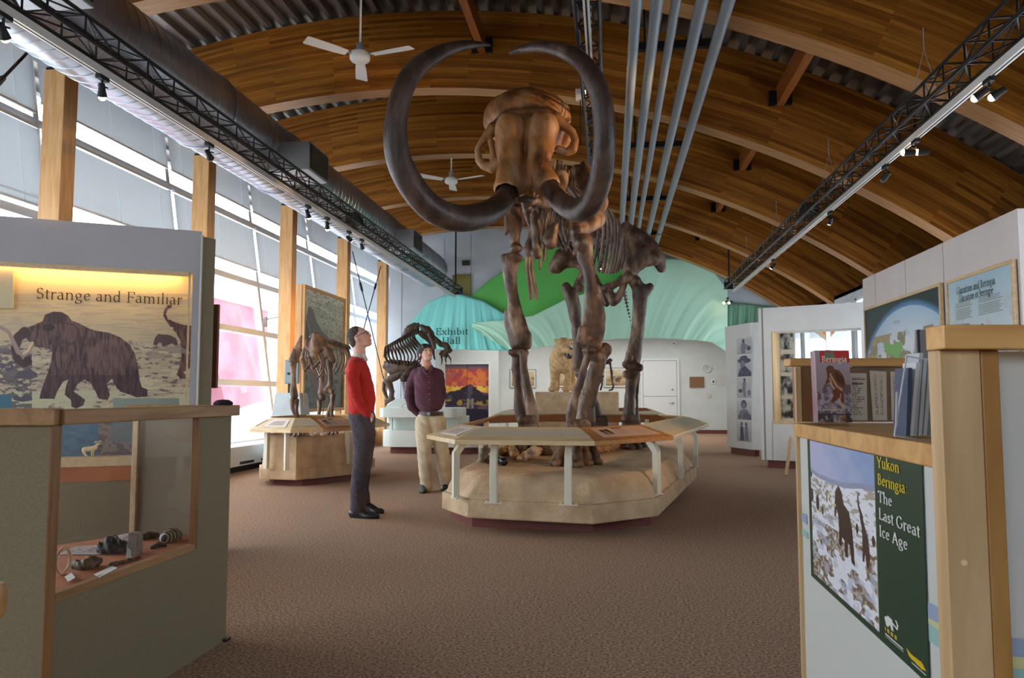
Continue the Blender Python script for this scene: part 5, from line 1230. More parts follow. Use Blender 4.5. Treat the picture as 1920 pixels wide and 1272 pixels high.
# brochure rack with the red-topped brochure
acr = glassmat('clear_acrylic', (0.97, 0.98, 1.0), 0.03)
bd = 1.88
def onb(px, py, back=0.0): return ONPL(px, py, CAM+tfw*(bd+back), tfw)
def brochure(x, y):
    p = Paint(x, y, (168, 150, 158)); n = fbm(x*8, y*14, 4, 2)
    p.grad(y > 0.0, (178, 160, 172), (150, 130, 132), y*1.6+0.2*n); p.fill(y < 0.175, (196, 62, 58)); p.fill((x > 0.28) & (x < 0.55) & (y < 0.10+0.03*n) & (n > 0.35), (120, 126, 110)); p.fill((x < 0.13) & (y < 0.175), (168, 150, 160))
    p.fill((y > 0.48) & (n > 0.50+0.0*y), (96, 78, 84), 0.8); p.fill((y > 0.60) & (fbm(x*12, y*24, 3, 9) > 0.56), (190, 176, 186), 0.7)
    br = (112, 72, 46)
    p.fill(inpoly(x, y, [(0.30, 0.25), (0.38, 0.21), (0.50, 0.22), (0.56, 0.27), (0.68, 0.28), (0.80, 0.36), (0.85, 0.46), (0.82, 0.56), (0.70, 0.52), (0.62, 0.56), (0.50, 0.52), (0.42, 0.44), (0.34, 0.46), (0.28, 0.50), (0.26, 0.46), (0.33, 0.38)]), br)
    p.fill(inpoly(x, y, [(0.55, 0.30), (0.80, 0.38), (0.82, 0.50), (0.66, 0.46), (0.58, 0.40)]), (84, 50, 34))
    p.fill(online(x, y, [(0.42, 0.34), (0.52, 0.44), (0.62, 0.52), (0.74, 0.55)], 0.022), (186, 146, 110)); p.fill(online(x, y, [(0.40, 0.40), (0.46, 0.50), (0.56, 0.58)], 0.018), (196, 160, 128))
    p.fill(inpoly(x, y, [(0.46, 0.56), (0.60, 0.52), (0.78, 0.60), (0.80, 0.74), (0.70, 0.72), (0.66, 0.64), (0.58, 0.70), (0.46, 0.72), (0.40, 0.70), (0.48, 0.64)]), (118, 62, 40))
    p.fill(online(x, y, [(0.70, 0.62), (0.66, 0.70), (0.70, 0.78), (0.78, 0.76)], 0.014), (206, 160, 120))
    p.fill((np.abs(y-0.83) < 0.006) & (x > 0.2) & (x < 0.75), (206, 180, 130)); p.fill((y > 0.88) & (n > 0.44), (60, 46, 44), 0.85); p.fill((y > 0.9) & (x > 0.5) & (x < 0.8) & (n > 0.5), (190, 130, 60), 0.8)
    return p
bt = thing('brochure_rack', 'clear brochure rack holding a red-topped mammoth brochure on the counter', 'rack', Vector((onb(1565, 790).x, onb(1565, 790).y, ZC)))
q = [onb(1528, 657, 0.012), onb(1592, 657, 0.012), onb(1598, 788), onb(1534, 788)]
lift = max(ZC+0.008-min(v.z for v in q), 0); 
for v in q: v.z += lift*0.0
for v in q[2:]: v.z = ZC+0.008
picture('brochure', q, 110, 200, brochure, bt, rough=0.3, thick=0.03)
ux = (q[1]-q[0]).normalized(); uy = (q[0]-q[3]).normalized(); W_ = (q[1]-q[0]).length; H_ = (q[0]-q[3]).length
lettering('brochure_title', 'Beringia', q[0]+ux*W_*0.17-uy*H_*0.165-tfw*0.002, ux, uy, H_*0.115, mat('cream_print', rgb((238, 226, 200)), 0.5), bt, weight=0.12, width=W_*0.74)
m_ = MB(); l0, r0 = q[3]-tfw*0.006-trt*0.005, q[2]-tfw*0.006+trt*0.005; l0.z = r0.z = ZC+0.001; hh = Vector((0, 0, 0.078)); dp = tfw*0.05
m_.quad(l0, r0, r0+hh, l0+hh); m_.quad(l0+dp, l0, l0+hh, l0+dp+hh*1.3); m_.quad(r0, r0+dp, r0+dp+hh*1.3, r0+hh); m_.quad(l0, r0, r0+dp, l0+dp); m_.quad(l0+dp, r0+dp, r0+dp+hh*2, l0+dp+hh*2)
m_.build('clear_holder', acr, bt)

# second clear holder, seen from the side, with upright leaflets
h0 = A(1715, 823, 'z', ZC); hd2 = DEPTH(h0)
def on2(px, py, back=0.0): return ONPL(px, py, CAM+tfw*(h0-CAM).dot(tfw)+tfw*back, tfw)
ht = thing('leaflet_holder', 'clear acrylic leaflet holder seen edge-on at the near end of the counter', 'rack', Vector((h0.x, h0.y, ZC)))
m_ = MB(); fr_ = [(1677, 818), (1700, 668), (1757, 678), (1753, 829)]
for off in (0.0, 0.06):
    m_.poly([on2(x, y, off) for x, y in fr_])
m_.poly([on2(1677, 818, 0), on2(1700, 668, 0), on2(1700, 668, 0.06), on2(1677, 818, 0.06)])
m_.poly([on2(1675, 820, 0), on2(1762, 830, 0), on2(1762, 830, 0.06), on2(1675, 820, 0.06)])
m_.build('clear_holder', acr, ht)
edge = glassmat('acrylic_edge', (0.80, 0.84, 0.86), 0.1)
m_ = MB()
for off in (0.0, 0.06):
    P = [on2(x, y, off) for x, y in fr_]
    for i in range(4): m_.bar(P[i], P[(i+1) % 4], 0.0022)
m_.bar(on2(1682, 735, 0), on2(1681, 800, 0), 0.003); m_.build('acrylic_rim', mat('acrylic_rim', rgb((190, 196, 198)), 0.15), ht)
cols = [(60, 76, 100), (216, 216, 214), (186, 192, 196), (196, 202, 200), (206, 210, 210), (150, 160, 168)]
for i, (xb, xt, yt) in enumerate(((1699, 1703, 690), (1706, 1718, 680), (1712, 1724, 662), (1722, 1732, 672), (1731, 1742, 684), (1738, 1748, 690))):
    P = [on2(xb, 820, 0.006+0.006*i), on2(xb+7, 821, 0.006+0.006*i), on2(xt+7, yt, 0.006+0.006*i), on2(xt, yt, 0.006+0.006*i)]
    for v in P[:2]: v.z = ZC+0.004
    MB().prism(P, tfw*0.045).build('leaflet', mat('leaflet_%d' % i, rgb(cols[i]), 0.5), ht, recalc=True)
P = [on2(1721, 690, 0.062), on2(1745, 690, 0.062), on2(1747, 619, 0.062), on2(1722, 618, 0.062)]
MB().prism(P, tfw*0.012).build('tall_booklet', mat('grey_booklet', rgb((136, 128, 122)), 0.5), ht, recalc=True)
P = [on2(1723, 690, 0.058), on2(1727, 690, 0.058), on2(1724, 618, 0.058), on2(1720, 620, 0.058)]
MB().prism(P, tfw*0.004).build('booklet_spine', mat('navy_spine', rgb((40, 44, 66)), 0.5), ht, recalc=True)

# near partition of the counter: upright post, cap beam, panel
nd = 1.13
def onn(px, py, back=0.0, d=nd): return ONPL(px, py, CAM+tfw*(d+back), tfw)
cp = thing('counter_partition', 'near counter partition with a maple post, cap beam and grey panel at the right edge', 'partition', Vector((onn(1830, 1272).x, onn(1830, 1272).y, 0)))
zb0, zb1 = onn(1790, 654, 0, 1.015).z, onn(1790, 609, 0, 1.015).z
def vpost(pxa, pxb, d, dd, z0, z1, name, m, bev=0.0015):
    a = onn(pxa, 900, 0, d); b = onn(pxb, 900, 0, d); a.z = b.z = z0
    return MB().prism([a, b, b+tfw*dd, a+tfw*dd], (0, 0, z1-z0)).build(name, m, cp, recalc=True, bevel=bev)
vpost(1771, 1848, 1.04, 0.03, 0.0, zb0, 'post', maple_v)
vpost(1849, 1884, 1.045, 0.03, 0.0, zb0, 'post_side_batten', woodmat('amber_batten', rgb((190, 146, 84)), rgb((160, 112, 56)), 'z', 4, 0.4), 0.002)
vpost(1876, 2500, 1.078, 0.01, 0.0, zb0, 'panel', greylam, 0)
a = onn(1770, 640, 0, 1.015); a.z = zb0; b = onn(2500, 640, 0, 1.015); b.z = zb0
MB().prism([a, b, b+tfw*0.06, a+tfw*0.045], (0, 0, zb1-zb0)).build('cap_beam', maple, cp, recalc=True, bevel=0.0015)
m_ = MB(); m_.lathe([(0.0042, 0), (0.0042, 0.002)], onn(1808, 1056, -0.003, 1.04), 12, 'y'); m_.build('screw_plug', mat('plug_wood', rgb((232, 206, 160)), 0.4), cp)
for nm, col, ys in (('blue_wave', (148, 164, 192), (1196, 1200, 1230, 1236)), ('yellow_wave', (206, 202, 150), (1230, 1236, 1252, 1258)), ('teal_wave', (146, 186, 180), (1252, 1258, 1300, 1300))):
    MB().poly([onn(1884, ys[0], -0.002, 1.075), onn(2000, ys[1]+6, -0.002, 1.075), onn(2000, ys[3]+6, -0.002, 1.075), onn(1884, ys[2], -0.002, 1.075)]).build(nm, mat('paint_'+nm, rgb(col), 0.55), cp)

# ================================================================== right: tall partition with globe picture and text board
offw = noisemat('offwhite_partition', rgb((214, 206, 200)), rgb((220, 212, 206)), scale=3, rough=0.75)
lightframe = woodmat('pale_frame_wood', rgb((228, 200, 158)), rgb((212, 180, 134)), 'y', 8, 0.4, knots=False)
XP = 2.97; ya, yb = A(1617, 525, 'x', XP).y, A(1907, 397, 'x', XP).y; ZP = 2.5
pt = thing('exhibit_partition', 'tall off-white exhibit partition carrying the globe picture, right of the hall', 'partition', (XP+0.1, (ya+yb)/2, 0))
MB().box((XP, yb, 0), (XP+0.14, ya, ZP)).build('panel', offw, pt, bevel=0.003)
vs = A(1908, 397, 'x', XP); m_ = MB(); m_.prism([Vector((XP, yb, 0)), Vector((XP+1.6, yb+0.35, 0)), Vector((XP+1.6, yb+0.49, 0)), Vector((XP+0.01, yb+0.14, 0))], (0, 0, ZP)); m_.build('return_panel', noisemat('taupe_panel', rgb((176, 160, 150)), rgb((182, 166, 156)), scale=3, rough=0.8), pt, recalc=True)
m_ = MB()
for px in (1640, 1697, 1769): y = A(px, 500, 'x', XP).y; m_.box((XP-0.002, y-0.003, 0), (XP, y+0.003, ZP))
m_.build('panel_joint', mat('joint_shadow', rgb((150, 142, 136)), 0.8), pt)  # panel joints are thin strips in a darker grey
def onx(px, py, off=0.0): return A(px, py, 'x', XP-off)
def framed(name, label, cat, q, fn, nx, ny, fw=0.03, off=0.03, fm=None, X=None, texts=None, sides=(1, 1, 1, 1)):
    t = thing(name, label, cat, (q[0]+q[2])/2 if False else Vector(((q[0].x+q[2].x)/2, (q[0].y+q[2].y)/2, min(q[2].z, q[3].z))))
    o = picture('picture', q, nx, ny, fn, t)
    nrm = (q[1]-q[0]).cross(q[3]-q[0]).normalized()
    if nrm.dot(CAM-q[0]) < 0: nrm = -nrm
    for i, nme in enumerate(('frame_rail', 'frame_stile', 'frame_rail', 'frame_stile')):
        if not sides[i]: continue
        a, b = q[i], q[(i+1) % 4]; d = (b-a).normalized(); out = d.cross(nrm).normalized()
        if out.dot((a+b)/2-(q[0]+q[2])/2) < 0: out = -out
        e = fw if i % 2 == 0 else 0
        m = MB(); m.prism([a-d*e-nrm*0.02, b+d*e-nrm*0.02, b+d*e-nrm*0.02+out*fw, a-d*e-nrm*0.02+out*fw], nrm*(off)); m.build(nme, fm or lightframe, t, recalc=True, bevel=0.002)
    return t, o
zt1 = onx(1619, 586).z; zb1_ = 1.02
def globe(x, y):
    p = Paint(x, y, (48, 54, 62)); n = fbm(x*7, y*7, 4, 6); cx, cy = 0.60, 0.98
    X = (x-cx)*1.3; Yy = (y-cy); d = np.hypot(X, Yy); R = 0.90
    p.grad(d < R+0.06, (48, 54, 62), (110, 156, 210), (R+0.06-d)/0.06); g = d < R
    p.grad(g, (176, 204, 230), (226, 234, 240), (R-d)/0.35+0.2*n)
    p.fill(g & (n > 0.60), (196, 214, 226)); land = g & (y > 0.30) & (fbm(x*9, y*9, 4, 21) > 0.48) & (x < 0.92)
    p.fill(land, (176, 158, 124)); p.fill(land & (n > 0.5), (150, 140, 110))
    p.fill(inpoly(x, y, [(0.28, 0.37), (0.34, 0.39), (0.42, 0.41), (0.47, 0.39), (0.53, 0.40), (0.55, 0.46), (0.50, 0.52), (0.49, 0.72), (0.44, 0.72), (0.43, 0.53), (0.36, 0.50), (0.30, 0.46)]) & g, (132, 186, 110))
    p.fill(inell(x, y, 0.60, 0.56, 0.04, 0.035), (176, 206, 226)); p.fill((np.abs(y-0.20) < 0.012) & (np.abs(x-0.48) < 0.05) & (np.sin(x*330) > -0.2), (120, 140, 160), 0.7)
    return p
q = [A(1622, 588, 'x', XP-0.03), A(1761, 537, 'x', XP-0.03)]; q[0].z = q[1].z = zt1; q += [Vector((q[1].x, q[1].y, zb1_)), Vector((q[0].x, q[0].y, zb1_))]
framed('globe_picture', 'large framed picture of the globe seen from space on the off-white partition', 'picture', q, globe, 200, 190)
q = [A(1778, 535, 'x', XP-0.03), A(1896, 492, 'x', XP-0.03)]; zt2 = (q[0].z+q[1].z)/2; q[0].z = q[1].z = zt2; q += [Vector((q[1].x, q[1].y, 1.02)), Vector((q[0].x, q[0].y, 1.02))]
def board(x, y):
    p = Paint(x, y, (168, 200, 214)); n = fbm(x*6, y*8, 4, 2); p.grad(y > -1, (166, 200, 216), (222, 228, 230), y*1.7+0.2*n)
    p.fill((n > 0.56) & (y > 0.2), (196, 204, 204), 0.7)
    for cx0, cx1 in ((0.12, 0.40), (0.50, 0.86)):
        p.fill((x > cx0) & (x < cx1-0.02*np.mod(np.floor(y*60), 3)) & (y > 0.17) & (y < 0.31) & (np.mod(y*74, 1) < 0.45), (110, 128, 132), 0.8)
    p.fill(inpoly(x, y, [(0.26, 0.46), (0.30, 0.40), (0.38, 0.37), (0.46, 0.385), (0.55, 0.37), (0.62, 0.41), (0.66, 0.54), (0.24, 0.56)]) & (fbm(x*30, y*30, 3, 4) > 0.25), (62, 86, 84))
    return p
tb, ob = framed('text_board', 'framed pale blue text board about glaciation on the off-white partition', 'sign', q, board, 140, 140)
ux = (q[1]-q[0]).normalized(); uy = Vector((0, 0, 1)); W_ = (q[1]-q[0]).length; H_ = q[0].z-q[3].z; nx_ = Vector((-1, 0, 0))
blk = mat('dark_print', rgb((52, 62, 66)), 0.6)
lettering('board_title', 'Glaciation and Beringia', q[0]+ux*W_*0.15-uy*0.115+nx_*0.004, ux, uy, 0.085, blk, tb, weight=0.07, width=W_*0.62)
lettering('board_title', 'Glaciation et Beringie', q[0]+ux*W_*0.18-uy*0.185+nx_*0.004, ux, uy, 0.085, blk, tb, weight=0.07, width=W_*0.56)
lettering('board_caption', 'What is Beringia', q[0]+ux*W_*0.13-uy*H_*0.36+nx_*0.004, ux, uy, 0.03, blk, tb, weight=0.10, width=W_*0.22)

# ================================================================== booth with the bright opening
bo = thing('exhibit_booth', 'off-white exhibit booth with a bright opening, between the photo column and the partition', 'booth', (3.0, 12.3, 0))
q0 = Vector((2.47, 12.55, 0)); q1 = A(1618, 567, 'y', 11.95); q1.z = 0; be = (q1-q0).normalized(); bn = Vector((-be.y, be.x, 0)); bn = bn if bn.y > 0 else -bn
BX = max(0.03, (4.0-q1.x)/be.x)
BZ = 2.52
def bpx(px, py, off=0.0): return ONPL(px, py, q0+bn*off, bn)
boothwhite = noisemat('booth_white', rgb((222, 224, 222)), rgb((228, 230, 227)), scale=3, rough=0.7)
a = bpx(1424, 700); b = bpx(1447, 700); a.z = b.z = 0.12
MB().prism([a, b, b+bn*0.5, a+bn*0.5], (0, 0, BZ-0.12)).build('end_pillar', boothwhite, bo, recalc=True, bevel=0.004)
a = bpx(1430, 700, -0.003); b = bpx(1433, 700, -0.003); a.z = b.z = 0.12; MB().prism([a, b, b+bn*0.002, a+bn*0.002], (0, 0, BZ-0.12)).build('pillar_joint', mat('joint_shadow', (0.3, 0.3, 0.3)), bo)
zo1, zo0 = bpx(1450, 622).z, bpx(1450, 790).z
a = bpx(1447, 700); b = q1+be*BX; a.z = b.z = zo1; MB().prism([a, b, b+bn*0.5, a+bn*0.5], (0, 0, BZ-zo1)).build('header', boothwhite, bo, recalc=True)
a = bpx(1447, 800); b = q1+be*BX; a.z = b.z = 0.12; MB().prism([a, b, b+bn*0.5, a+bn*0.5], (0, 0, zo0-0.16)).build('lower_panel', boothwhite, bo, recalc=True)
a = bpx(1440, 860, 0.05); b = q1+be*BX+bn*0.05; a.z = b.z = 0; MB().prism([a, b, b+bn*0.4, a+bn*0.4], (0, 0, 0.12)).build('toe_kick', maroon, bo, recalc=True)
a = bpx(1447, 790, -0.01); b = q1+be*BX-bn*0.01; a.z = b.z = zo0-0.04; MB().prism([a, b, b+bn*0.5, a+bn*0.5], (0, 0, 0.04)).build('sill_board', lightframe, bo, recalc=True)
a = bpx(1447, 700, 0.01); a.z = zo0; MB().prism([a, a+be*0.025, a+be*0.025+bn*0.5, a+bn*0.5], (0, 0, zo1-zo0)).build('jamb_board', maple_v, bo, recalc=True)
a = bpx(1617, 700, 0.01); a.z = zo0; MB().prism([a, a+be*BX, a+be*BX+bn*0.5, a+bn*0.5], (0, 0, zo1-zo0)).build('right_jamb', boothwhite, bo, recalc=True)
# strip of old photographs behind the opening
def oldphotos(x, y):
    p = Paint(x, y, (214, 216, 208)); k = np.floor(y*4); f = np.mod(y*4, 1); n = fbm(x*5+k*7, y*16, 4, 3)
    inn = (f > 0.08) & (f < 0.90) & (x > 0.12) & (x < 0.92)
    p.grad(inn, (40, 48, 60), (196, 206, 204), (n-0.35)*3.2); return p
q = [ONPL(x, y, q0+bn*0.48, bn) for x, y in ((1459, 618), (1491, 618), (1491, 788), (1462, 788))]
o = picture('photo_strip', q, 40, 120, oldphotos, None, thick=0.01); tag(o, 'vertical strip of old photographs inside the booth opening', 'picture')
# photograph column
pc = thing('photo_column', 'narrow white column bearing five old black-and-white photographs', 'column', (2.75, 16.85, 0))
c0 = Vector((2.45, 17.35, 0)); c0 = A(1364, 840, 'z', 0.1); c1 = A(1411, 846, 'z', 0.1); c0.z = c1.z = 0
zc = 2.50; ce = (c1-c0).normalized(); cn = Vector((-ce.y, ce.x, 0)); cn = cn if cn.y > 0 else -cn
base = Vector((0, 0, 0.12))
MB().prism([c0+base, c1+base, c1+cn*0.14+ce*0.16+base, c0+cn*0.4+base], (0, 0, zc-0.12)).build('column_body', boothwhite, pc, recalc=True, bevel=0.004)
MB().prism([c0+cn*0.05+ce*0.05, c1+cn*0.05, c1+cn*0.14, c0+cn*0.3+ce*0.05], (0, 0, 0.12)).build('toe_kick', maroon, pc, recalc=True)
MB().prism([c1+ce*0.16+cn*0.14+base, c1+ce*0.16+cn*0.14+Vector((0.25, -0.12, 0.12)), c1+ce*0.16+cn*0.5+Vector((0.25, 0.1, 0.12)), c1+ce*0.16+cn*0.5+base], (0, 0, zc-0.10)).build('beige_wing', noisemat('beige_panel', rgb((214, 206, 184)), rgb((220, 212, 190)), scale=3, rough=0.8), pc, recalc=True)
def pcp(px, py, off=0.004): return ONPL(px, py, c0-cn*off, cn)
kinds = ['a person at a small grinding stone', 'a person in a wide dark hat', 'a person beside a small animal', 'a person in a pale cloak', 'two people standing']
def oldphoto(k):
    def f(x, y):
        p = Paint(x, y, (208, 208, 206)); n = fbm(x*6+k*9, y*6, 4, k); p.grad(y > -1, (214, 216, 214), (168, 172, 180), y*0.8+0.4*(n-0.5))
        dk = (74, 74, 98); md = (128, 130, 150)
        if k == 0: p.fill(inell(x, y, 0.45, 0.22, 0.10, 0.13), dk); p.fill(inpoly(x, y, [(0.32, 0.35), (0.58, 0.32), (0.66, 0.6), (0.56, 0.95), (0.30, 0.95), (0.25, 0.6)]), md); p.fill(inell(x, y, 0.82, 0.66, 0.14, 0.14), dk); p.fill(online(x, y, [(0.6, 0.45), (0.8, 0.55)], 0.05), md)
        if k == 1: p.fill(inell(x, y, 0.52, 0.24, 0.46, 0.13), dk); p.fill(inell(x, y, 0.5, 0.14, 0.27, 0.16), dk); p.fill(inell(x, y, 0.40, 0.42, 0.19, 0.20), md); p.fill(inpoly(x, y, [(0.2, 0.62), (0.62, 0.5), (0.98, 0.8), (0.98, 1.0), (0.05, 1.0)]), dk)
        if k == 2: p.fill(inell(x, y, 0.55, 0.14, 0.08, 0.09), dk); p.fill(inpoly(x, y, [(0.42, 0.24), (0.66, 0.22), (0.6, 0.6), (0.62, 0.98), (0.5, 0.98), (0.38, 0.6)]), md); p.fill(inell(x, y, 0.25, 0.66, 0.14, 0.09), dk); p.fill(inell(x, y, 0.85, 0.75, 0.12, 0.14), md)
        if k == 3: p.fill(inell(x, y, 0.50, 0.24, 0.20, 0.22), dk); p.fill(inell(x, y, 0.50, 0.32, 0.13, 0.17), md); p.fill(inpoly(x, y, [(0.3, 0.5), (0.7, 0.48), (0.95, 0.75), (0.98, 1.0), (0.05, 1.0), (0.12, 0.7)]), md); p.fill((n > 0.55) & (y > 0.6), dk, 0.6)
        if k == 4:
            for cx in (0.35, 0.66): p.fill(inell(x, y, cx, 0.14, 0.07, 0.10), dk); p.fill(inpoly(x, y, [(cx-0.11, 0.26), (cx+0.11, 0.24), (cx+0.16, 0.95), (cx-0.12, 0.97)]), dk if cx < 0.5 else md)
        p.fill(fbm(x*20, y*20, 2, k) > 0.66, (150, 152, 164), 0.35); return p
    return f
for k, (ya_, yb_) in enumerate(((634, 664), (668, 706), (708, 746), (750, 787), (791, 828))):
    q = [pcp(1380, ya_), pcp(1406, ya_-1), pcp(1409, yb_+1), pcp(1382, yb_)]; z1, z0 = (q[0].z+q[1].z)/2, (q[2].z+q[3].z)/2; q[0].z = q[1].z = z1; q[2].z = q[3].z = z0
    q[0].x = q[3].x; q[0].y = q[3].y; q[1].x = q[2].x; q[1].y = q[2].y
    o = picture('old_photograph', q, 44, 60, oldphoto(k)); tag(o, 'old black-and-white photograph of %s on the white column' % kinds[k], 'photograph', 'photographs on the column')
# wooden stick leaning behind the counter end
m_ = MB(); m_.bar(A(1474, 892, 'z', 0.0), D(1483, 820, 11.6), 0.04, 0.03); tag(m_.build('wooden_prop', lightframe), 'slanting wooden prop just left of the reception counter corner', 'stick')

# ================================================================== left: mural partition
mp0 = A(365, 433, 'z', 2.30); mnx = ray(4380, 742); mdir = Vector((mnx.x, mnx.y, 0)).normalized(); mn = Vector((-mdir.y, mdir.x, 0)); mn = mn if mn.y > 0 else -mn
def onm(px, py, off=0.0): return ONPL(px, py, mp0+mn*off, mn)
mauve = noisemat('mauve_grey_fabric', rgb((186, 184, 188)), rgb((192, 190, 194)), scale=3, rough=0.9)
olive = noisemat('olive_grey_fabric', rgb((134, 123, 98)), rgb((144, 132, 108)), scale=120, rough=0.95)
mt = thing('mural_partition', 'grey partition with a lit recess showing the mammoth mural, behind the left cabinet', 'partition', Vector((mp0.x, mp0.y, 0)))
zhead = onm(355, 512).z; zl = onm(0, 488).z; zh = (zhead+onm(0, 490).z)/2
a = onm(-420, 430); b = mp0.copy(); a.z = b.z = zh
MB().prism([a, b, b+mn*0.35, a+mn*0.35], (0, 0, 2.30-zh)).build('header', mauve, mt, recalc=True)
a = onm(359, 600); b = onm(374, 600); a.z = b.z = 0; MB().prism([a, b, b+mn*0.35, a+mn*0.35], (0, 0, 2.30)).build('end_stile', mauve, mt, recalc=True)
a = onm(374, 600); b = onm(401, 600); a.z = b.z = 0; MB().prism([a+mn*0.03, b+mn*0.10, b+mn*0.35, a+mn*0.35], (0, 0, 2.27)).build('end_post', olive, mt, recalc=True)
m_ = MB(); e0 = onm(374.5, 600, -0.01)
m_.bar(Vector((e0.x, e0.y, 0.1)), Vector((e0.x, e0.y, 2.27)), 0.012); m_.build('slotted_strip', mat('slotted_strip', rgb((190, 190, 180)), 0.5), mt)
a = onm(-420, 500, -0.008); b = onm(358, 500, -0.008); a.z = b.z = zh-0.028; MB().prism([a, b, b+mn*0.03, a+mn*0.03], (0, 0, 0.03)).build('recess_frame', lightframe, mt, recalc=True)
a = onm(354.5, 500, -0.008); b = onm(358.5, 500, -0.008); a.z = b.z = 0.72; MB().prism([a, b, b+mn*0.03, a+mn*0.03], (0, 0, zh-0.72)).build('recess_stile', lightframe, mt, recalc=True)
a = onm(-420, 600); b = onm(359, 600); a.z = b.z = 0; MB().prism([a, b, b+mn*0.35, a+mn*0.35], (0, 0, 0.56)).build('lower_panel', olive, mt, recalc=True)
a = onm(-420, 600, -0.012); b = onm(359, 600, -0.012); a.z = b.z = 0.56; MB().prism([a, b, b+mn*0.32, a+mn*0.32], (0, 0, 0.10)).build('orange_band', noisemat('terracotta_band', rgb((176, 104, 62)), rgb((190, 116, 72)), scale=4, rough=0.7), mt, recalc=True)
a = onm(-420, 600, -0.03); b = onm(359, 600, -0.03); a.z = b.z = 0.66; MB().prism([a, b, b+mn*0.32, a+mn*0.32], (0, 0, 0.06)).build('ledge', lightframe, mt, recalc=True)
# the mural itself, in pixel coordinates of its own
def mural(x, y):
    p = Paint(x, y, (214, 196, 150)); n = fbm(x*0.02, y*0.05, 5, 1); n2 = fbm(x*0.08, y*0.16, 4, 7); st = fbm(x*0.018, y*0.13, 4, 4)
    p.grad(y > -1e9, (226, 206, 158), (202, 188, 156), (y-500)/150+0.5*(n-0.5))
    s2 = fbm(x*0.03+y*0.02, y*0.42, 4, 14); s3 = fbm(x*0.10-y*0.1, y*0.30+x*0.05, 4, 24)
    p.fill((y > 552) & (y < 568) & (st > 0.42), (172, 162, 152), 0.55); p.fill((y > 568) & (s2 > 0.54), (176, 164, 152), 0.5); p.fill((y > 640) & (s3 > 0.57), (128, 114, 118), 0.7); p.fill((y > 650) & (s3 > 0.64), (92, 80, 92), 0.7)
    p.fill((y > 640) & (st < 0.42), (226, 218, 184), 0.6); p.fill((y > 735) & (x > 20) & (n > 0.42), (206, 206, 172), 0.9)
    p.fill((x < 60) & (y > 655) & (n2 > 0.46), (84, 78, 92), 0.85); p.fill((x < 22) & (y > 742), (70, 118, 144)); p.fill((x > 212) & (y > 748) & (x < 336), (148, 160, 150))
    lo = y > 778; p.grad(lo, (58, 96, 128), (92, 128, 150), n2*1.5-0.2); p.fill(lo & (x > 184), (104, 92, 98)); p.fill(lo & (x > 184) & (n2 > 0.52), (140, 126, 116)); p.fill(lo & (x > 208) & (y < 830), (112, 124, 126), 0.8)
    for cx, cy, rx, ry in ((50, 705, 20, 9), (14, 690, 12, 8), (42, 748, 18, 7)): p.fill(inell(x, y, cx, cy, rx, ry) & (n2 > 0.3), (92, 84, 98))
    fur = fbm(x*0.35, y*0.07, 4, 11)
    M1 = [(36, 627), (45, 618), (62, 612), (80, 604), (84, 592), (100, 586), (116, 587), (128, 594), (134, 603), (148, 608), (165, 617), (180, 622), (205, 626), (225, 634), (243, 648), (254, 668), (259, 692), (262, 715), (266, 728), (276, 732), (277, 745), (256, 747), (244, 742), (225, 736), (214, 722), (210, 712), (200, 722), (206, 742), (202, 752), (186, 750), (178, 735), (170, 720), (158, 714), (146, 722), (138, 736), (150, 744), (160, 752), (156, 762), (142, 768), (134, 764), (133, 752), (121, 742), (124, 725), (128, 714), (118, 718), (108, 735), (102, 750), (74, 750), (76, 738), (84, 715), (90, 700), (95, 682), (98, 662), (88, 655), (72, 654), (62, 650), (54, 642)]
    body = inpoly(x, y, M1); p.grad(body, (64, 42, 50), (122, 92, 86), (fur-0.32)*2.6)
    p.fill(body & (y > 705), (62, 40, 48), 0.55); p.fill(body & inell(x, y, 205, 672, 38, 34), (140, 110, 98), 0.28); p.fill(body & inell(x, y, 92, 616, 11, 7), (54, 36, 40)); p.fill(body & inell(x, y, 134, 626, 13, 20), (118, 88, 84), 0.6); p.fill(body & online(x, y, [(126, 608), (140, 612), (147, 624), (142, 642), (132, 648)], 1.2), (54, 36, 42), 0.8); p.fill(body & inell(x, y, 100, 600, 24, 9), (60, 40, 44), 0.6); p.fill(body & inell(x, y, 108, 592, 22, 8), (72, 48, 50), 0.8)
    p.fill(online(x, y, [(46, 625), (34, 635), (28, 655), (32, 675), (44, 685), (54, 682), (54, 674)], [10, 9, 8, 7, 6, 6, 5]), (74, 48, 50)); p.fill(inell(x, y, 51, 679, 8, 8), (60, 36, 38))
    p.fill(online(x, y, [(60, 647), (54, 660), (44, 668), (34, 662), (26, 645), (16, 624), (0, 615)], [4.5, 4.5, 4.5, 4.5, 4, 3.5, 3]), (168, 146, 138)); p.fill(online(x, y, [(60, 645), (52, 660), (44, 665)], [2.5, 2.5, 2]), (226, 206, 174))
    p.fill(online(x, y, [(0, 653), (12, 652), (22, 648)], 2.5), (150, 136, 136))
    for c in (((36, 628), (52, 634)), ((38, 624), (55, 629)), ((42, 620), (58, 625))): p.fill(online(x, y, c, 0.8), (48, 30, 34))
    M2 = [(308, 583), (314, 574), (322, 572), (322, 578), (315, 581), (311, 590), (314, 598), (324, 604), (340, 610), (356, 612), (362, 612), (362, 690), (352, 694), (344, 700), (350, 706), (348, 712), (338, 712), (331, 704), (336, 690), (340, 668), (338, 640), (330, 626), (322, 618), (312, 604), (306, 594)]
    b2 = inpoly(x, y, M2); p.grad(b2, (80, 54, 58), (126, 94, 84), (fur-0.32)*2.6)
    p.fill(online(x, y, [(324, 617), (306, 617), (292, 612), (287, 602), (293, 595)], 1.6), (206, 186, 158)); p.fill(online(x, y, [(316, 600), (330, 590), (345, 596)], 1.3), (200, 180, 150))
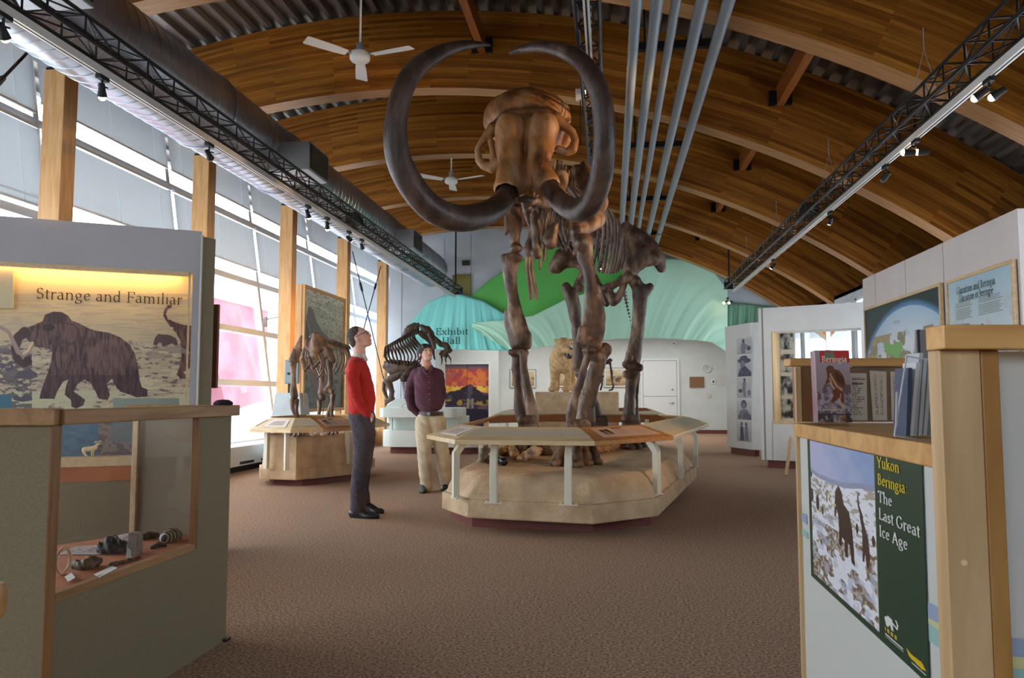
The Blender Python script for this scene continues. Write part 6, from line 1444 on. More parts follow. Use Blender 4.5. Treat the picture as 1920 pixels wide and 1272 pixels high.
    b3 = inpoly(x, y, [(287, 648), (291, 634), (297, 628), (305, 629), (318, 630), (330, 636), (334, 648), (330, 650), (322, 646), (306, 652), (300, 642), (293, 650)]); p.fill(b3, (98, 78, 82))
    p.fill(inpoly(x, y, [(270, 664), (300, 652), (336, 650), (360, 664), (340, 672), (280, 676)]) & (st > 0.44), (158, 146, 140), 0.7)
    return p
qm = [(-60, 484), (354, 511), (354, 768), (-60, 768)]
q = [onm(x, y, 0.12) for x, y in ((-60, 484), (366, 511))]; zt_ = zh+0.06; q[0].z = q[1].z = zt_; zb_ = 0.72; q += [Vector((q[1].x, q[1].y, zb_)), Vector((q[0].x, q[0].y, zb_))]
def mural_w(x, y):
    # x, y in [0,1] over the board -> the picture's own drawing coordinates
    P = [Vector(q[0]).lerp(Vector(q[1]), float(u)) for u in x[0]]
    px = np.zeros(x.shape); py = np.zeros(x.shape)
    for i, pnt in enumerate(P):
        for zz, store in ((zt_, 0), (zb_, 1)):
            d = Vector((pnt.x, pnt.y, zz))-CAM; w_ = d.dot(FW); X = 960+FPX*d.dot(RT)/w_; Yv = 636-FPX*d.dot(UP)/w_
            if store == 0: x0, y0_ = X, Yv
            else: x1, y1_ = X, Yv
        px[:, i] = x0+(x1-x0)*y[:, i]; py[:, i] = y0_+(y1_-y0_)*y[:, i]
    return mural(px, py)
o = picture('mammoth_mural', q, 560, 420, mural_w, mt)
tdir = (q[1]-q[0]).normalized()
tp0 = onm(66, 566, 0.116); tp1 = onm(342, 566, 0.116); tp0.z = tp1.z = onm(66, 560, 0.116).z
hcap = abs(onm(70, 539, 0.116).z-onm(70, 559, 0.116).z)/0.70
lettering('mural_title', 'Strange and Familiar', tp0-mn*0.004, tdir, Vector((0, 0, 1)), hcap, mat('mural_print', rgb((74, 62, 44)), 0.6), mt, weight=0.062, width=(tp1-tp0).length)
# warm lamp hidden in the head of the recess
m_ = MB(); a, b = onm(-300, 495, 0.05), onm(340, 495, 0.05); a.z = b.z = zh-0.010; m_.bar(a, b, 0.014); m_.build('recess_lamp', mat('recess_lamp', (1, 0.8, 0.4), 0.4, emit=(1.0, 0.66, 0.24), estr=20), mt)
# cream card at the left edge and small boards at the foot of the mural
q = [onm(x, y, 0.05) for x, y in ((-60, 494), (25, 499), (25, 578), (-60, 578))]; q[0].z = q[1].z = (q[0].z+q[1].z)/2
o = MB().prism(q, mn*0.02).build('cream_card', mat('cream_card', rgb((226, 214, 176)), 0.7), recalc=True); tag(o, 'cream card fixed to the mural at the left edge of the view', 'sign')

# ================================================================== left: glazed cabinet in the foreground
XC = -1.78
wd_ = woodmat('cabinet_oak', rgb((176, 136, 92)), rgb((150, 110, 70)), 'y', 6, 0.45, knots=False); wdv = woodmat('cabinet_oak_upright', rgb((160, 116, 72)), rgb((130, 90, 52)), 'z', 6, 0.45, knots=False)
def onc(px, py, off=0.0): return A(px, py, 'x', XC+off)
yE = onc(431, 900).y; yL = onc(110, 900).y; zT = onc(300, 790).z; zT = 1.085
cb = thing('display_cabinet', 'waist-high olive-grey cabinet with a glazed window in its side, left foreground', 'cabinet', (XC-0.4, (yE+yL)/2, 0))
yW1 = onc(367, 900).y; z_bot = onc(370, 1018).z; z_top = zT-0.05
pk_x = A(250, 1003, 'z', z_bot-0.015).x-0.02
MB().box((XC-0.02, yW1+0.03, 0), (XC, yE, z_top)).build('side_panel', olive, cb)
MB().box((XC-0.02, yL-0.0, 0), (XC, yW1+0.03, z_bot-0.02)).build('lower_panel', olive, cb)
MB().box((pk_x, yE-0.012, 0), (XC-0.02, yE, z_top)).build('end_panel', olive, cb)
MB().box((XC-0.72, yL-0.1, z_top), (XC+0.03, yE+0.03, zT)).build('top_ledge', wd_, cb, bevel=0.004) if False else None
m_ = MB(); m_.box((XC-0.06, yL-0.02, z_top), (XC+0.03, yE+0.025, zT)); m_.build('top_ledge', wd_, cb, bevel=0.004)
m_ = MB(); m_.box((pk_x-0.03, yE-0.08, z_top), (XC-0.06, yE+0.025, zT)); m_.build('end_ledge', wd_, cb, bevel=0.004)
for nm, a, b, mm in (('post', (XC-0.03, yL-0.045, 0), (XC+0.006, yL, z_top), wdv), ('frame_stile', (XC-0.025, yW1, z_bot-0.02), (XC+0.006, yW1+0.022, z_top), wdv), ('frame_sill', (XC-0.025, yL, z_bot-0.028), (XC+0.006, yW1, z_bot), wd_)):
    MB().box(a, b).build(nm, mm, cb, bevel=0.002)
MB().box((XC-0.012, yL, z_bot), (XC-0.009, yW1, z_top)).build('glass_pane', glass, cb)
zf = z_bot-0.015
terr = noisemat('terracotta_base', rgb((176, 104, 66)), rgb((196, 122, 80)), scale=5, rough=0.85)
pk = A(250, 1003, 'z', zf); pj = A(104, 1030, 'z', zf); pj = Vector((pj.x, min(pj.y, yE-0.05), zf))
MB().prism([Vector(q) for q in ((XC-0.026, yL-0.02, zf-0.02), (XC-0.026, yE-0.025, zf-0.02), (pk.x-0.02, yE-0.025, zf-0.02), (pk.x-0.02, pk.y, zf-0.02), (pj.x-0.15, pj.y-0.1, zf-0.02), (pj.x-0.15, yL-0.02, zf-0.02))], (0, 0, 0.02)).build('case_floor', terr, cb, recalc=True)
MB().box((pk.x-0.014, pk.y-0.014, zf), (pk.x+0.014, pk.y+0.014, z_top)).build('back_post', lightframe, cb, bevel=0.002)
e_ = (pj-pk).normalized()
MB().prism([pk+e_*0.02, pj, pj+Vector((0, -0.003, 0)), pk+e_*0.02+Vector((0, -0.003, 0))], (0, 0, z_top-zf)).build('back_glass', glass, cb, recalc=True)
MB().prism([Vector((pk.x+0.014, pk.y, zf)), Vector((XC-0.02, yE-0.03, zf)), Vector((XC-0.02, yE-0.02, zf)), Vector((pk.x+0.014, pk.y+0.01, zf))], (0, 0, z_top-zf)).build('back_panel', noisemat('warm_grey_back', rgb((150, 140, 122)), rgb((158, 148, 130)), scale=4, rough=0.9), cb, recalc=True)
# near section of the cabinet, turned towards the viewer
pA = Vector((XC, yL-0.045, 0)); dA = (A(0, 800, 'y', 2.0)-A(110, 800, 'y', 2.0)); dA = Vector((-0.99, -0.12, 0)).normalized(); nA = Vector((-dA.y, dA.x, 0)); nA = nA if nA.y > 0 else -nA
MB().prism([pA, pA+dA*1.1, pA+dA*1.1+nA*0.02, pA+nA*0.02], (0, 0, z_top)).build('front_panel', olive, cb, recalc=True)
MB().prism([pA-nA*0.035-dA*0.03+Vector((0, 0, z_top)), pA-nA*0.035+dA*1.1+Vector((0, 0, z_top)), pA+dA*1.1+nA*0.07+Vector((0, 0, z_top)), pA+nA*0.07-dA*0.0+Vector((0, 0, z_top))], (0, 0, zT-z_top+0.004)).build('front_ledge', wd_, cb, recalc=True, bevel=0.004)
tag(MB().box((XC-0.02, yE-0.03, 0.0), (XC+0.02, yE+0.01, 0.012)).build('floor_bracket', black), 'small dark bracket at the foot of the olive cabinet corner', 'bracket')
# dark cap lying on the ledge end
c_ = D(421, 763, yE); c_ = Vector((XC-0.030, yE-0.02, zT))
sdf([('+', 'e', (c_+Vector((0, 0, 0.008)), (0.045, 0.03, 0.018)), 0), ('+', 'e', (c_+Vector((-0.022, 0, 0.006)), (0.026, 0.026, 0.014)), 0.01)], 0.003, pad=0.01, noise=0.002, nf=90).build('cap', mat('dark_cloth', rgb((40, 28, 30)), 0.9))
o = bpy.data.objects['cap']; tag(o, 'dark crumpled cloth lying on the end of the cabinet ledge', 'cloth')
# things in the case
def fz(px, py, z=None): return A(px, py, 'z', zf if z is None else z)
def lump(name, label, pts, m, noise=0.003, res=0.0035, cat='fossil', nf=90):
    pr = []
    for px, py, r in pts:
        p = fz(px, py+r*0.6); rr = r*DEPTH(p)/FPX; pr.append((p+Vector((0, 0, rr*0.85)), rr))
    o = sdf([('+', 'p', pr, 0)], res, pad=0.01, noise=noise, nf=nf).build(name, m); tag(o, label, cat); return o
ribbed = mat('ribbed_fossil', rgb((70, 64, 60)), 0.5); n_, l_ = nt(ribbed); wv = n_.new('ShaderNodeTexWave'); wv.inputs['Scale'].default_value = 2.4; wv.bands_direction = 'Y'; wv.inputs['Distortion'].default_value = 2
crr = n_.new('ShaderNodeValToRGB'); crr.color_ramp.elements[0].color = (*rgb((44, 42, 44)), 1); crr.color_ramp.elements[1].color = (*rgb((176, 166, 150)), 1); crr.color_ramp.elements[0].position = 0.45; crr.color_ramp.elements[1].position = 0.6
l_.new(wv.outputs[0], crr.inputs[0]); l_.new(crr.outputs[0], n_['Principled BSDF'].inputs['Base Color'])
blackrock = bonem('black_rock', rgb((24, 22, 26)), rgb((44, 42, 50)), rgb((96, 96, 112)), 30)
brownrock = bonem('brown_rock', rgb((50, 36, 28)), rgb((84, 62, 46)), rgb((130, 104, 80)), 30)
lump('ribbed_tooth', 'striped ridged fossil tooth at the right end inside the glazed cabinet', [(312, 1012, 12), (322, 1008, 14), (332, 1007, 10)], ribbed, 0.002)
lump('dark_stone', 'lumpy blue-black stone in the middle of the glazed cabinet', [(194, 1032, 11), (210, 1028, 17), (226, 1030, 13)], blackrock, 0.009)
lump('brown_bone_piece', 'long brown fossil piece with a curved shape behind the grey block', [(268, 1010, 6), (280, 1006, 7), (292, 1006, 6)], brownrock, 0.003)
lump('mottled_bone_piece', 'mottled brown broken bone at the near end inside the glazed cabinet', [(141, 1062, 9), (160, 1062, 11), (180, 1056, 10)], brownrock, 0.006)
lump('dark_shard', 'flat dark shard lying in front of the striped tooth', [(285, 1028, 4), (300, 1022, 5), (310, 1024, 3)], blackrock, 0.002)
lump('bone_splinter', 'thin brown splinter lying along the cabinet glass', [(208, 1060, 4), (235, 1054, 3), (262, 1045, 3)], brownrock, 0.002)
# grey block with a card, rolled paper ring
c = fz(253, 1040); m_ = MB(); m_.obox(c+Vector((0, 0.0, 0.045)), (0.022, 0, 0), (0, 0.02, 0), (0, 0, 0.045)); tag(m_.build('grey_block', noisemat('grey_stone_block', rgb((120, 112, 106)), rgb((146, 138, 130)), scale=30, rough=0.8), bevel=0.004), 'upright grey block standing on the cabinet floor', 'block')
white = mat('white_card', rgb((226, 226, 222)), 0.6)
def card(pts, label, up=None):
    P = [fz(x, y, zf+h) for x, y, h in pts]; m = MB(); m.prism(P, (0, 0, 0.0015)); o = m.build('label_card', white, recalc=True); tag(o, label, 'card', 'white label cards in the glazed cabinet')
card([(176, 1078, 0.002), (210, 1062, 0.002), (220, 1066, 0.016), (186, 1084, 0.016)], 'small white tent card beside the mottled bone in the cabinet')
card([(121, 1082, 0.002), (134, 1075, 0.002), (141, 1084, 0.02), (128, 1092, 0.02)], 'small white card at the very near corner inside the cabinet')
card([(236, 1050, 0.003), (246, 1046, 0.003), (247, 1010, 0.05), (239, 1012, 0.05)], 'upright white card leaning on the grey block')
def diag(x, y):
    p = Paint(x, y, (206, 198, 200)); p.fill((x < 0.04) | (x > 0.96) | (y < 0.06) | (y > 0.94), (230, 230, 228)); n = fbm(x*14, y*10, 4, 5); p.fill((n > 0.52) & (y > 0.2) & (y < 0.8) & (x > .1) & (x < .9), (110, 96, 108), 0.8); return p
for k, (lab, pts) in enumerate((('white-bordered sketch card lying flat at the near end of the cabinet floor', [(140, 1026), (208, 1020), (188, 1040), (110, 1040)]), ('white-bordered sketch card lying flat behind the blue-black stone', [(214, 1006), (250, 998), (250, 1018), (196, 1022)]))):
    q = [fz(x, y, zf+0.003+0.002*k) for x, y in pts]; o = picture('sketch_card', q, 60, 40, diag); tag(o, lab, 'card')
m_ = MB(); c = fz(118, 1078)+Vector((0, 0, 0.05)); m_.smooth = True
tn = [c+Vector((0, cos(a*pi/10)*0.036, sin(a*pi/10)*0.045)) for a in range(21)]; m_.tube(tn, 0.006, 8); tag(m_.build('bone_ring', palebone), 'pale ring-shaped bone standing at the near end inside the cabinet', 'fossil')
# white mountain-sheep figurine on the ledge beyond
zs = 0.722; c = ONPL(170, 858, mp0+mn*0.04, mn); c.z = zs
def sp_(px, py, r, off=0.05): p = ONPL(px, py, mp0+mn*off, mn); return (p, r*DEPTH(p)/FPX)
dz_ = zs-ONPL(168, 858, mp0+mn*0.05, mn).z
def spz(px, py, r, off=0.05): p, rr = sp_(px, py, r, off); return (p+Vector((0, 0, dz_)), rr)
pr = [('+', 'p', [spz(158, 845, 4.2), spz(168, 844, 4.6), spz(178, 842, 4.2)], 0), ('+', 'p', [spz(179, 841, 3.0), spz(183, 835, 2.4), spz(187, 835, 1.6)], 0.006)]
for x0, x1, of in ((157, 163, 0.045), (155, 160, 0.055), (173, 172, 0.045), (176, 175, 0.055)): pr.append(('+', 'p', [spz(x0, 848, 1.7, of), spz((x0+x1)/2-1, 852, 1.2, of), spz(x1, 857.3, 1.1, of)], 0.004))
pr.append(('+', 'p', [spz(184, 831, 1.0, 0.045), spz(179, 830, 1.0, 0.04), spz(177, 834, 0.8, 0.04)], 0.002)); pr.append(('+', 'p', [spz(184, 831, 1.0, 0.055), spz(188, 829, 1.0, 0.06), spz(190, 831, 0.8, 0.06)], 0.002))
o = sdf(pr, 0.0028, pad=0.008).build('sheep_figurine', mat('ivory_plaster', rgb((226, 206, 160)), 0.6)); tag(o, 'small cream mountain-sheep figurine on the ledge below the mural', 'figurine')
# corner of a wooden chair back at the left edge
m_ = MB(); m_.smooth = True; cc = D(-18, 1128, 0.75); m_.lathe([(0.0, -0.02), (0.012, -0.018), (0.0155, -0.008), (0.0155, 0.008), (0.012, 0.018), (0.0, 0.02)], cc, 24); m_.lathe([(0.007, -0.9), (0.007, -0.02)], cc, 14)
tag(m_.build('wooden_stand', maple, recalc=True), 'rounded wooden knob of a stand cut off at the left edge', 'stand')
# ================================================================== cloth banners under the gable
def clothm(name, c, c2, mixf=0.35): return transl(name, rgb(c), rgb(c2), mixf)
def lerp_curve(pts, t):
    xs = [p[0] for p in pts]; x = xs[0]+(xs[-1]-xs[0])*t
    return x, float(np.interp(x, xs, [p[1] for p in pts]))
def cloth(name, label, top, bot, Y, m, nu=110, nv=22, amp=0.035, freq=9, fan=0.0, seed=0, extra=None):
    mb = MB(); mb.smooth = True; P = []
    for j in range(nv+1):
        v = j/nv
        for i in range(nu+1):
            u = i/nu; xt, yt = lerp_curve(top, u); xb, yb = lerp_curve(bot, u)
            px, py = xt+(xb-xt)*v, yt+(yb-yt)*v
            ph = 2*pi*freq*(u+fan*(v-0.5)*(u-0.5))+seed
            f = amp*(0.25+v)*(sin(ph)+0.5*sin(2.3*ph+1.3+3*v)+0.35*sin(4.1*ph+v*5))+0.02*sin(6*v+9*u)
            P.append(D(px, py, Y-f-0.05))
    mb.v = P; w_ = nu+1
    mb.f = [(j*w_+i, (j+1)*w_+i, (j+1)*w_+i+1, j*w_+i+1) for j in range(nv) for i in range(nu)]; mb.mi = [0]*len(mb.f)
    o = mb.build(name, m); s = o.modifiers.new('thickness', 'SOLIDIFY'); s.thickness = 0.004
    tag(o, label, 'banner'); return o
cloth('green_banner', 'bright green cloth rising to a peak behind the large skeleton ribs', [(876, 562), (912, 530), (940, 510), (975, 490), (1010, 470), (1060, 456), (1110, 462), (1150, 482), (1215, 500)], [(876, 566), (948, 604), (1000, 608), (1060, 590), (1130, 570), (1215, 540)], 17.93, clothm('green_cloth', (120, 214, 112), (120, 224, 110), 0.15), amp=0.008, freq=3)
cloth('teal_banner', 'teal dome-shaped cloth banner lettered Exhibit Hall', [(760, 618), (773, 602), (790, 580), (806, 565), (832, 554), (860, 552), (879, 557), (905, 564), (948, 590), (966, 600)], [(760, 655), (860, 656), (966, 658)], 17.80, clothm('teal_cloth', (150, 236, 230), (130, 224, 220), 0.12), amp=0.015, freq=8, fan=-0.5)
cloth('pale_green_banner', 'long pale green cloth swag hung across the opening behind the skeleton', [(885, 606), (948, 600), (1000, 592), (1060, 562), (1130, 540), (1200, 500), (1240, 484), (1290, 487), (1340, 512), (1364, 545)], [(885, 616), (925, 640), (960, 658), (1040, 648), (1100, 640), (1160, 636), (1230, 634), (1300, 638), (1335, 642), (1364, 662)], 17.66, clothm('mint_cloth', (204, 250, 226), (196, 244, 216), 0.12), nu=260, nv=44, amp=0.013, freq=10, fan=0.5, seed=2)
cloth('dark_green_banner', 'darker green cloth hanging at the right end, above the photo column', [(1362, 568), (1400, 570), (1475, 578)], [(1362, 640), (1475, 645)], 17.99, clothm('sage_cloth', (128, 172, 146), (110, 174, 140), 0.2), amp=0.02, freq=6)
bannerink = mat('banner_print', rgb((28, 70, 66)), 0.7)
def bl_(px, py): return D(px, py, 17.655)
tbn = [o for o in bpy.data.objects if o.name == 'teal_banner'][0]
for txt, xa, xb, yb in (('Exhibit', 816, 878, 628), ('Hall', 828, 864, 645)):
    a, b = bl_(xa, yb), bl_(xb, yb); lettering('banner_lettering', txt, a, Vector((1, 0, 0)), Vector((0, 0, 1)), 0.215, bannerink, tbn, weight=0.07, width=(b.x-a.x))
tag(MB().box((D(867, 493, 17.99).x, 17.965, D(870, 498, 18).z), (D(881, 493, 17.99).x, 17.995, D(870, 489, 18).z)).build('wall_vent', mat('vent_brown', rgb((70, 60, 54)), 0.6)), 'small dark vent grille high on the blue gable wall', 'vent')
tag(MB().box((D(849, 530, 18).x, 17.95, D(860, 553, 18).z), (D(883, 530, 18).x, 17.99, D(860, 516, 18).z)).build('wall_panel', mat('ochre_panel', rgb((128, 122, 62)), 0.6)), 'square ochre panel on the gable wall at the end of the left truss', 'panel')  # panel replaces an opening; the light in it is put into the ochre

# ================================================================== far low wall: doors, pictures, clock
YB = 23.49
def rect(name, x0, y0, x1, y1, Y, d, m, parent=None, bevel=0.0):
    a, b = D((x0+x1)/2, y0, Y), D((x0+x1)/2, y1, Y); xa, xb = D(x0, (y0+y1)/2, Y).x, D(x1, (y0+y1)/2, Y).x
    return MB().box((xa, Y-d, b.z), (xb, Y, a.z)).build(name, m, parent, bevel=bevel)
doorwhite = mat('door_paint', rgb((220, 226, 228)), 0.5)
dr = struct(thing('door_1', 'white two-leaf stable door with a lever handle in the far wall', None, D(1238, 813, YB)))
xa, xb = D(1206, 740, YB).x, D(1269, 740, YB).x; zt = D(1238, 677, YB).z
zm = D(1238, 743.5, YB).z
MB().box((xa, YB-0.03, zm+0.006), (xb, YB, zt)).build('upper_leaf', doorwhite, dr, bevel=0.004); MB().box((xa, YB-0.03, 0.02), (xb, YB, zm-0.006)).build('lower_leaf', doorwhite, dr, bevel=0.004)
m_ = MB(); m_.box((xa-0.08, YB-0.045, 0), (xa-0.01, YB, zt+0.08)); m_.box((xb+0.01, YB-0.045, 0), (xb+0.08, YB, zt+0.08)); m_.box((xa-0.01, YB-0.045, zt+0.01), (xb+0.01, YB, zt+0.08)); m_.build('door_frame', doorwhite, dr)
steel = mat('brushed_steel', rgb((170, 170, 172)), 0.3, 0.9)
for nm, px, py in (('deadbolt', 1261, 731), ('door_handle', 1262, 756)):
    c = D(px, py, YB-0.03); m_ = MB(); m_.smooth = True; m_.lathe([(0.03, -0.012), (0.03, 0), (0.014, 0.0), (0.014, -0.04)], c, 16, 'y')
    if nm == 'door_handle': m_.tube([c+Vector((0, -0.045, 0)), c+Vector((-0.11, -0.045, -0.005))], 0.011, 8)
    m_.build(nm, steel, dr)
def framedpic(x0, y0, x1, y1, label, hue):
    t = thing('framed_picture', label, 'picture', D((x0+x1)/2, y1, YB), 'framed pictures on the far wall')
    rect('frame', x0, y0, x1, y1, YB, 0.025, mat('blue_grey_frame', rgb((96, 116, 128)), 0.5), t)
    rect('mat_board', x0+1.0, y0+1, x1-1.0, y1-1, YB-0.025, 0.003, mat('mat_board', rgb((214, 212, 204)), 0.7), t)
    def f(x, y):
        n = fbm(x*6+hue*5, y*6, 4, hue); p = Paint(x, y, (190, 176, 146)); p.grad(y > -1, (206, 192, 150), (150, 128, 96), y+0.6*(n-0.5)); p.fill((n > 0.56) & (y > 0.4), (120, 96, 76), 0.8); p.fill((n < 0.4) & (y < 0.5), (196, 200, 196), 0.7); p.fill(inell(x, y, 0.6, 0.65, 0.16, 0.14) & (n > 0.4), (96, 72, 60)); return p
    q = [D(x0+3.5, y0+3.5, YB-0.029), D(x1-3.5, y0+3.5, YB-0.029), D(x1-3.5, y1-3.5, YB-0.029), D(x0+3.5, y1-3.5, YB-0.029)]; q[1].z = q[0].z; q[2].z = q[3].z; q[3].x = q[0].x; q[2].x = q[1].x
    picture('print', q, 40, 34, f, t)
framedpic(956, 693, 1005, 728, 'framed print on the far wall, left of the lion', 1); framedpic(1043, 692, 1092, 727, 'framed print on the far wall behind the legs of the lion', 2); framedpic(1132, 690, 1178, 727, 'framed print on the far wall behind the small dark skeleton', 3)
c = D(1325, 690, YB); t = thing('wall_clock', 'round white wall clock on the far wall', 'clock', c)
m_ = MB(); m_.smooth = True; m_.lathe([(0.14, 0), (0.14, -0.035), (0.125, -0.04), (0.12, -0.028)], c, 32, 'y'); m_.build('case', whitepl, t); m_ = MB(); m_.lathe([(0.12, -0.02), (0.12, -0.0285)], c, 32, 'y'); m_.build('dial', mat('dial', rgb((196, 200, 200)), 0.5), t)
m_ = MB(); m_.bar(c+Vector((0, -0.032, 0)), c+Vector((0.045, -0.032, 0.03)), 0.010, 0.004); m_.bar(c+Vector((0, -0.032, 0)), c+Vector((-0.02, -0.032, 0.08)), 0.007, 0.004); m_.build('hands', black, t)
tag(rect('wall_plaque', 1293, 707, 1320, 727, YB, 0.025, mat('brown_plaque', rgb((132, 98, 66)), 0.5)), 'brown wooden plaque on the far wall below the clock', 'plaque')
t = thing('light_switch', 'white switch plate beside the brown plaque', 'switch', D(1337, 720, YB)); rect('plate', 1333, 712, 1341, 720, YB, 0.01, whitepl, t); rect('rocker', 1336, 714, 1339, 718, YB-0.01, 0.004, black, t)
tag(rect('wall_socket', 1326, 738, 1332, 746, YB, 0.012, mat('ivory_plastic', rgb((214, 208, 180)), 0.5)), 'ivory wall plate low on the far wall', 'socket')
def notice(x, y): p = Paint(x, y, (216, 216, 214)); p.fill((np.mod(y*9, 1) < 0.3) & (x > 0.1) & (x < 0.9), (170, 172, 176), 0.6); return p
q = [D(1345, 704, YB-0.004), D(1362, 704, YB-0.004), D(1362, 722, YB-0.004), D(1345, 722, YB-0.004)]; o = picture('wall_notice', q, 20, 30, notice); tag(o, 'white paper notice on the far wall beside the photo column', 'notice')
t = thing('wall_speaker', 'small white box sensor high on the far wall above the door', 'sensor', D(1263, 648, YB)); rect('casing', 1259, 641, 1268, 648, YB, 0.10, whitepl, t, 0.01); rect('lens', 1261, 643, 1266, 646, YB-0.10, 0.01, mat('lens_grey', rgb((120, 124, 128)), 0.3), t)
# painted double doors
dd = struct(thing('door_2', 'double doors painted with a red and yellow sunset over dark hills', None, D(880, 812, 23.0)))
YD = 23.12
def sunset(x, y):
    n = fbm(x*5, y*7, 5, 3); n2 = fbm(x*9, y*14, 4, 9); p = Paint(x, y, (150, 120, 150))
    p.grad(y > -1, (120, 108, 130), (196, 110, 96), y*4); red = (y > 0.07) & (y < 0.38-0.1*n) & (n+0.3*np.sin(x*3.0) > 0.40); p.fill(red, (206, 92, 70)); p.fill(red & (n2 > 0.55), (226, 130, 76)); p.fill(red & (n2 < 0.38), (176, 82, 96))
    p.fill((y > 0.27+0.12*n) & (y < 0.42), (236, 176, 70)); p.fill((y > 0.24+0.14*n2) & (y < 0.40) & (n2 > 0.52), (240, 206, 96))
    rid = 0.36+0.06*np.sin(x*7+1)+0.10*(fbm(x*9, x*0, 3, 4)-0.5); hl = y > rid; p.fill(hl, (52, 44, 58)); p.fill(hl & (n2 > 0.56) & (y < 0.56), (84, 78, 96)); p.fill((y > 0.52) & (y < 0.66) & (n2 > 0.50), (176, 150, 76), 0.8); p.fill((y > 0.60), (72, 52, 96), 0.7); p.fill((y > 0.66) & (fbm(x*5, y*5, 3, 17) > 0.52), (38, 34, 58)); p.fill((y > 0.80) & (n > 0.55), (150, 112, 50), 0.8)
    p.fill(np.abs(x-0.5) < 0.006, (30, 26, 40)); return p
q = [D(829, 683, YD), D(915, 683, YD), D(915, 812, YD), D(829, 812, YD)]; q[1].z = q[0].z = 2.08; q[2].z = q[3].z = 0.02; q[3].x = q[0].x = -5.02; q[2].x = q[1].x = -3.66
picture('door_leaves', q, 160, 200, sunset, dd, thick=0.04)
for sx in (-0.07, 0.07):
    c = D(890, 757, YD-0.02); c.x = (q[0].x+q[1].x)/2+sx+0.1; m_ = MB(); m_.box(c+Vector((-0.035, -0.012, -0.15)), c+Vector((0.035, 0.0, 0.15))); m_.bar(c+Vector((0, -0.05, 0)), c+Vector((0.12*(1 if sx > 0 else -1), -0.05, 0)), 0.02); m_.build('door_handle', steel, dd)
m_ = MB(); m_.box((-3.66, 22.985, 0), (-3.60, 23.14, 2.14)); m_.box((-5.02, 22.985, 2.08), (-3.66, 23.14, 2.14)); m_.build('door_frame', doorwhite, dd)

# ================================================================== lion on its block, with the small dark skeleton
LB = thing('animal_plinth', 'square sand-coloured block carrying the stuffed lion-like cat', 'plinth', (-0.7, 15.4, 0))
zL = D(1080, 735, 14.9).z; xa, xb = D(1003, 735, 14.7).x, D(1160, 735, 14.7).x
MB().box((xa, 14.7, 0), (xb, 16.4, zL)).build('block', sandm, LB, bevel=0.02)
MB().box((D(1110, 735, 14.9).x+0.05, 14.9, 0), (D(1172, 735, 14.9).x, 16.4, zL-0.004)).build('side_block', sandm, LB, bevel=0.02) if False else None
fur_ = noisemat('tawny_fur', rgb((196, 158, 106)), rgb((226, 196, 150)), scale=18, detail=6, rough=0.95, bump=0.6, bscale=140)
YL = 15.1
LI = thing('lion_mount', 'stuffed tawny big cat with open jaws standing on the sand-coloured block', 'lion', Vector((D(1055, 733, YL).x, YL, zL)))
pr = [('+', 'e', (D(1056, 648, YL-0.30), (0.155, 0.17, 0.155)), 0), ('+', 'p', pl(YL, [(1062, 655, 9, YL-0.42), (1069, 658, 6.5, YL-0.56)]), 0.04), ('+', 'p', pl(YL, [(1060, 671, 4.5, YL-0.42), (1065, 676, 3.5, YL-0.52)]), 0.03),
      ('-', 'p', pl(YL, [(1061, 665, 4.2, YL-0.55), (1068, 668, 4.0, YL-0.62), (1070, 668, 3.6, YL-0.7)]), 0.012),
      ('+', 'e', (D(1042, 639, YL-0.28), (0.04, 0.03, 0.045)), 0.03), ('+', 'e', (D(1070, 639, YL-0.24), (0.04, 0.03, 0.045)), 0.03),
      ('+', 'p', [(D(1054, 655, YL-0.2), 0.15), (D(1050, 670, YL), 0.19), (D(1050, 678, YL+0.25), 0.22), (D(1052, 675, YL+0.7), 0.20), (D(1054, 668, YL+1.1), 0.20)], 0.06),
      ('+', 'e', (D(1052, 682, YL-0.02), (0.19, 0.22, 0.20)), 0.06)]
for s, (x0, x1, x2), yy in ((0, (1039, 1038, 1036), -0.05), (1, (1064, 1065, 1062), 0.0)):
    pr.append(('+', 'p', pl(YL+yy, [(x0, 684, 9), (x1, 700, 7), (x1, 715, 5.6), (x2, 724, 5.4), (x2, 729, 6)]), 0.05)); pr.append(('+', 'e', (Vector((D(x2, 730, YL+yy).x, YL+yy-0.07, zL+0.05)), (0.085, 0.12, 0.055)), 0.03))
for x in (-1.12, -0.80): pr.append(('+', 'p', [(Vector((x, YL+1.1, zL+0.72)), 0.14), (Vector((x, YL+1.0, zL+0.45)), 0.09), (Vector((x, YL+1.22, zL+0.25)), 0.05), (Vector((x, YL+1.12, zL+0.06)), 0.05)], 0.05))
sdf(pr, 0.018, noise=0.004, nf=40).build('body', fur_, LI)
dkm = mat('dark_mouth', (0.02, 0.012, 0.01), 0.5)
sdf([('+', 'p', pl(YL, [(1062, 665, 4.0, YL-0.46), (1068, 669, 4.2, YL-0.56)]), 0)], 0.009, pad=0.01).build('mouth', dkm, LI)
m_ = MB(); m_.smooth = True
for px, py in ((1057, 645), (1072, 645)): m_.ball(D(px, py, YL-0.455), 0.014, 8, 6)
m_.build('eyes', mat('dark_eye', (0.03, 0.015, 0.005), 0.1), LI)
m_ = MB(); m_.smooth = True; m_.ball(D(1070, 655, YL-0.60), (0.035, 0.02, 0.022), 10, 6); m_.build('nose', dkm, LI)
m_ = MB()
for px in (1063, 1069): c = D(px, 663, YL-0.62); m_.lathe([(0.001, -0.05), (0.008, 0.0)], c, 6)
m_.build('fangs', mat('tooth_ivory', rgb((230, 220, 196)), 0.3), LI)
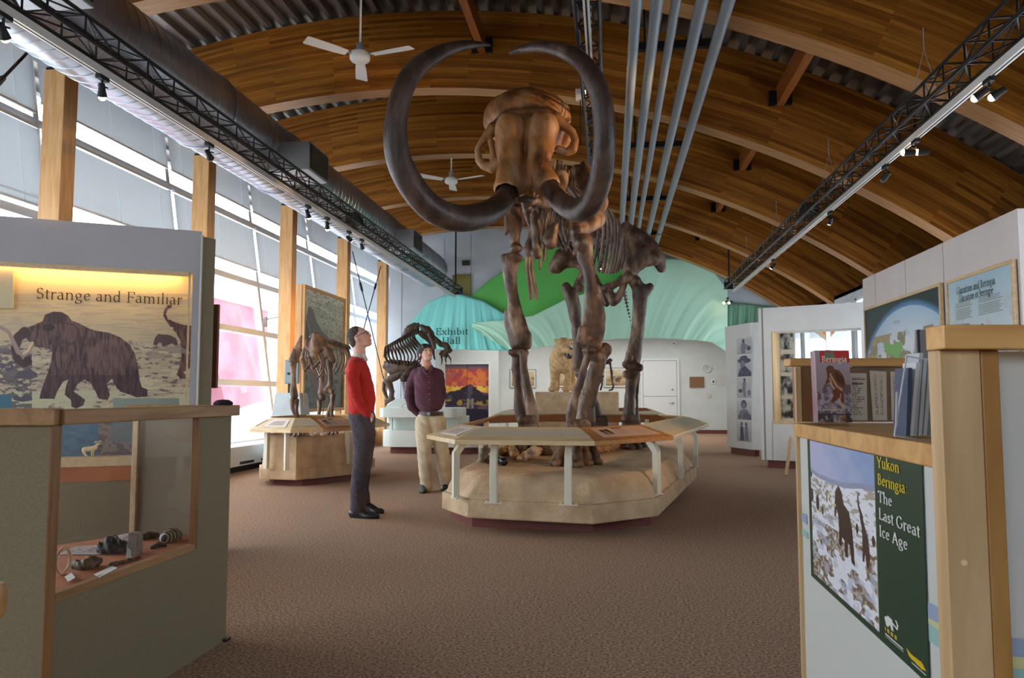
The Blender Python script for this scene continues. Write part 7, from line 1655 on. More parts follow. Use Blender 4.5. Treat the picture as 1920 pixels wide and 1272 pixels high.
# small dark skeleton
SS = thing('small_skeleton', 'small dark animal skeleton standing behind the block, seen between the big legs', 'skeleton', Vector((D(1142, 734, 15.8).x, 15.8, zL)))
def catmull(P, n=6):
    P = [Vector(p) for p in P]; N = len(P); out = []
    for i in range(N-1):
        p0, p1, p2, p3 = P[max(i-1, 0)], P[i], P[i+1], P[min(i+2, N-1)]
        for k in range(n):
            t = k/n; out.append(0.5*((2*p1)+(p2-p0)*t+(2*p0-5*p1+4*p2-p3)*t*t+(3*p1-p0-3*p2+p3)*t**3))
    return out+[P[-1]]
def bones(parent, Y, m, lst, res=0.010, noise=0.002, nf=50):
    for it in lst:
        nm, segs = it[:2]; pr = [('+', 'p', pl(Y, s), 0.012 if i else 0) for i, s in enumerate(segs)]+[('-', 'p', pl(Y, s), 0.008) for s in (it[2] if len(it) > 2 else [])]; sdf(pr, res, pad=0.012, noise=noise, nf=nf).build(nm, m, parent)
bones(SS, 15.8, darkbone, [
    ('pelvis', [[(1133, 672, 2.5), (1138, 680, 3), (1144, 675, 3), (1146, 676, 2.5)], [(1136, 682, 2), (1142, 681, 2)]]),
    ('femur', [[(1143, 677, 3), (1145, 688, 1.8), (1147, 700, 2.8)]]), ('tibia', [[(1147, 702, 2.5), (1148, 715, 1.5), (1150, 724, 2)]]), ('hind_foot', [[(1150, 725, 2), (1148, 731, 1.6), (1142, 732.5, 1.5)]]),
    ('skull', [[(1118, 708, 5), (1124, 714, 4), (1120, 703, 4)]]), ('shoulder_blade', [[(1124, 700, 4), (1129, 706, 3.5), (1122, 710, 4)]]), ('rib_cage', [[(1130, 684, 4), (1127, 694, 5), (1124, 703, 5)]]),
    ('foreleg', [[(1128, 712, 2.5), (1129, 722, 1.7), (1126, 731, 2)]]), ('foreleg', [[(1120, 714, 2.4), (1117, 724, 1.6), (1115, 731, 2)]]), ('thigh', [[(1132, 684, 3), (1128, 700, 2.5), (1129, 714, 2)]]), ('backbone', [[(1138, 672, 2), (1132, 676, 2), (1124, 690, 2), (1120, 702, 2)]])])
# rail in front of the lion block
lr = [(-2.1, 13.4), (-1.5, 12.75), (0.45, 12.75), (1.0, 13.4), (1.0, 16.9), (-2.1, 16.9)]
rail(lr, {0: 'plain', 1: 'grey', 2: 'plain', 3: 'plain', 4: 'orange', 5: 'plain'}, [(1, 0.12), (1, 0.55), (1, 0.9), (3, 0.3), (5, 0.6)], 'guard_rail', 'pale wooden reader rail around the lion block, behind the mammoth', z_in=0.87, z_out=0.77, wdt=0.25, postz=0.0, feet=False)

# ================================================================== left display: plinth, rail and the smaller skeleton
ltoe = [(-4.30, 9.48), (-3.86, 9.36), (-3.68, 9.62), (-3.50, 10.0), (-3.50, 10.9), (-4.55, 10.9), (-4.55, 9.9)]
lband = [(-4.38, 9.27), (-3.88, 9.20), (-3.66, 9.50), (-3.43, 9.92), (-3.43, 11.0), (-4.62, 11.0), (-4.62, 9.75)]
plinth('display_plinth', ltoe, 'sand-coloured plinth under the smaller skeleton, left of the man in red', 'plinth', ztoe=0.08, zband=0.22, ztop=0.63, slope=0.07, seed=4, band=lband)
lrail = [(-4.40, 9.0), (-3.80, 8.83), (-3.50, 9.12), (-3.26, 9.8), (-3.26, 11.15), (-4.72, 11.15), (-4.72, 9.5)]
rail(lrail, {0: 'white', 1: 'plain', 2: 'pink', 3: 'plain', 4: 'plain', 5: 'orange', 6: 'plain'}, [(0, 0.12), (1, 0.1), (3, 0.1), (3, 0.6), (5, 0.5)], 'guard_rail', 'pale wooden reader rail around the smaller skeleton at the left', z_in=0.855, z_out=0.715, wdt=0.28, postz=0.22, feet=False, foot_in=0.22)
MS = thing('mastodon_skeleton', 'smaller brown elephant-like skeleton on the left plinth by the windows', 'skeleton', Vector((D(590, 812, 10.2).x, 10.2, 0.63)))
YM = 10.1
bones(MS, YM, bone, [
    ('scapula', [[(564, 631, 2), (558, 646, 4), (551, 662, 5.5), (547, 676, 6)], [(565, 631, 2), (562, 655, 3.5), (557, 677, 4)], [(558, 655, 5), (552, 675, 6)], [(565, 632, 1.6), (553, 652, 2), (543, 678, 2.4)]]),
    ('humerus', [[(549, 683, 7), (550, 700, 5), (551, 715, 4.5), (550, 732, 6.5), (552, 742, 7)]]), ('ulna', [[(549, 752, 7), (549, 765, 5), (554, 778, 4), (557, 792, 4)]]), ('radius', [[(556, 752, 5), (555, 768, 4), (559, 790, 3.5)]]),
    ('skull', [[(591, 628, 5), (594, 640, 11), (592, 655, 12), (590, 668, 8)], [(576, 640, 4), (574, 650, 4), (582, 655, 5)], [(602, 640, 8), (607, 652, 5)], [(583, 632, 4), (598, 630, 4)], [(586, 664, 6), (594, 673, 5)], [(584, 640, 3), (580, 650, 3)]], [[(595, 652, 4.5, 9.86), (595, 655, 4.5, 9.9)], [(579, 644, 3.2, 9.98)], [(606, 646, 3, 9.98)], [(588, 632, 2, 9.9), (590, 642, 2, 9.88)]]),
    ('mandible', [[(580, 668, 3), (582, 682, 3.5), (572, 695, 2)], [(566, 674, 2.5), (570, 688, 3), (571, 696, 2.4)]]),
    ('scapula', [[(608, 648, 3.5), (616, 660, 6), (624, 676, 6)], [(610, 652, 4), (612, 668, 5)]]),
    ('humerus', [[(617, 680, 6), (619, 695, 4.5), (620, 710, 4.5), (618, 724, 5), (612, 732, 5), (622, 735, 5.5)]]), ('ulna', [[(624, 742, 5), (623, 758, 3.5), (622, 775, 3.5), (623, 790, 3.5)]]), ('radius', [[(627, 742, 3), (620, 760, 3), (615, 778, 4), (613, 790, 4)]]),
    ('femur', [[(596, 688, 6, 11.3), (602, 700, 5.5, 11.3), (603, 720, 4.5, 11.3), (601, 738, 5.5, 11.3), (605, 746, 6, 11.3)]]), ('tibia', [[(599, 754, 5, 11.3), (599, 768, 3.6, 11.3), (597, 788, 4, 11.3)]]), ('fibula', [[(609, 754, 1.3, 11.3), (606, 770, 1.2, 11.3), (604, 788, 1.3, 11.3)]]),
    ('pelvis', [[(562, 660, 6, 11.4), (580, 668, 9, 11.4), (600, 672, 8, 11.4), (612, 664, 6, 11.4)]]),
    ('sternum', [[(575, 672, 3), (588, 690, 3), (600, 676, 3)]])], res=0.011, noise=0.004, nf=40)
for s, pts in enumerate(([(602, 662), (607, 678), (606, 694), (599, 706), (594, 711)], [(598, 664), (604, 680), (601, 694), (600, 698)])):
    m_ = MB(); m_.smooth = True; q = pl(YM-0.15, [(x, y, 2.6-0.35*i) for i, (x, y) in enumerate(pts)]); m_.tube([a for a, b in q], [b for a, b in q], 8); m_.build('tusk', bone, MS)
for i in range(9):
    for s in (-1, 1):
        c = Vector((D(592, 668, YM+0.25).x, YM+0.25+i*0.11, D(592, 640, YM).z)); o_ = 0.12+0.10*sin(pi*(i+2)/11)
        pts = [c+Vector((s*0.03, 0, 0)), c+Vector((s*o_, 0.03, -0.05)), c+Vector((s*o_*1.25, 0.07, -0.22)), c+Vector((s*o_*0.9, 0.11, -0.38-0.01*i))]
        m_ = MB(); m_.smooth = True; m_.tube(catmull(pts), 0.010, 8); m_.build('rib', bone, MS)
m_ = MB(); m_.smooth = True
c = Vector((D(592, 640, YM).x, YM+0.15, D(592, 641, YM).z)); m_.tube([c, c+Vector((0, 0.5, 0.04)), c+Vector((0, 1.2, 0.0))], 0.035, 8); m_.build('backbone', bone, MS)
for i, (px, py) in enumerate(((558, 816), (622, 812), (600, 808))):
    for k in range(4):
        b = A(px-13+8*k, py+(2 if k in (1, 2) else 0), 'z', 0.64); t_ = D(px-3+2*k, 797, YM); m_ = MB(); m_.smooth = True; m_.tube([t_, t_.lerp(b, 0.6)+Vector((0, 0, 0.02)), b], [0.022, 0.016, 0.013], 6); m_.build('toe', darkbone, MS)
for i, (px, py, r) in enumerate(((585, 815, 3), (594, 812, 4), (603, 815, 3), (612, 812, 3.5), (590, 808, 3))):
    rock('white_stone', 'small white stone on the left plinth beneath the smaller skeleton', 'stone', [('+', 'p', [sized(px, py, r, 0.65), sized(px+3, py, r*0.7, 0.65)], 0)], mat('white_stone', rgb((226, 222, 212)), 0.7), noise=0.004)['group'] = 'white stones under the smaller skeleton'
# painted screen behind it
XS = -4.76; ya, yb = A(568, 700, 'x', XS).y, A(642, 700, 'x', XS).y; z1, z0 = D(568, 540, ya).z, D(568, 767, ya).z
def screen(x, y):
    n = fbm(x*14, y*26, 4, 2); n2 = fbm(x*30, y*50, 3, 6); p = Paint(x, y, (120, 118, 100)); p.grad(y > -1, (240, 226, 204), (112, 122, 116), y*1.2+0.1*(n-.5))
    p.fill((fbm(x*60, y*110, 2, 6) > 0.60) & (y < 0.55), (120, 130, 100), 0.8); p.fill((n > 0.56) & (y > 0.45), (60, 78, 66), 0.8); p.fill(fbm(x*3, y*40, 3, 4) > 0.6, (120, 118, 98), 0.3)
    p.fill(inpoly(x, y, [(0.04, 0.26), (0.10, 0.14), (0.20, 0.16), (0.30, 0.26), (0.42, 0.32), (0.56, 0.36), (0.66, 0.46), (0.70, 0.60), (0.72, 0.86), (0.40, 0.90), (0.20, 0.80), (0.04, 0.62)]), (130, 108, 112), 0.95); p.fill(inpoly(x, y, [(0.0, 0.30), (0.06, 0.26), (0.13, 0.34), (0.20, 0.42), (0.16, 0.46), (0.0, 0.38)]), (112, 94, 100))
    p.fill(online(x, y, [(0.05, 0.24), (0.12, 0.32), (0.17, 0.40), (0.19, 0.46)], 0.012), (156, 146, 132)); p.fill((y > 0.82) & (n2 > 0.6), (96, 88, 84), 0.7); return p
q = [Vector((XS, ya, z1)), Vector((XS, yb, z1)), Vector((XS, yb, z0)), Vector((XS, ya, z0))]
st_, o = framed('painted_screen', 'tall wood-framed screen painted with a dark mammoth among leaves, by the windows', 'picture', q, screen, 120, 220, fw=0.05, off=0.05, fm=postwood)
m_ = MB(); m_.box((XS-0.12, ya-0.06, z0-0.06), (XS-0.02, yb+0.06, z1+0.05)); m_.build('backing', postwood, st_)
for yy in (ya-0.03, yb-0.03): MB().box((XS-0.12, yy, 0), (XS-0.02, yy+0.07, z0-0.05)).build('leg', postwood, st_)
# grey viewer box on a tapered grey stand
c = D(546, 742, 11.5)
gb = thing('viewer_stand', 'grey metal box on a tapered grey pedestal beside the window, behind the smaller skeleton', 'stand', (c.x, 11.5, 0)); gm = mat('blue_grey_enamel', rgb((128, 138, 142)), 0.4)
a, b = D(533, 675, 11.4), D(560, 720, 11.4); MB().box((a.x, 11.4, b.z), (b.x, 11.62, a.z)).build('box', gm, gb, bevel=0.02)
MB().box((c.x-0.04, 11.46, 1.05), (c.x+0.04, 11.54, b.z)).build('neck', black, gb)
hw, hb = 0.20, 0.33; zz = D(545, 737, 11.4).z; m_ = MB(); m_.add([(c.x-hb, 11.26, 0), (c.x+hb, 11.26, 0), (c.x+hb, 11.76, 0), (c.x-hb, 11.76, 0), (c.x-hw, 11.36, zz), (c.x+hw, 11.36, zz), (c.x+hw, 11.66, zz), (c.x-hw, 11.66, zz)], [(0, 3, 2, 1), (4, 5, 6, 7), (0, 1, 5, 4), (1, 2, 6, 5), (2, 3, 7, 6), (3, 0, 4, 7)]); m_.build('pedestal', noisemat('pale_grey_render', rgb((176, 186, 188)), rgb((186, 196, 198)), scale=9, rough=0.8), gb, bevel=0.01)
m_ = MB(); m_.lathe([(0.02, -0.01), (0.02, 0.0)], D(541, 701, 11.395), 14, 'y'); m_.build('eyepiece', black, gb)
# dark board edge seen beyond the mural partition
tag(MB().box((D(396, 640, mp0.y+0.33).x, mp0.y+0.33, D(402, 728, mp0.y+0.33).z), (D(407, 640, mp0.y+0.33).x, mp0.y+0.36, D(402, 571, mp0.y+0.33).z)).build('dark_board', mat('umber_board', rgb((128, 84, 70)), 0.7)), 'narrow dark red-brown board edge beside the mural partition end post', 'board')

# ================================================================== white counter and the ground sloth skeleton
YSl = 15.0
whitelam = noisemat('white_counter_paint', rgb((210, 218, 212)), rgb((216, 224, 218)), scale=3, rough=0.55)
wc = thing('white_counter', 'white round-cornered counter with a maroon base under the sloth skeleton', 'counter', (-3.9, 15.4, 0))
def roundbox(x0, x1, y0, y1, z0, z1, r):
    P = []
    for cx, cy, a0 in ((x1-r, y1-r, 0), (x0+r, y1-r, 90), (x0+r, y0+r, 180), (x1-r, y0+r, 270)):
        for k in range(7): a = radians(a0+15*k); P.append((cx+r*cos(a), cy+r*sin(a), z0))
    return MB().prism(P, (0, 0, z1-z0))
xl, xr = D(712, 830, 14.6).x, D(900, 830, 14.6).x
roundbox(xl+0.12, xr-0.1, 14.75, 16.4, 0, 0.13, 0.2).build('toe_kick', maroon, wc, recalc=True)
roundbox(xl, xr, 14.6, 16.6, 0.13, D(730, 807, 14.6).z, 0.25).build('lower_box', whitelam, wc, recalc=True, bevel=0.01)
zt_b, zt_t = D(730, 783, 14.6).z, D(730, 765, 14.6).z
roundbox(D(732, 795, 14.9).x, xr-0.5, 14.95, 16.2, D(730, 807, 14.6).z, zt_b, 0.02).build('stem', whitelam, wc, recalc=True)
roundbox(D(709, 775, 14.4).x, D(856, 775, 14.4).x, 14.4, 15.5, zt_b, zt_t, 0.12).build('counter_top', whitelam, wc, recalc=True, bevel=0.01)
MB().box((D(728, 795, 14.75).x, 14.75, D(730, 807, 14.75).z-0.02), (D(735, 795, 14.75).x, 14.82, zt_b)).build('support_post', whitelam, wc)
m_ = MB(); P = [D(723, 763, 14.6), D(752, 763, 14.6), D(768, 748, 15.0), D(744, 748, 15.0)]; m_.prism(P, (0, 0, -0.02)); tag(m_.build('lectern_sign', whitelam, recalc=True), 'small white sloping sign plate on the sloth counter', 'sign')
GS = thing('sloth_skeleton', 'dark giant ground sloth skeleton rearing over the white counter', 'skeleton', Vector((D(770, 765, 15.4).x, 15.4, zt_t)))
bones(GS, 15.3, darkbone, [
    ('scapula', [[(770, 617, 9), (777, 610, 5), (766, 622, 9), (758, 632, 6)], [(784, 608, 3), (780, 622, 6)]]), ('shoulder', [[(790, 612, 4), (800, 620, 9), (810, 626, 5)], [(788, 625, 5), (798, 632, 6), (806, 640, 4)]]),
    ('humerus', [[(803, 622, 6), (813, 633, 4.5), (824, 643, 5)]]), ('forearm', [[(826, 646, 5), (835, 647, 6), (840, 655, 6), (834, 664, 6)]]), ('hand', [[(826, 664, 3), (836, 661, 4.5), (846, 657, 2.5)], [(829, 661, 4), (836, 668, 4)]]),
    ('claw', [[(828, 668, 2), (829, 677, 1.6), (828, 685, 0.8)]]), ('claw', [[(835, 668, 2), (836, 677, 1.6), (836.5, 685, 0.8)]]), ('claw', [[(840, 666, 2), (845, 674, 1.8), (846, 684, 0.8)]]), ('claw', [[(843, 662, 1.6), (848, 658, 1.0)]]),
    ('forearm', [[(804, 636, 4), (811, 655, 3), (815, 674, 2)]]),
    ('pelvis', [[(724, 682, 5), (734, 684, 10), (748, 689, 13), (765, 691, 11), (780, 684, 8)], [(722, 688, 5), (735, 696, 8), (752, 698, 9)], [(726, 678, 3), (745, 682, 7), (765, 684, 7)]]),
    ('backbone', [[(781, 615, 5), (768, 628, 4.5), (750, 638, 4), (735, 646, 3.5), (726, 655, 3), (721, 668, 2.5)]]),
    ('skull', [[(806, 628, 5, 14.9), (812, 640, 5, 14.9), (814, 652, 4, 14.9)]]),
    ('femur', [[(750, 700, 9), (742, 706, 8), (730, 712, 7)], [(762, 700, 9), (756, 712, 6)]]), ('tibia', [[(724, 715, 6), (731, 722, 6), (735, 735, 5), (734, 744, 5)]]), ('shin', [[(720, 718, 3.5), (719, 732, 3), (726, 746, 3)]]), ('hind_foot', [[(738, 748, 3), (730, 751, 4), (723, 758, 2.5)], [(734, 746, 4), (724, 752, 3)]]),
    ('leg_bone', [[(768, 695, 7), (764, 712, 4.5), (768, 735, 5)]]), ('leg_bone', [[(775, 692, 6), (776, 712, 4), (774, 740, 4)]])], res=0.016, noise=0.006, nf=30)
for i in range(12):
    u = i/11; c = Vector(D(781, 616, 15.3)).lerp(D(726, 650, 15.3), u)
    for s, yy in ((0, -0.42), (1, 0.42)):
        e = Vector(D(787, 690, 15.3)).lerp(D(735, 690, 15.3), u); dpt = 0.42*sin(pi*(0.25+0.6*u)); b1 = D(776-50*u, 640+14*u, 15.3+(-dpt if s == 0 else dpt)); bulge = D(800-78*u, 664+4*u, 15.3+(-dpt if s == 0 else dpt))
        pts = [c, c.lerp(b1, 0.7)+Vector((-0.02, -dpt*0.3 if s == 0 else dpt*0.3, 0)), bulge, bulge.lerp(e, 0.6), e]
        m_ = MB(); m_.smooth = True; m_.tube(catmull(pts), 0.015, 8, flat=1.5); m_.build('rib', darkbone, GS)
for k in range(14):
    px, py, r = 756+0.2*k, 706+3.7*k, 3.2-0.14*k; c, rr = B(px, py, 15.2, r); sdf([('+', 'p', [(c-Vector((rr, 0, -rr*0.3)), rr*0.5), (c+Vector((rr, 0, rr*0.3)), rr*0.5)], 0), ('+', 'e', (c, (rr*0.7, rr*0.7, rr*0.6)), 0.01)], 0.012, pad=0.01).build('tail_vertebra', darkbone, GS)
# ================================================================== the two visitors
skin = noisemat('skin', rgb((222, 176, 154)), rgb((208, 156, 134)), scale=6, rough=0.55)
def smat(name, c, c2, **k): return noisemat(name, rgb(c), rgb(c2), scale=k.pop('scale', 60), rough=0.95, bump=0.25, bscale=220, **k)
redw = smat('red_wool', (168, 34, 30), (190, 48, 40)); charcoal = smat('charcoal_cord', (66, 60, 66), (84, 76, 82)); shirtw = smat('cream_shirt', (214, 206, 194), (190, 180, 166))
plum = smat('plum_shirt', (86, 52, 66), (94, 58, 72), scale=14); khaki = smat('khaki_cotton', (196, 180, 150), (208, 192, 164), scale=10); hair = noisemat('dark_hair', rgb((30, 24, 22)), rgb((62, 50, 44)), scale=60, rough=0.6, stretch=(1, 1, 0.3), bump=0.6, bscale=120)
greyhair = noisemat('cropped_hair', rgb((52, 44, 40)), rgb((92, 82, 76)), scale=90, rough=0.8); shoe = mat('black_leather', (0.02, 0.02, 0.022), 0.35); sole = mat('black_rubber', (0.012, 0.012, 0.012), 0.8)
greyshoe = mat('grey_green_suede', rgb((88, 94, 84)), 0.8)
def wrinkle(prims, res, amp, nf, name, m, parent): return sdf(prims, res, noise=amp, nf=nf, pad=0.02).build(name, m, parent)

# --- man in red, side view towards the right, looking up
YR = 7.09
def rp(px, py, r, dy=0.0): return B(px, py, YR+dy, r)
R1 = thing('person', 'man in a red sweater, charcoal trousers and glasses, hands in pockets, looking up', 'person', (A(683, 968, 'z', 0).x, YR, 0))
H0 = D(674, 634, YR)
tilt = Matrix.Rotation(radians(-24), 3, 'Y')       # face raised (turning +X upwards)
def hp(x, y, z): return H0+tilt @ Vector((x, y, z))
def hr(prims, parent, name, m, res=0.0055, **k): return sdf(prims, res, pad=0.01, **k).build(name, m, parent)
RH = tilt
body = [('+', 'e', (hp(-0.012, 0, 0.028), (0.094, 0.074, 0.088), RH), 0), ('+', 'e', (hp(0.042, 0, -0.030), (0.052, 0.056, 0.074), RH), 0.035), ('+', 'p', [(hp(0.052, -0.020, -0.085), 0.022), (hp(0.070, 0, -0.090), 0.022), (hp(0.052, 0.020, -0.085), 0.022)], 0.02),
        ('+', 'p', [(hp(0.088, 0, 0.008), 0.008), (hp(0.106, 0, -0.026), 0.012), (hp(0.094, 0, -0.036), 0.011)], 0.014), ('+', 'p', [(hp(0.086, -0.018, -0.058), 0.007), (hp(0.091, 0, -0.057), 0.009), (hp(0.086, 0.018, -0.058), 0.007)], 0.008), ('+', 'p', [(hp(0.084, -0.016, -0.070), 0.007), (hp(0.088, 0, -0.071), 0.009), (hp(0.084, 0.016, -0.070), 0.007)], 0.007),
        ('-', 'p', [(hp(0.100, -0.022, -0.0645), 0.003), (hp(0.102, 0.022, -0.0645), 0.003)], 0.003),
        ('+', 'p', [(hp(0.080, -0.034, 0.030), 0.010), (hp(0.084, 0, 0.026), 0.010), (hp(0.080, 0.034, 0.030), 0.010)], 0.012), ('-', 'e', (hp(0.092, -0.030, 0.010), (0.018, 0.016, 0.011), RH), 0.010), ('-', 'e', (hp(0.092, 0.030, 0.010), (0.018, 0.016, 0.011), RH), 0.010),
        ('+', 'e', (hp(-0.006, -0.076, -0.012), (0.019, 0.008, 0.031), RH), 0.004), ('+', 'e', (hp(-0.006, 0.076, -0.012), (0.019, 0.008, 0.031), RH), 0.004), ('-', 'e', (hp(0.0, -0.086, -0.010), (0.009, 0.006, 0.018), RH), 0.004),
        ('+', 'p', [(hp(-0.028, 0, -0.055), 0.056), rp(674, 664, 11.5), rp(672, 678, 10), rp(672, 700, 15)], 0.03),
        # forearm and hand that slips into the front pocket, and the rest of the body under the clothes
        ('+', 'p', [rp(672, 700, 16), rp(677, 740, 17), rp(677, 770, 16)], 0.03), ('+', 'p', [rp(677, 772, 15), rp(682, 815, 12, -0.09), rp(681, 845, 10, -0.10), rp(676, 880, 9, -0.10), rp(672, 948, 7, -0.10)], 0.03), ('+', 'p', [rp(677, 772, 15), rp(684, 815, 11, 0.1), rp(684, 845, 9, 0.14), rp(680, 880, 8, 0.16), rp(678, 912, 7, 0.17), rp(682, 938, 6, 0.18)], 0.03),
        ('+', 'p', [rp(664, 692, 8, -0.19), rp(662, 712, 7, -0.23), rp(666, 738, 6.5, -0.26), rp(675, 757, 5.5, -0.26), rp(688, 774, 5.5, -0.24), rp(691, 776, 6, -0.22)], 0.02)]
hb = rp(692, 777, 5, -0.22)
for k, (dx, L) in enumerate(((-0.018, 0.050), (-0.006, 0.056), (0.006, 0.054), (0.017, 0.044))):
    b = hb[0]+Vector((0.015+dx*0.4, 0.01-0.006*k, -0.01)); body.append(('+', 'p', [(b, 0.0095), (b+Vector((0.014, 0, -L*0.5)), 0.0085), (b+Vector((0.010, 0.004, -L)), 0.0075)], 0.004))
body.append(('+', 'p', [(hb[0], 0.011), (hb[0]+Vector((0.030, -0.008, 0.004)), 0.009), (hb[0]+Vector((0.042, -0.006, -0.018)), 0.008)], 0.006))
sdf(body, 0.0065, pad=0.01).build('body', skin, R1)
hr([('+', 'e', (hp(-0.024, 0, 0.040), (0.092, 0.079, 0.085), RH), 0), ('+', 'e', (hp(-0.060, 0, -0.020), (0.050, 0.070, 0.060), RH), 0.02), ('-', 'e', (hp(0.100, 0, -0.012), (0.078, 0.12, 0.110), RH), 0.012), ('-', 'e', (hp(-0.004, -0.08, -0.020), (0.030, 0.03, 0.044), RH), 0.006), ('-', 'e', (hp(-0.004, 0.08, -0.020), (0.030, 0.03, 0.044), RH), 0.006), ('-', 'e', (hp(0.01, 0, -0.105), (0.10, 0.12, 0.05), RH), 0.01)], R1, 'hair', greyhair, noise=0.0012, nf=160)
m_ = MB(); m_.smooth = True
for s in (-1, 1):
    c = hp(0.104, s*0.031, 0.010); pts = [c+RH @ Vector((-0.006*abs(cos(a))*1.0, 0.024*cos(a), 0.016*sin(a))) for a in [2*pi*k/16 for k in range(17)]]; m_.tube(pts, 0.0024, 6)
    m_.tube([hp(0.098, s*0.054, 0.014), hp(0.05, s*0.074, 0.014), hp(-0.004, s*0.080, 0.008), hp(-0.018, s*0.080, -0.012)], 0.0022, 6)
m_.tube([hp(0.103, -0.008, 0.013), hp(0.105, 0, 0.016), hp(0.103, 0.008, 0.013)], 0.0022, 6); m_.build('glasses', mat('black_acetate', (0.01, 0.01, 0.01), 0.2), R1)
m_ = MB(); m_.smooth = True
for s in (-1, 1): m_.ball(hp(0.079, s*0.030, 0.010), 0.012, 10, 8)
m_.build('eyes', mat('eye_white', rgb((180, 170, 160)), 0.2), R1)
wrinkle([('+', 'p', [rp(674, 663, 11.3), rp(672, 672, 13.2)], 0), ('+', 'p', [rp(682, 666, 3.4, -0.04), rp(687, 675, 3.0, -0.04)], 0.008), ('+', 'p', [rp(682, 666, 3.4, 0.03), rp(687, 675, 3.0, 0.03)], 0.008)], 0.007, 0.001, 60, 'shirt_collar', shirtw, R1)
sw = [('+', 'p', [rp(671, 681, 15), rp(672, 700, 22), rp(676, 725, 24), rp(679, 748, 25), rp(678, 764, 23)], 0), ('+', 'p', [rp(668, 690, 17, -0.12), rp(668, 690, 17, 0.12)], 0.06), ('+', 'p', [rp(676, 730, 21, -0.08), rp(676, 770, 21, -0.07)], 0.06), ('+', 'p', [rp(676, 730, 21, 0.08), rp(676, 770, 21, 0.07)], 0.06),
      ('+', 'p', [rp(664, 690, 13, -0.19), rp(662, 712, 11.5, -0.23), rp(666, 738, 10.5, -0.26), rp(675, 757, 9.5, -0.26), rp(688, 774, 8.5, -0.24)], 0.025), ('+', 'p', [rp(664, 690, 13, 0.19), rp(662, 712, 11.5, 0.23), rp(666, 738, 10.5, 0.26), rp(688, 774, 8.5, 0.24)], 0.025),
      ('-', 'p', [rp(673, 655, 15), rp(674, 668, 14)], 0.01)]
wrinkle(sw, 0.009, 0.0065, 23, 'sweater', redw, R1)
tr_ = [('+', 'p', [rp(677, 776, 23.5, -0.04), rp(677, 776, 23.5, 0.04)], 0), ('+', 'p', [rp(679, 790, 23, -0.06), rp(682, 815, 21, -0.09), rp(681, 845, 18.5, -0.10), rp(676, 880, 16, -0.10), rp(672, 915, 15, -0.10), rp(671, 952, 14, -0.10)], 0.04),
       ('+', 'p', [rp(681, 790, 22, 0.06), rp(684, 815, 20, 0.10), rp(684, 845, 17, 0.14), rp(680, 880, 15, 0.16), rp(678, 912, 13.5, 0.17), rp(682, 940, 12, 0.18)], 0.04)]
wrinkle(tr_, 0.009, 0.006, 27, 'trousers', charcoal, R1)
def shoe_(parent, heel, toe_, w, m, h=0.05, name='shoe', laces=False):
    heel, toe_ = Vector(heel), Vector(toe_); d = (toe_-heel).normalized(); L = (toe_-heel).length
    ang = atan2(d.y, d.x); R = Matrix.Rotation(ang, 3, 'Z')
    o = sdf([('+', 'e', (heel+d*L*0.22+Vector((0, 0, h*0.75)), (L*0.26, w*0.85, h*0.95), R), 0), ('+', 'e', (heel+d*L*0.66+Vector((0, 0, h*0.45)), (L*0.36, w, h*0.62), R), 0.03), ('+', 'p', [(heel+d*L*0.25+Vector((0, 0, h*1.3)), w*0.75), (heel+d*L*0.5+Vector((0, 0, h*0.8)), w*0.7)], 0.02), ('-', 'p', [(heel-d*0.2+Vector((0, 0, -0.10)), 0.105), (toe_+d*0.2+Vector((0, 0, -0.10)), 0.105)], 0.004)], 0.006, pad=0.01).build(name, m, parent)
    s = MB(); P = []
    for k in range(24):
        a = 2*pi*k/24; q = Vector((L*0.5*cos(a)*1.01, w*(0.98 if cos(a) > 0 else 0.86)*sin(a), 0)); P.append(heel+d*L*0.5+R @ q)
    s.prism(P, (0, 0, 0.018)); s.build('sole', sole, o, recalc=True)
    if laces:
        s = MB()
        for k in range(3): c = heel+d*L*(0.42+0.09*k)+Vector((0, 0, h*(1.45-0.16*k))); s.bar(c-R @ Vector((0, w*0.5, 0)), c+R @ Vector((0, w*0.5, 0)), 0.006)
        s.build('laces', mat('pale_lace', rgb((170, 166, 150)), 0.8), o)
    return o
g = lambda px, py: A(px, py, 'z', 0)
a = g(657, 970); b = g(711, 973); a.y = b.y = YR-0.10; shoe_(R1, (a.x, YR-0.10, 0), (b.x, YR-0.14, 0), 0.05, shoe)
a = D(681, 950, YR+0.2); b = D(718, 955, YR+0.2); shoe_(R1, (a.x, YR+0.20, 0), (b.x+0.02, YR+0.16, 0), 0.05, shoe)

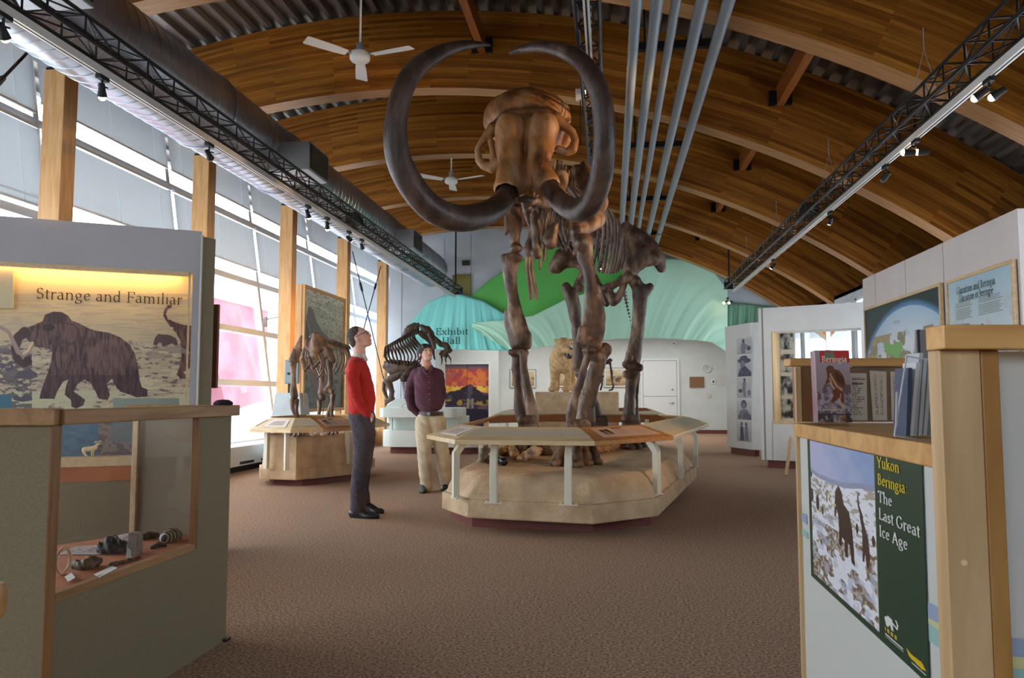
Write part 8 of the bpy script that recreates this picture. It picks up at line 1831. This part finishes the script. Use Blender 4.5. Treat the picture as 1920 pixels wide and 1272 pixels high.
# --- man in plum shirt, facing the viewer, hands behind his back, looking up to the right
YP = 8.98
def pp(px, py, r, dy=0.0): return B(px, py, YP+dy, r)
R2 = thing('person', 'dark-haired man in a plum shirt and khaki trousers, hands behind his back', 'person', (A(812, 922, 'z', 0).x, YP, 0))
H1 = D(798, 664, YP)
hd2 = Matrix.Rotation(radians(-50), 3, 'Z') @ Matrix.Rotation(radians(-22), 3, 'Y')    # face (+X) towards the viewer, a little to the right, and raised
def hq(x, y, z): return H1+hd2 @ Vector((x, y, z))
def face(hp, RH): return [('+', 'e', (hp(-0.012, 0, 0.028), (0.094, 0.074, 0.088), RH), 0), ('+', 'e', (hp(0.042, 0, -0.030), (0.050, 0.055, 0.074), RH), 0.035), ('+', 'p', [(hp(0.050, -0.020, -0.085), 0.020), (hp(0.068, 0, -0.090), 0.022), (hp(0.050, 0.020, -0.085), 0.020)], 0.02),
        ('+', 'p', [(hp(0.088, 0, 0.008), 0.008), (hp(0.108, 0, -0.026), 0.012), (hp(0.094, 0, -0.034), 0.011)], 0.014), ('+', 'p', [(hp(0.086, -0.018, -0.058), 0.007), (hp(0.091, 0, -0.057), 0.009), (hp(0.086, 0.018, -0.058), 0.007)], 0.008), ('+', 'p', [(hp(0.084, -0.016, -0.071), 0.007), (hp(0.088, 0, -0.072), 0.009), (hp(0.084, 0.016, -0.071), 0.007)], 0.007), ('-', 'p', [(hp(0.100, -0.022, -0.0645), 0.0035), (hp(0.102, 0.022, -0.0645), 0.0035)], 0.003),
        ('+', 'p', [(hp(0.080, -0.034, 0.030), 0.010), (hp(0.084, 0, 0.026), 0.010), (hp(0.080, 0.034, 0.030), 0.010)], 0.012), ('-', 'e', (hp(0.092, -0.030, 0.010), (0.018, 0.016, 0.011), RH), 0.010), ('-', 'e', (hp(0.092, 0.030, 0.010), (0.018, 0.016, 0.011), RH), 0.010), ('+', 'e', (hp(-0.006, -0.076, -0.012), (0.019, 0.008, 0.031), RH), 0.004), ('+', 'e', (hp(-0.006, 0.076, -0.012), (0.019, 0.008, 0.031), RH), 0.004)]
b2 = face(hq, hd2)+[('+', 'p', [(hq(-0.030, 0, -0.055), 0.055), pp(800, 684, 9.5, 0.02), pp(800, 694, 8, 0.03)], 0.02), ('+', 'p', [pp(800, 706, 11, 0.02), pp(802, 740, 17), pp(806, 765, 15)], 0.02),
     ('+', 'p', [pp(806, 770, 13), pp(795, 820, 9, -0.02), pp(797, 880, 7), pp(800, 910, 6)], 0.02), ('+', 'p', [pp(808, 770, 13), pp(824, 820, 8, 0.06), pp(832, 880, 7, 0.15), pp(836, 905, 6, 0.18)], 0.02),
     ('+', 'p', [pp(781, 706, 7, 0.04), pp(771, 722, 6, 0.07), pp(768, 742, 5.5, 0.11), pp(773, 762, 5.5, 0.17), pp(784, 772, 5, 0.2), pp(800, 766, 5, 0.24)], 0.02), ('+', 'p', [pp(820, 706, 7, 0.04), pp(826, 722, 6, 0.07), pp(828, 742, 5, 0.12), pp(822, 760, 5, 0.2), pp(803, 768, 5, 0.26)], 0.02)]
for k in range(4): b = pp(800, 766, 1, 0.27)[0]+Vector((0, 0.0, -0.012*k)); b2.append(('+', 'p', [(b, 0.009), (b+Vector((0.035, 0.012, -0.004)), 0.008), (b+Vector((0.058-0.004*k, 0.0, -0.008)), 0.007)], 0.004))
b2.append(('+', 'p', [(pp(800, 764, 1, 0.25)[0], 0.011), (pp(797, 760, 1, 0.27)[0], 0.009), (pp(800, 757, 1, 0.28)[0], 0.008)], 0.005))
sdf(b2, 0.0065, pad=0.01).build('body', skin, R2)
hr([('+', 'e', (hq(-0.020, 0, 0.040), (0.106, 0.094, 0.096), hd2), 0), ('+', 'e', (hq(-0.050, 0, -0.015), (0.060, 0.080, 0.065), hd2), 0.02), ('+', 'p', [(hq(0.070, -0.045, 0.068), 0.018), (hq(0.078, 0.0, 0.072), 0.018), (hq(0.066, 0.045, 0.070), 0.018)], 0.02), ('-', 'e', (hq(0.110, 0.004, -0.030), (0.078, 0.066, 0.078), hd2), 0.008), ('-', 'e', (hq(0.0, -0.09, -0.035), (0.030, 0.03, 0.040), hd2), 0.006), ('-', 'e', (hq(0.0, 0.09, -0.035), (0.030, 0.03, 0.040), hd2), 0.006), ('-', 'e', (hq(0.01, 0, -0.12), (0.12, 0.14, 0.05), hd2), 0.01)], R2, 'hair', hair, noise=0.003, nf=90)
m_ = MB(); m_.smooth = True
for s in (-1, 1): m_.ball(hq(0.0755, s*0.030, 0.010), 0.0085, 10, 8)
m_.build('eyes', mat('dark_eye_brown', rgb((60, 44, 38)), 0.2), R2)
m_ = MB(); m_.smooth = True
for s in (-1, 1): m_.tube([hq(0.088, s*0.016, 0.030), hq(0.089, s*0.030, 0.034), hq(0.080, s*0.044, 0.031)], 0.0035, 6)
m_.build('eyebrows', hair, R2)
lipm = mat('lip_skin', rgb((170, 96, 88)), 0.5)
m_ = MB(); m_.smooth = True; m_.tube([hq(0.090, -0.021, -0.0640), hq(0.0975, 0, -0.0635), hq(0.090, 0.021, -0.0640)], 0.0048, 6); m_.build('lips', lipm, R2)
m_ = MB(); m_.smooth = True; m_.tube([hp(0.090, -0.021, -0.0640), hp(0.0975, 0, -0.0635), hp(0.090, 0.021, -0.0640)], 0.0048, 6); m_.build('lips', lipm, R1)
sh = [('+', 'p', [pp(800, 700, 15, 0.02), pp(800, 715, 23, 0.01), pp(801, 738, 24), pp(804, 748, 25), pp(806, 755, 22.5)], 0), ('+', 'p', [pp(794, 758, 13, 0.01), pp(817, 758, 13, 0.01)], 0.03), ('+', 'p', [pp(782, 702, 11, 0.03), pp(818, 702, 11, 0.03)], 0.05),
      ('+', 'p', [pp(779, 704, 11, 0.04), pp(771, 722, 10, 0.07), pp(768, 742, 9, 0.11), pp(773, 764, 9, 0.17), pp(784, 775, 7, 0.2)], 0.022), ('+', 'p', [pp(822, 704, 10.5, 0.04), pp(826, 722, 9, 0.07), pp(828, 742, 8.5, 0.12), pp(822, 762, 7.5, 0.2)], 0.022),
      ('-', 'p', [pp(801, 678, 10, -0.02), pp(801, 690, 9, -0.02)], 0.008)]
wrinkle(sh, 0.009, 0.008, 21, 'shirt', plum, R2)
for k in range(5):
    c_ = D(803.5+0.5*k, 706+11*k, YP-0.165-0.006*k); m_ = MB(); m_.lathe([(0.006, -0.004), (0.006, 0.004)], c_, 8, 'y'); m_.build('button', mat('shirt_button', rgb((150, 120, 130)), 0.4), R2)
wrinkle([('+', 'p', [pp(792, 689, 2.2, -0.02), pp(796, 696, 2.6, -0.09), pp(801, 703, 2.0, -0.12)], 0), ('+', 'p', [pp(810, 688, 2.2, -0.02), pp(808, 695, 2.6, -0.09), pp(803, 702, 2.0, -0.12)], 0.003), ('+', 'p', [pp(792, 688, 2.2, 0.0), pp(800, 685, 3.0, 0.07), pp(810, 687, 2.2, 0.0)], 0.006)], 0.006, 0.0005, 60, 'shirt_collar', plum, R2)
kt = [('+', 'p', [pp(799, 786, 15.5, 0.0), pp(817, 786, 15.5, 0.02)], 0), ('+', 'p', [pp(796, 792, 17.5, 0.0), pp(795, 820, 16, -0.02), pp(796, 850, 13.5, -0.02), pp(797, 880, 12, -0.01), pp(800, 912, 11, 0.0)], 0.03), ('+', 'p', [pp(819, 792, 17, 0.03), pp(824, 820, 14.5, 0.06), pp(829, 850, 13, 0.10), pp(832, 880, 11.5, 0.15), pp(836, 906, 10.5, 0.18)], 0.03)]
wrinkle(kt, 0.009, 0.006, 27, 'trousers', khaki, R2)
m_ = MB(); m_.smooth = True; cB = pp(808, 774, 24)[0]; zB = D(808, 776, YP).z
m_ = MB(); n = 28; vs = []
for zz, k in ((zB-0.022, 1.0), (zB+0.022, 1.0)):
    for j in range(n): a = 2*pi*j/n; vs.append((cB.x+0.148*cos(a), cB.y+0.128*sin(a)+0.01, zz))
m_.add(vs, [(j, (j+1) % n, n+(j+1) % n, n+j) for j in range(n)]+[tuple(range(n))[::-1], tuple(range(n, 2*n))]); m_.build('belt', mat('brown_leather', rgb((60, 34, 30)), 0.4), R2)
MB().box((cB.x-0.02, cB.y-0.126, zB-0.016), (cB.x+0.02, cB.y-0.116, zB+0.016)).build('buckle', steel, R2)
a = A(800, 917, 'z', 0); shoe_(R2, (a.x-0.01, YP+0.05, 0), (a.x+0.07, YP-0.21, 0), 0.048, greyshoe, laces=True)
a = D(836, 912, YP+0.2); shoe_(R2, (a.x-0.01, YP+0.26, 0), (a.x+0.02, YP+0.0, 0), 0.048, shoe)
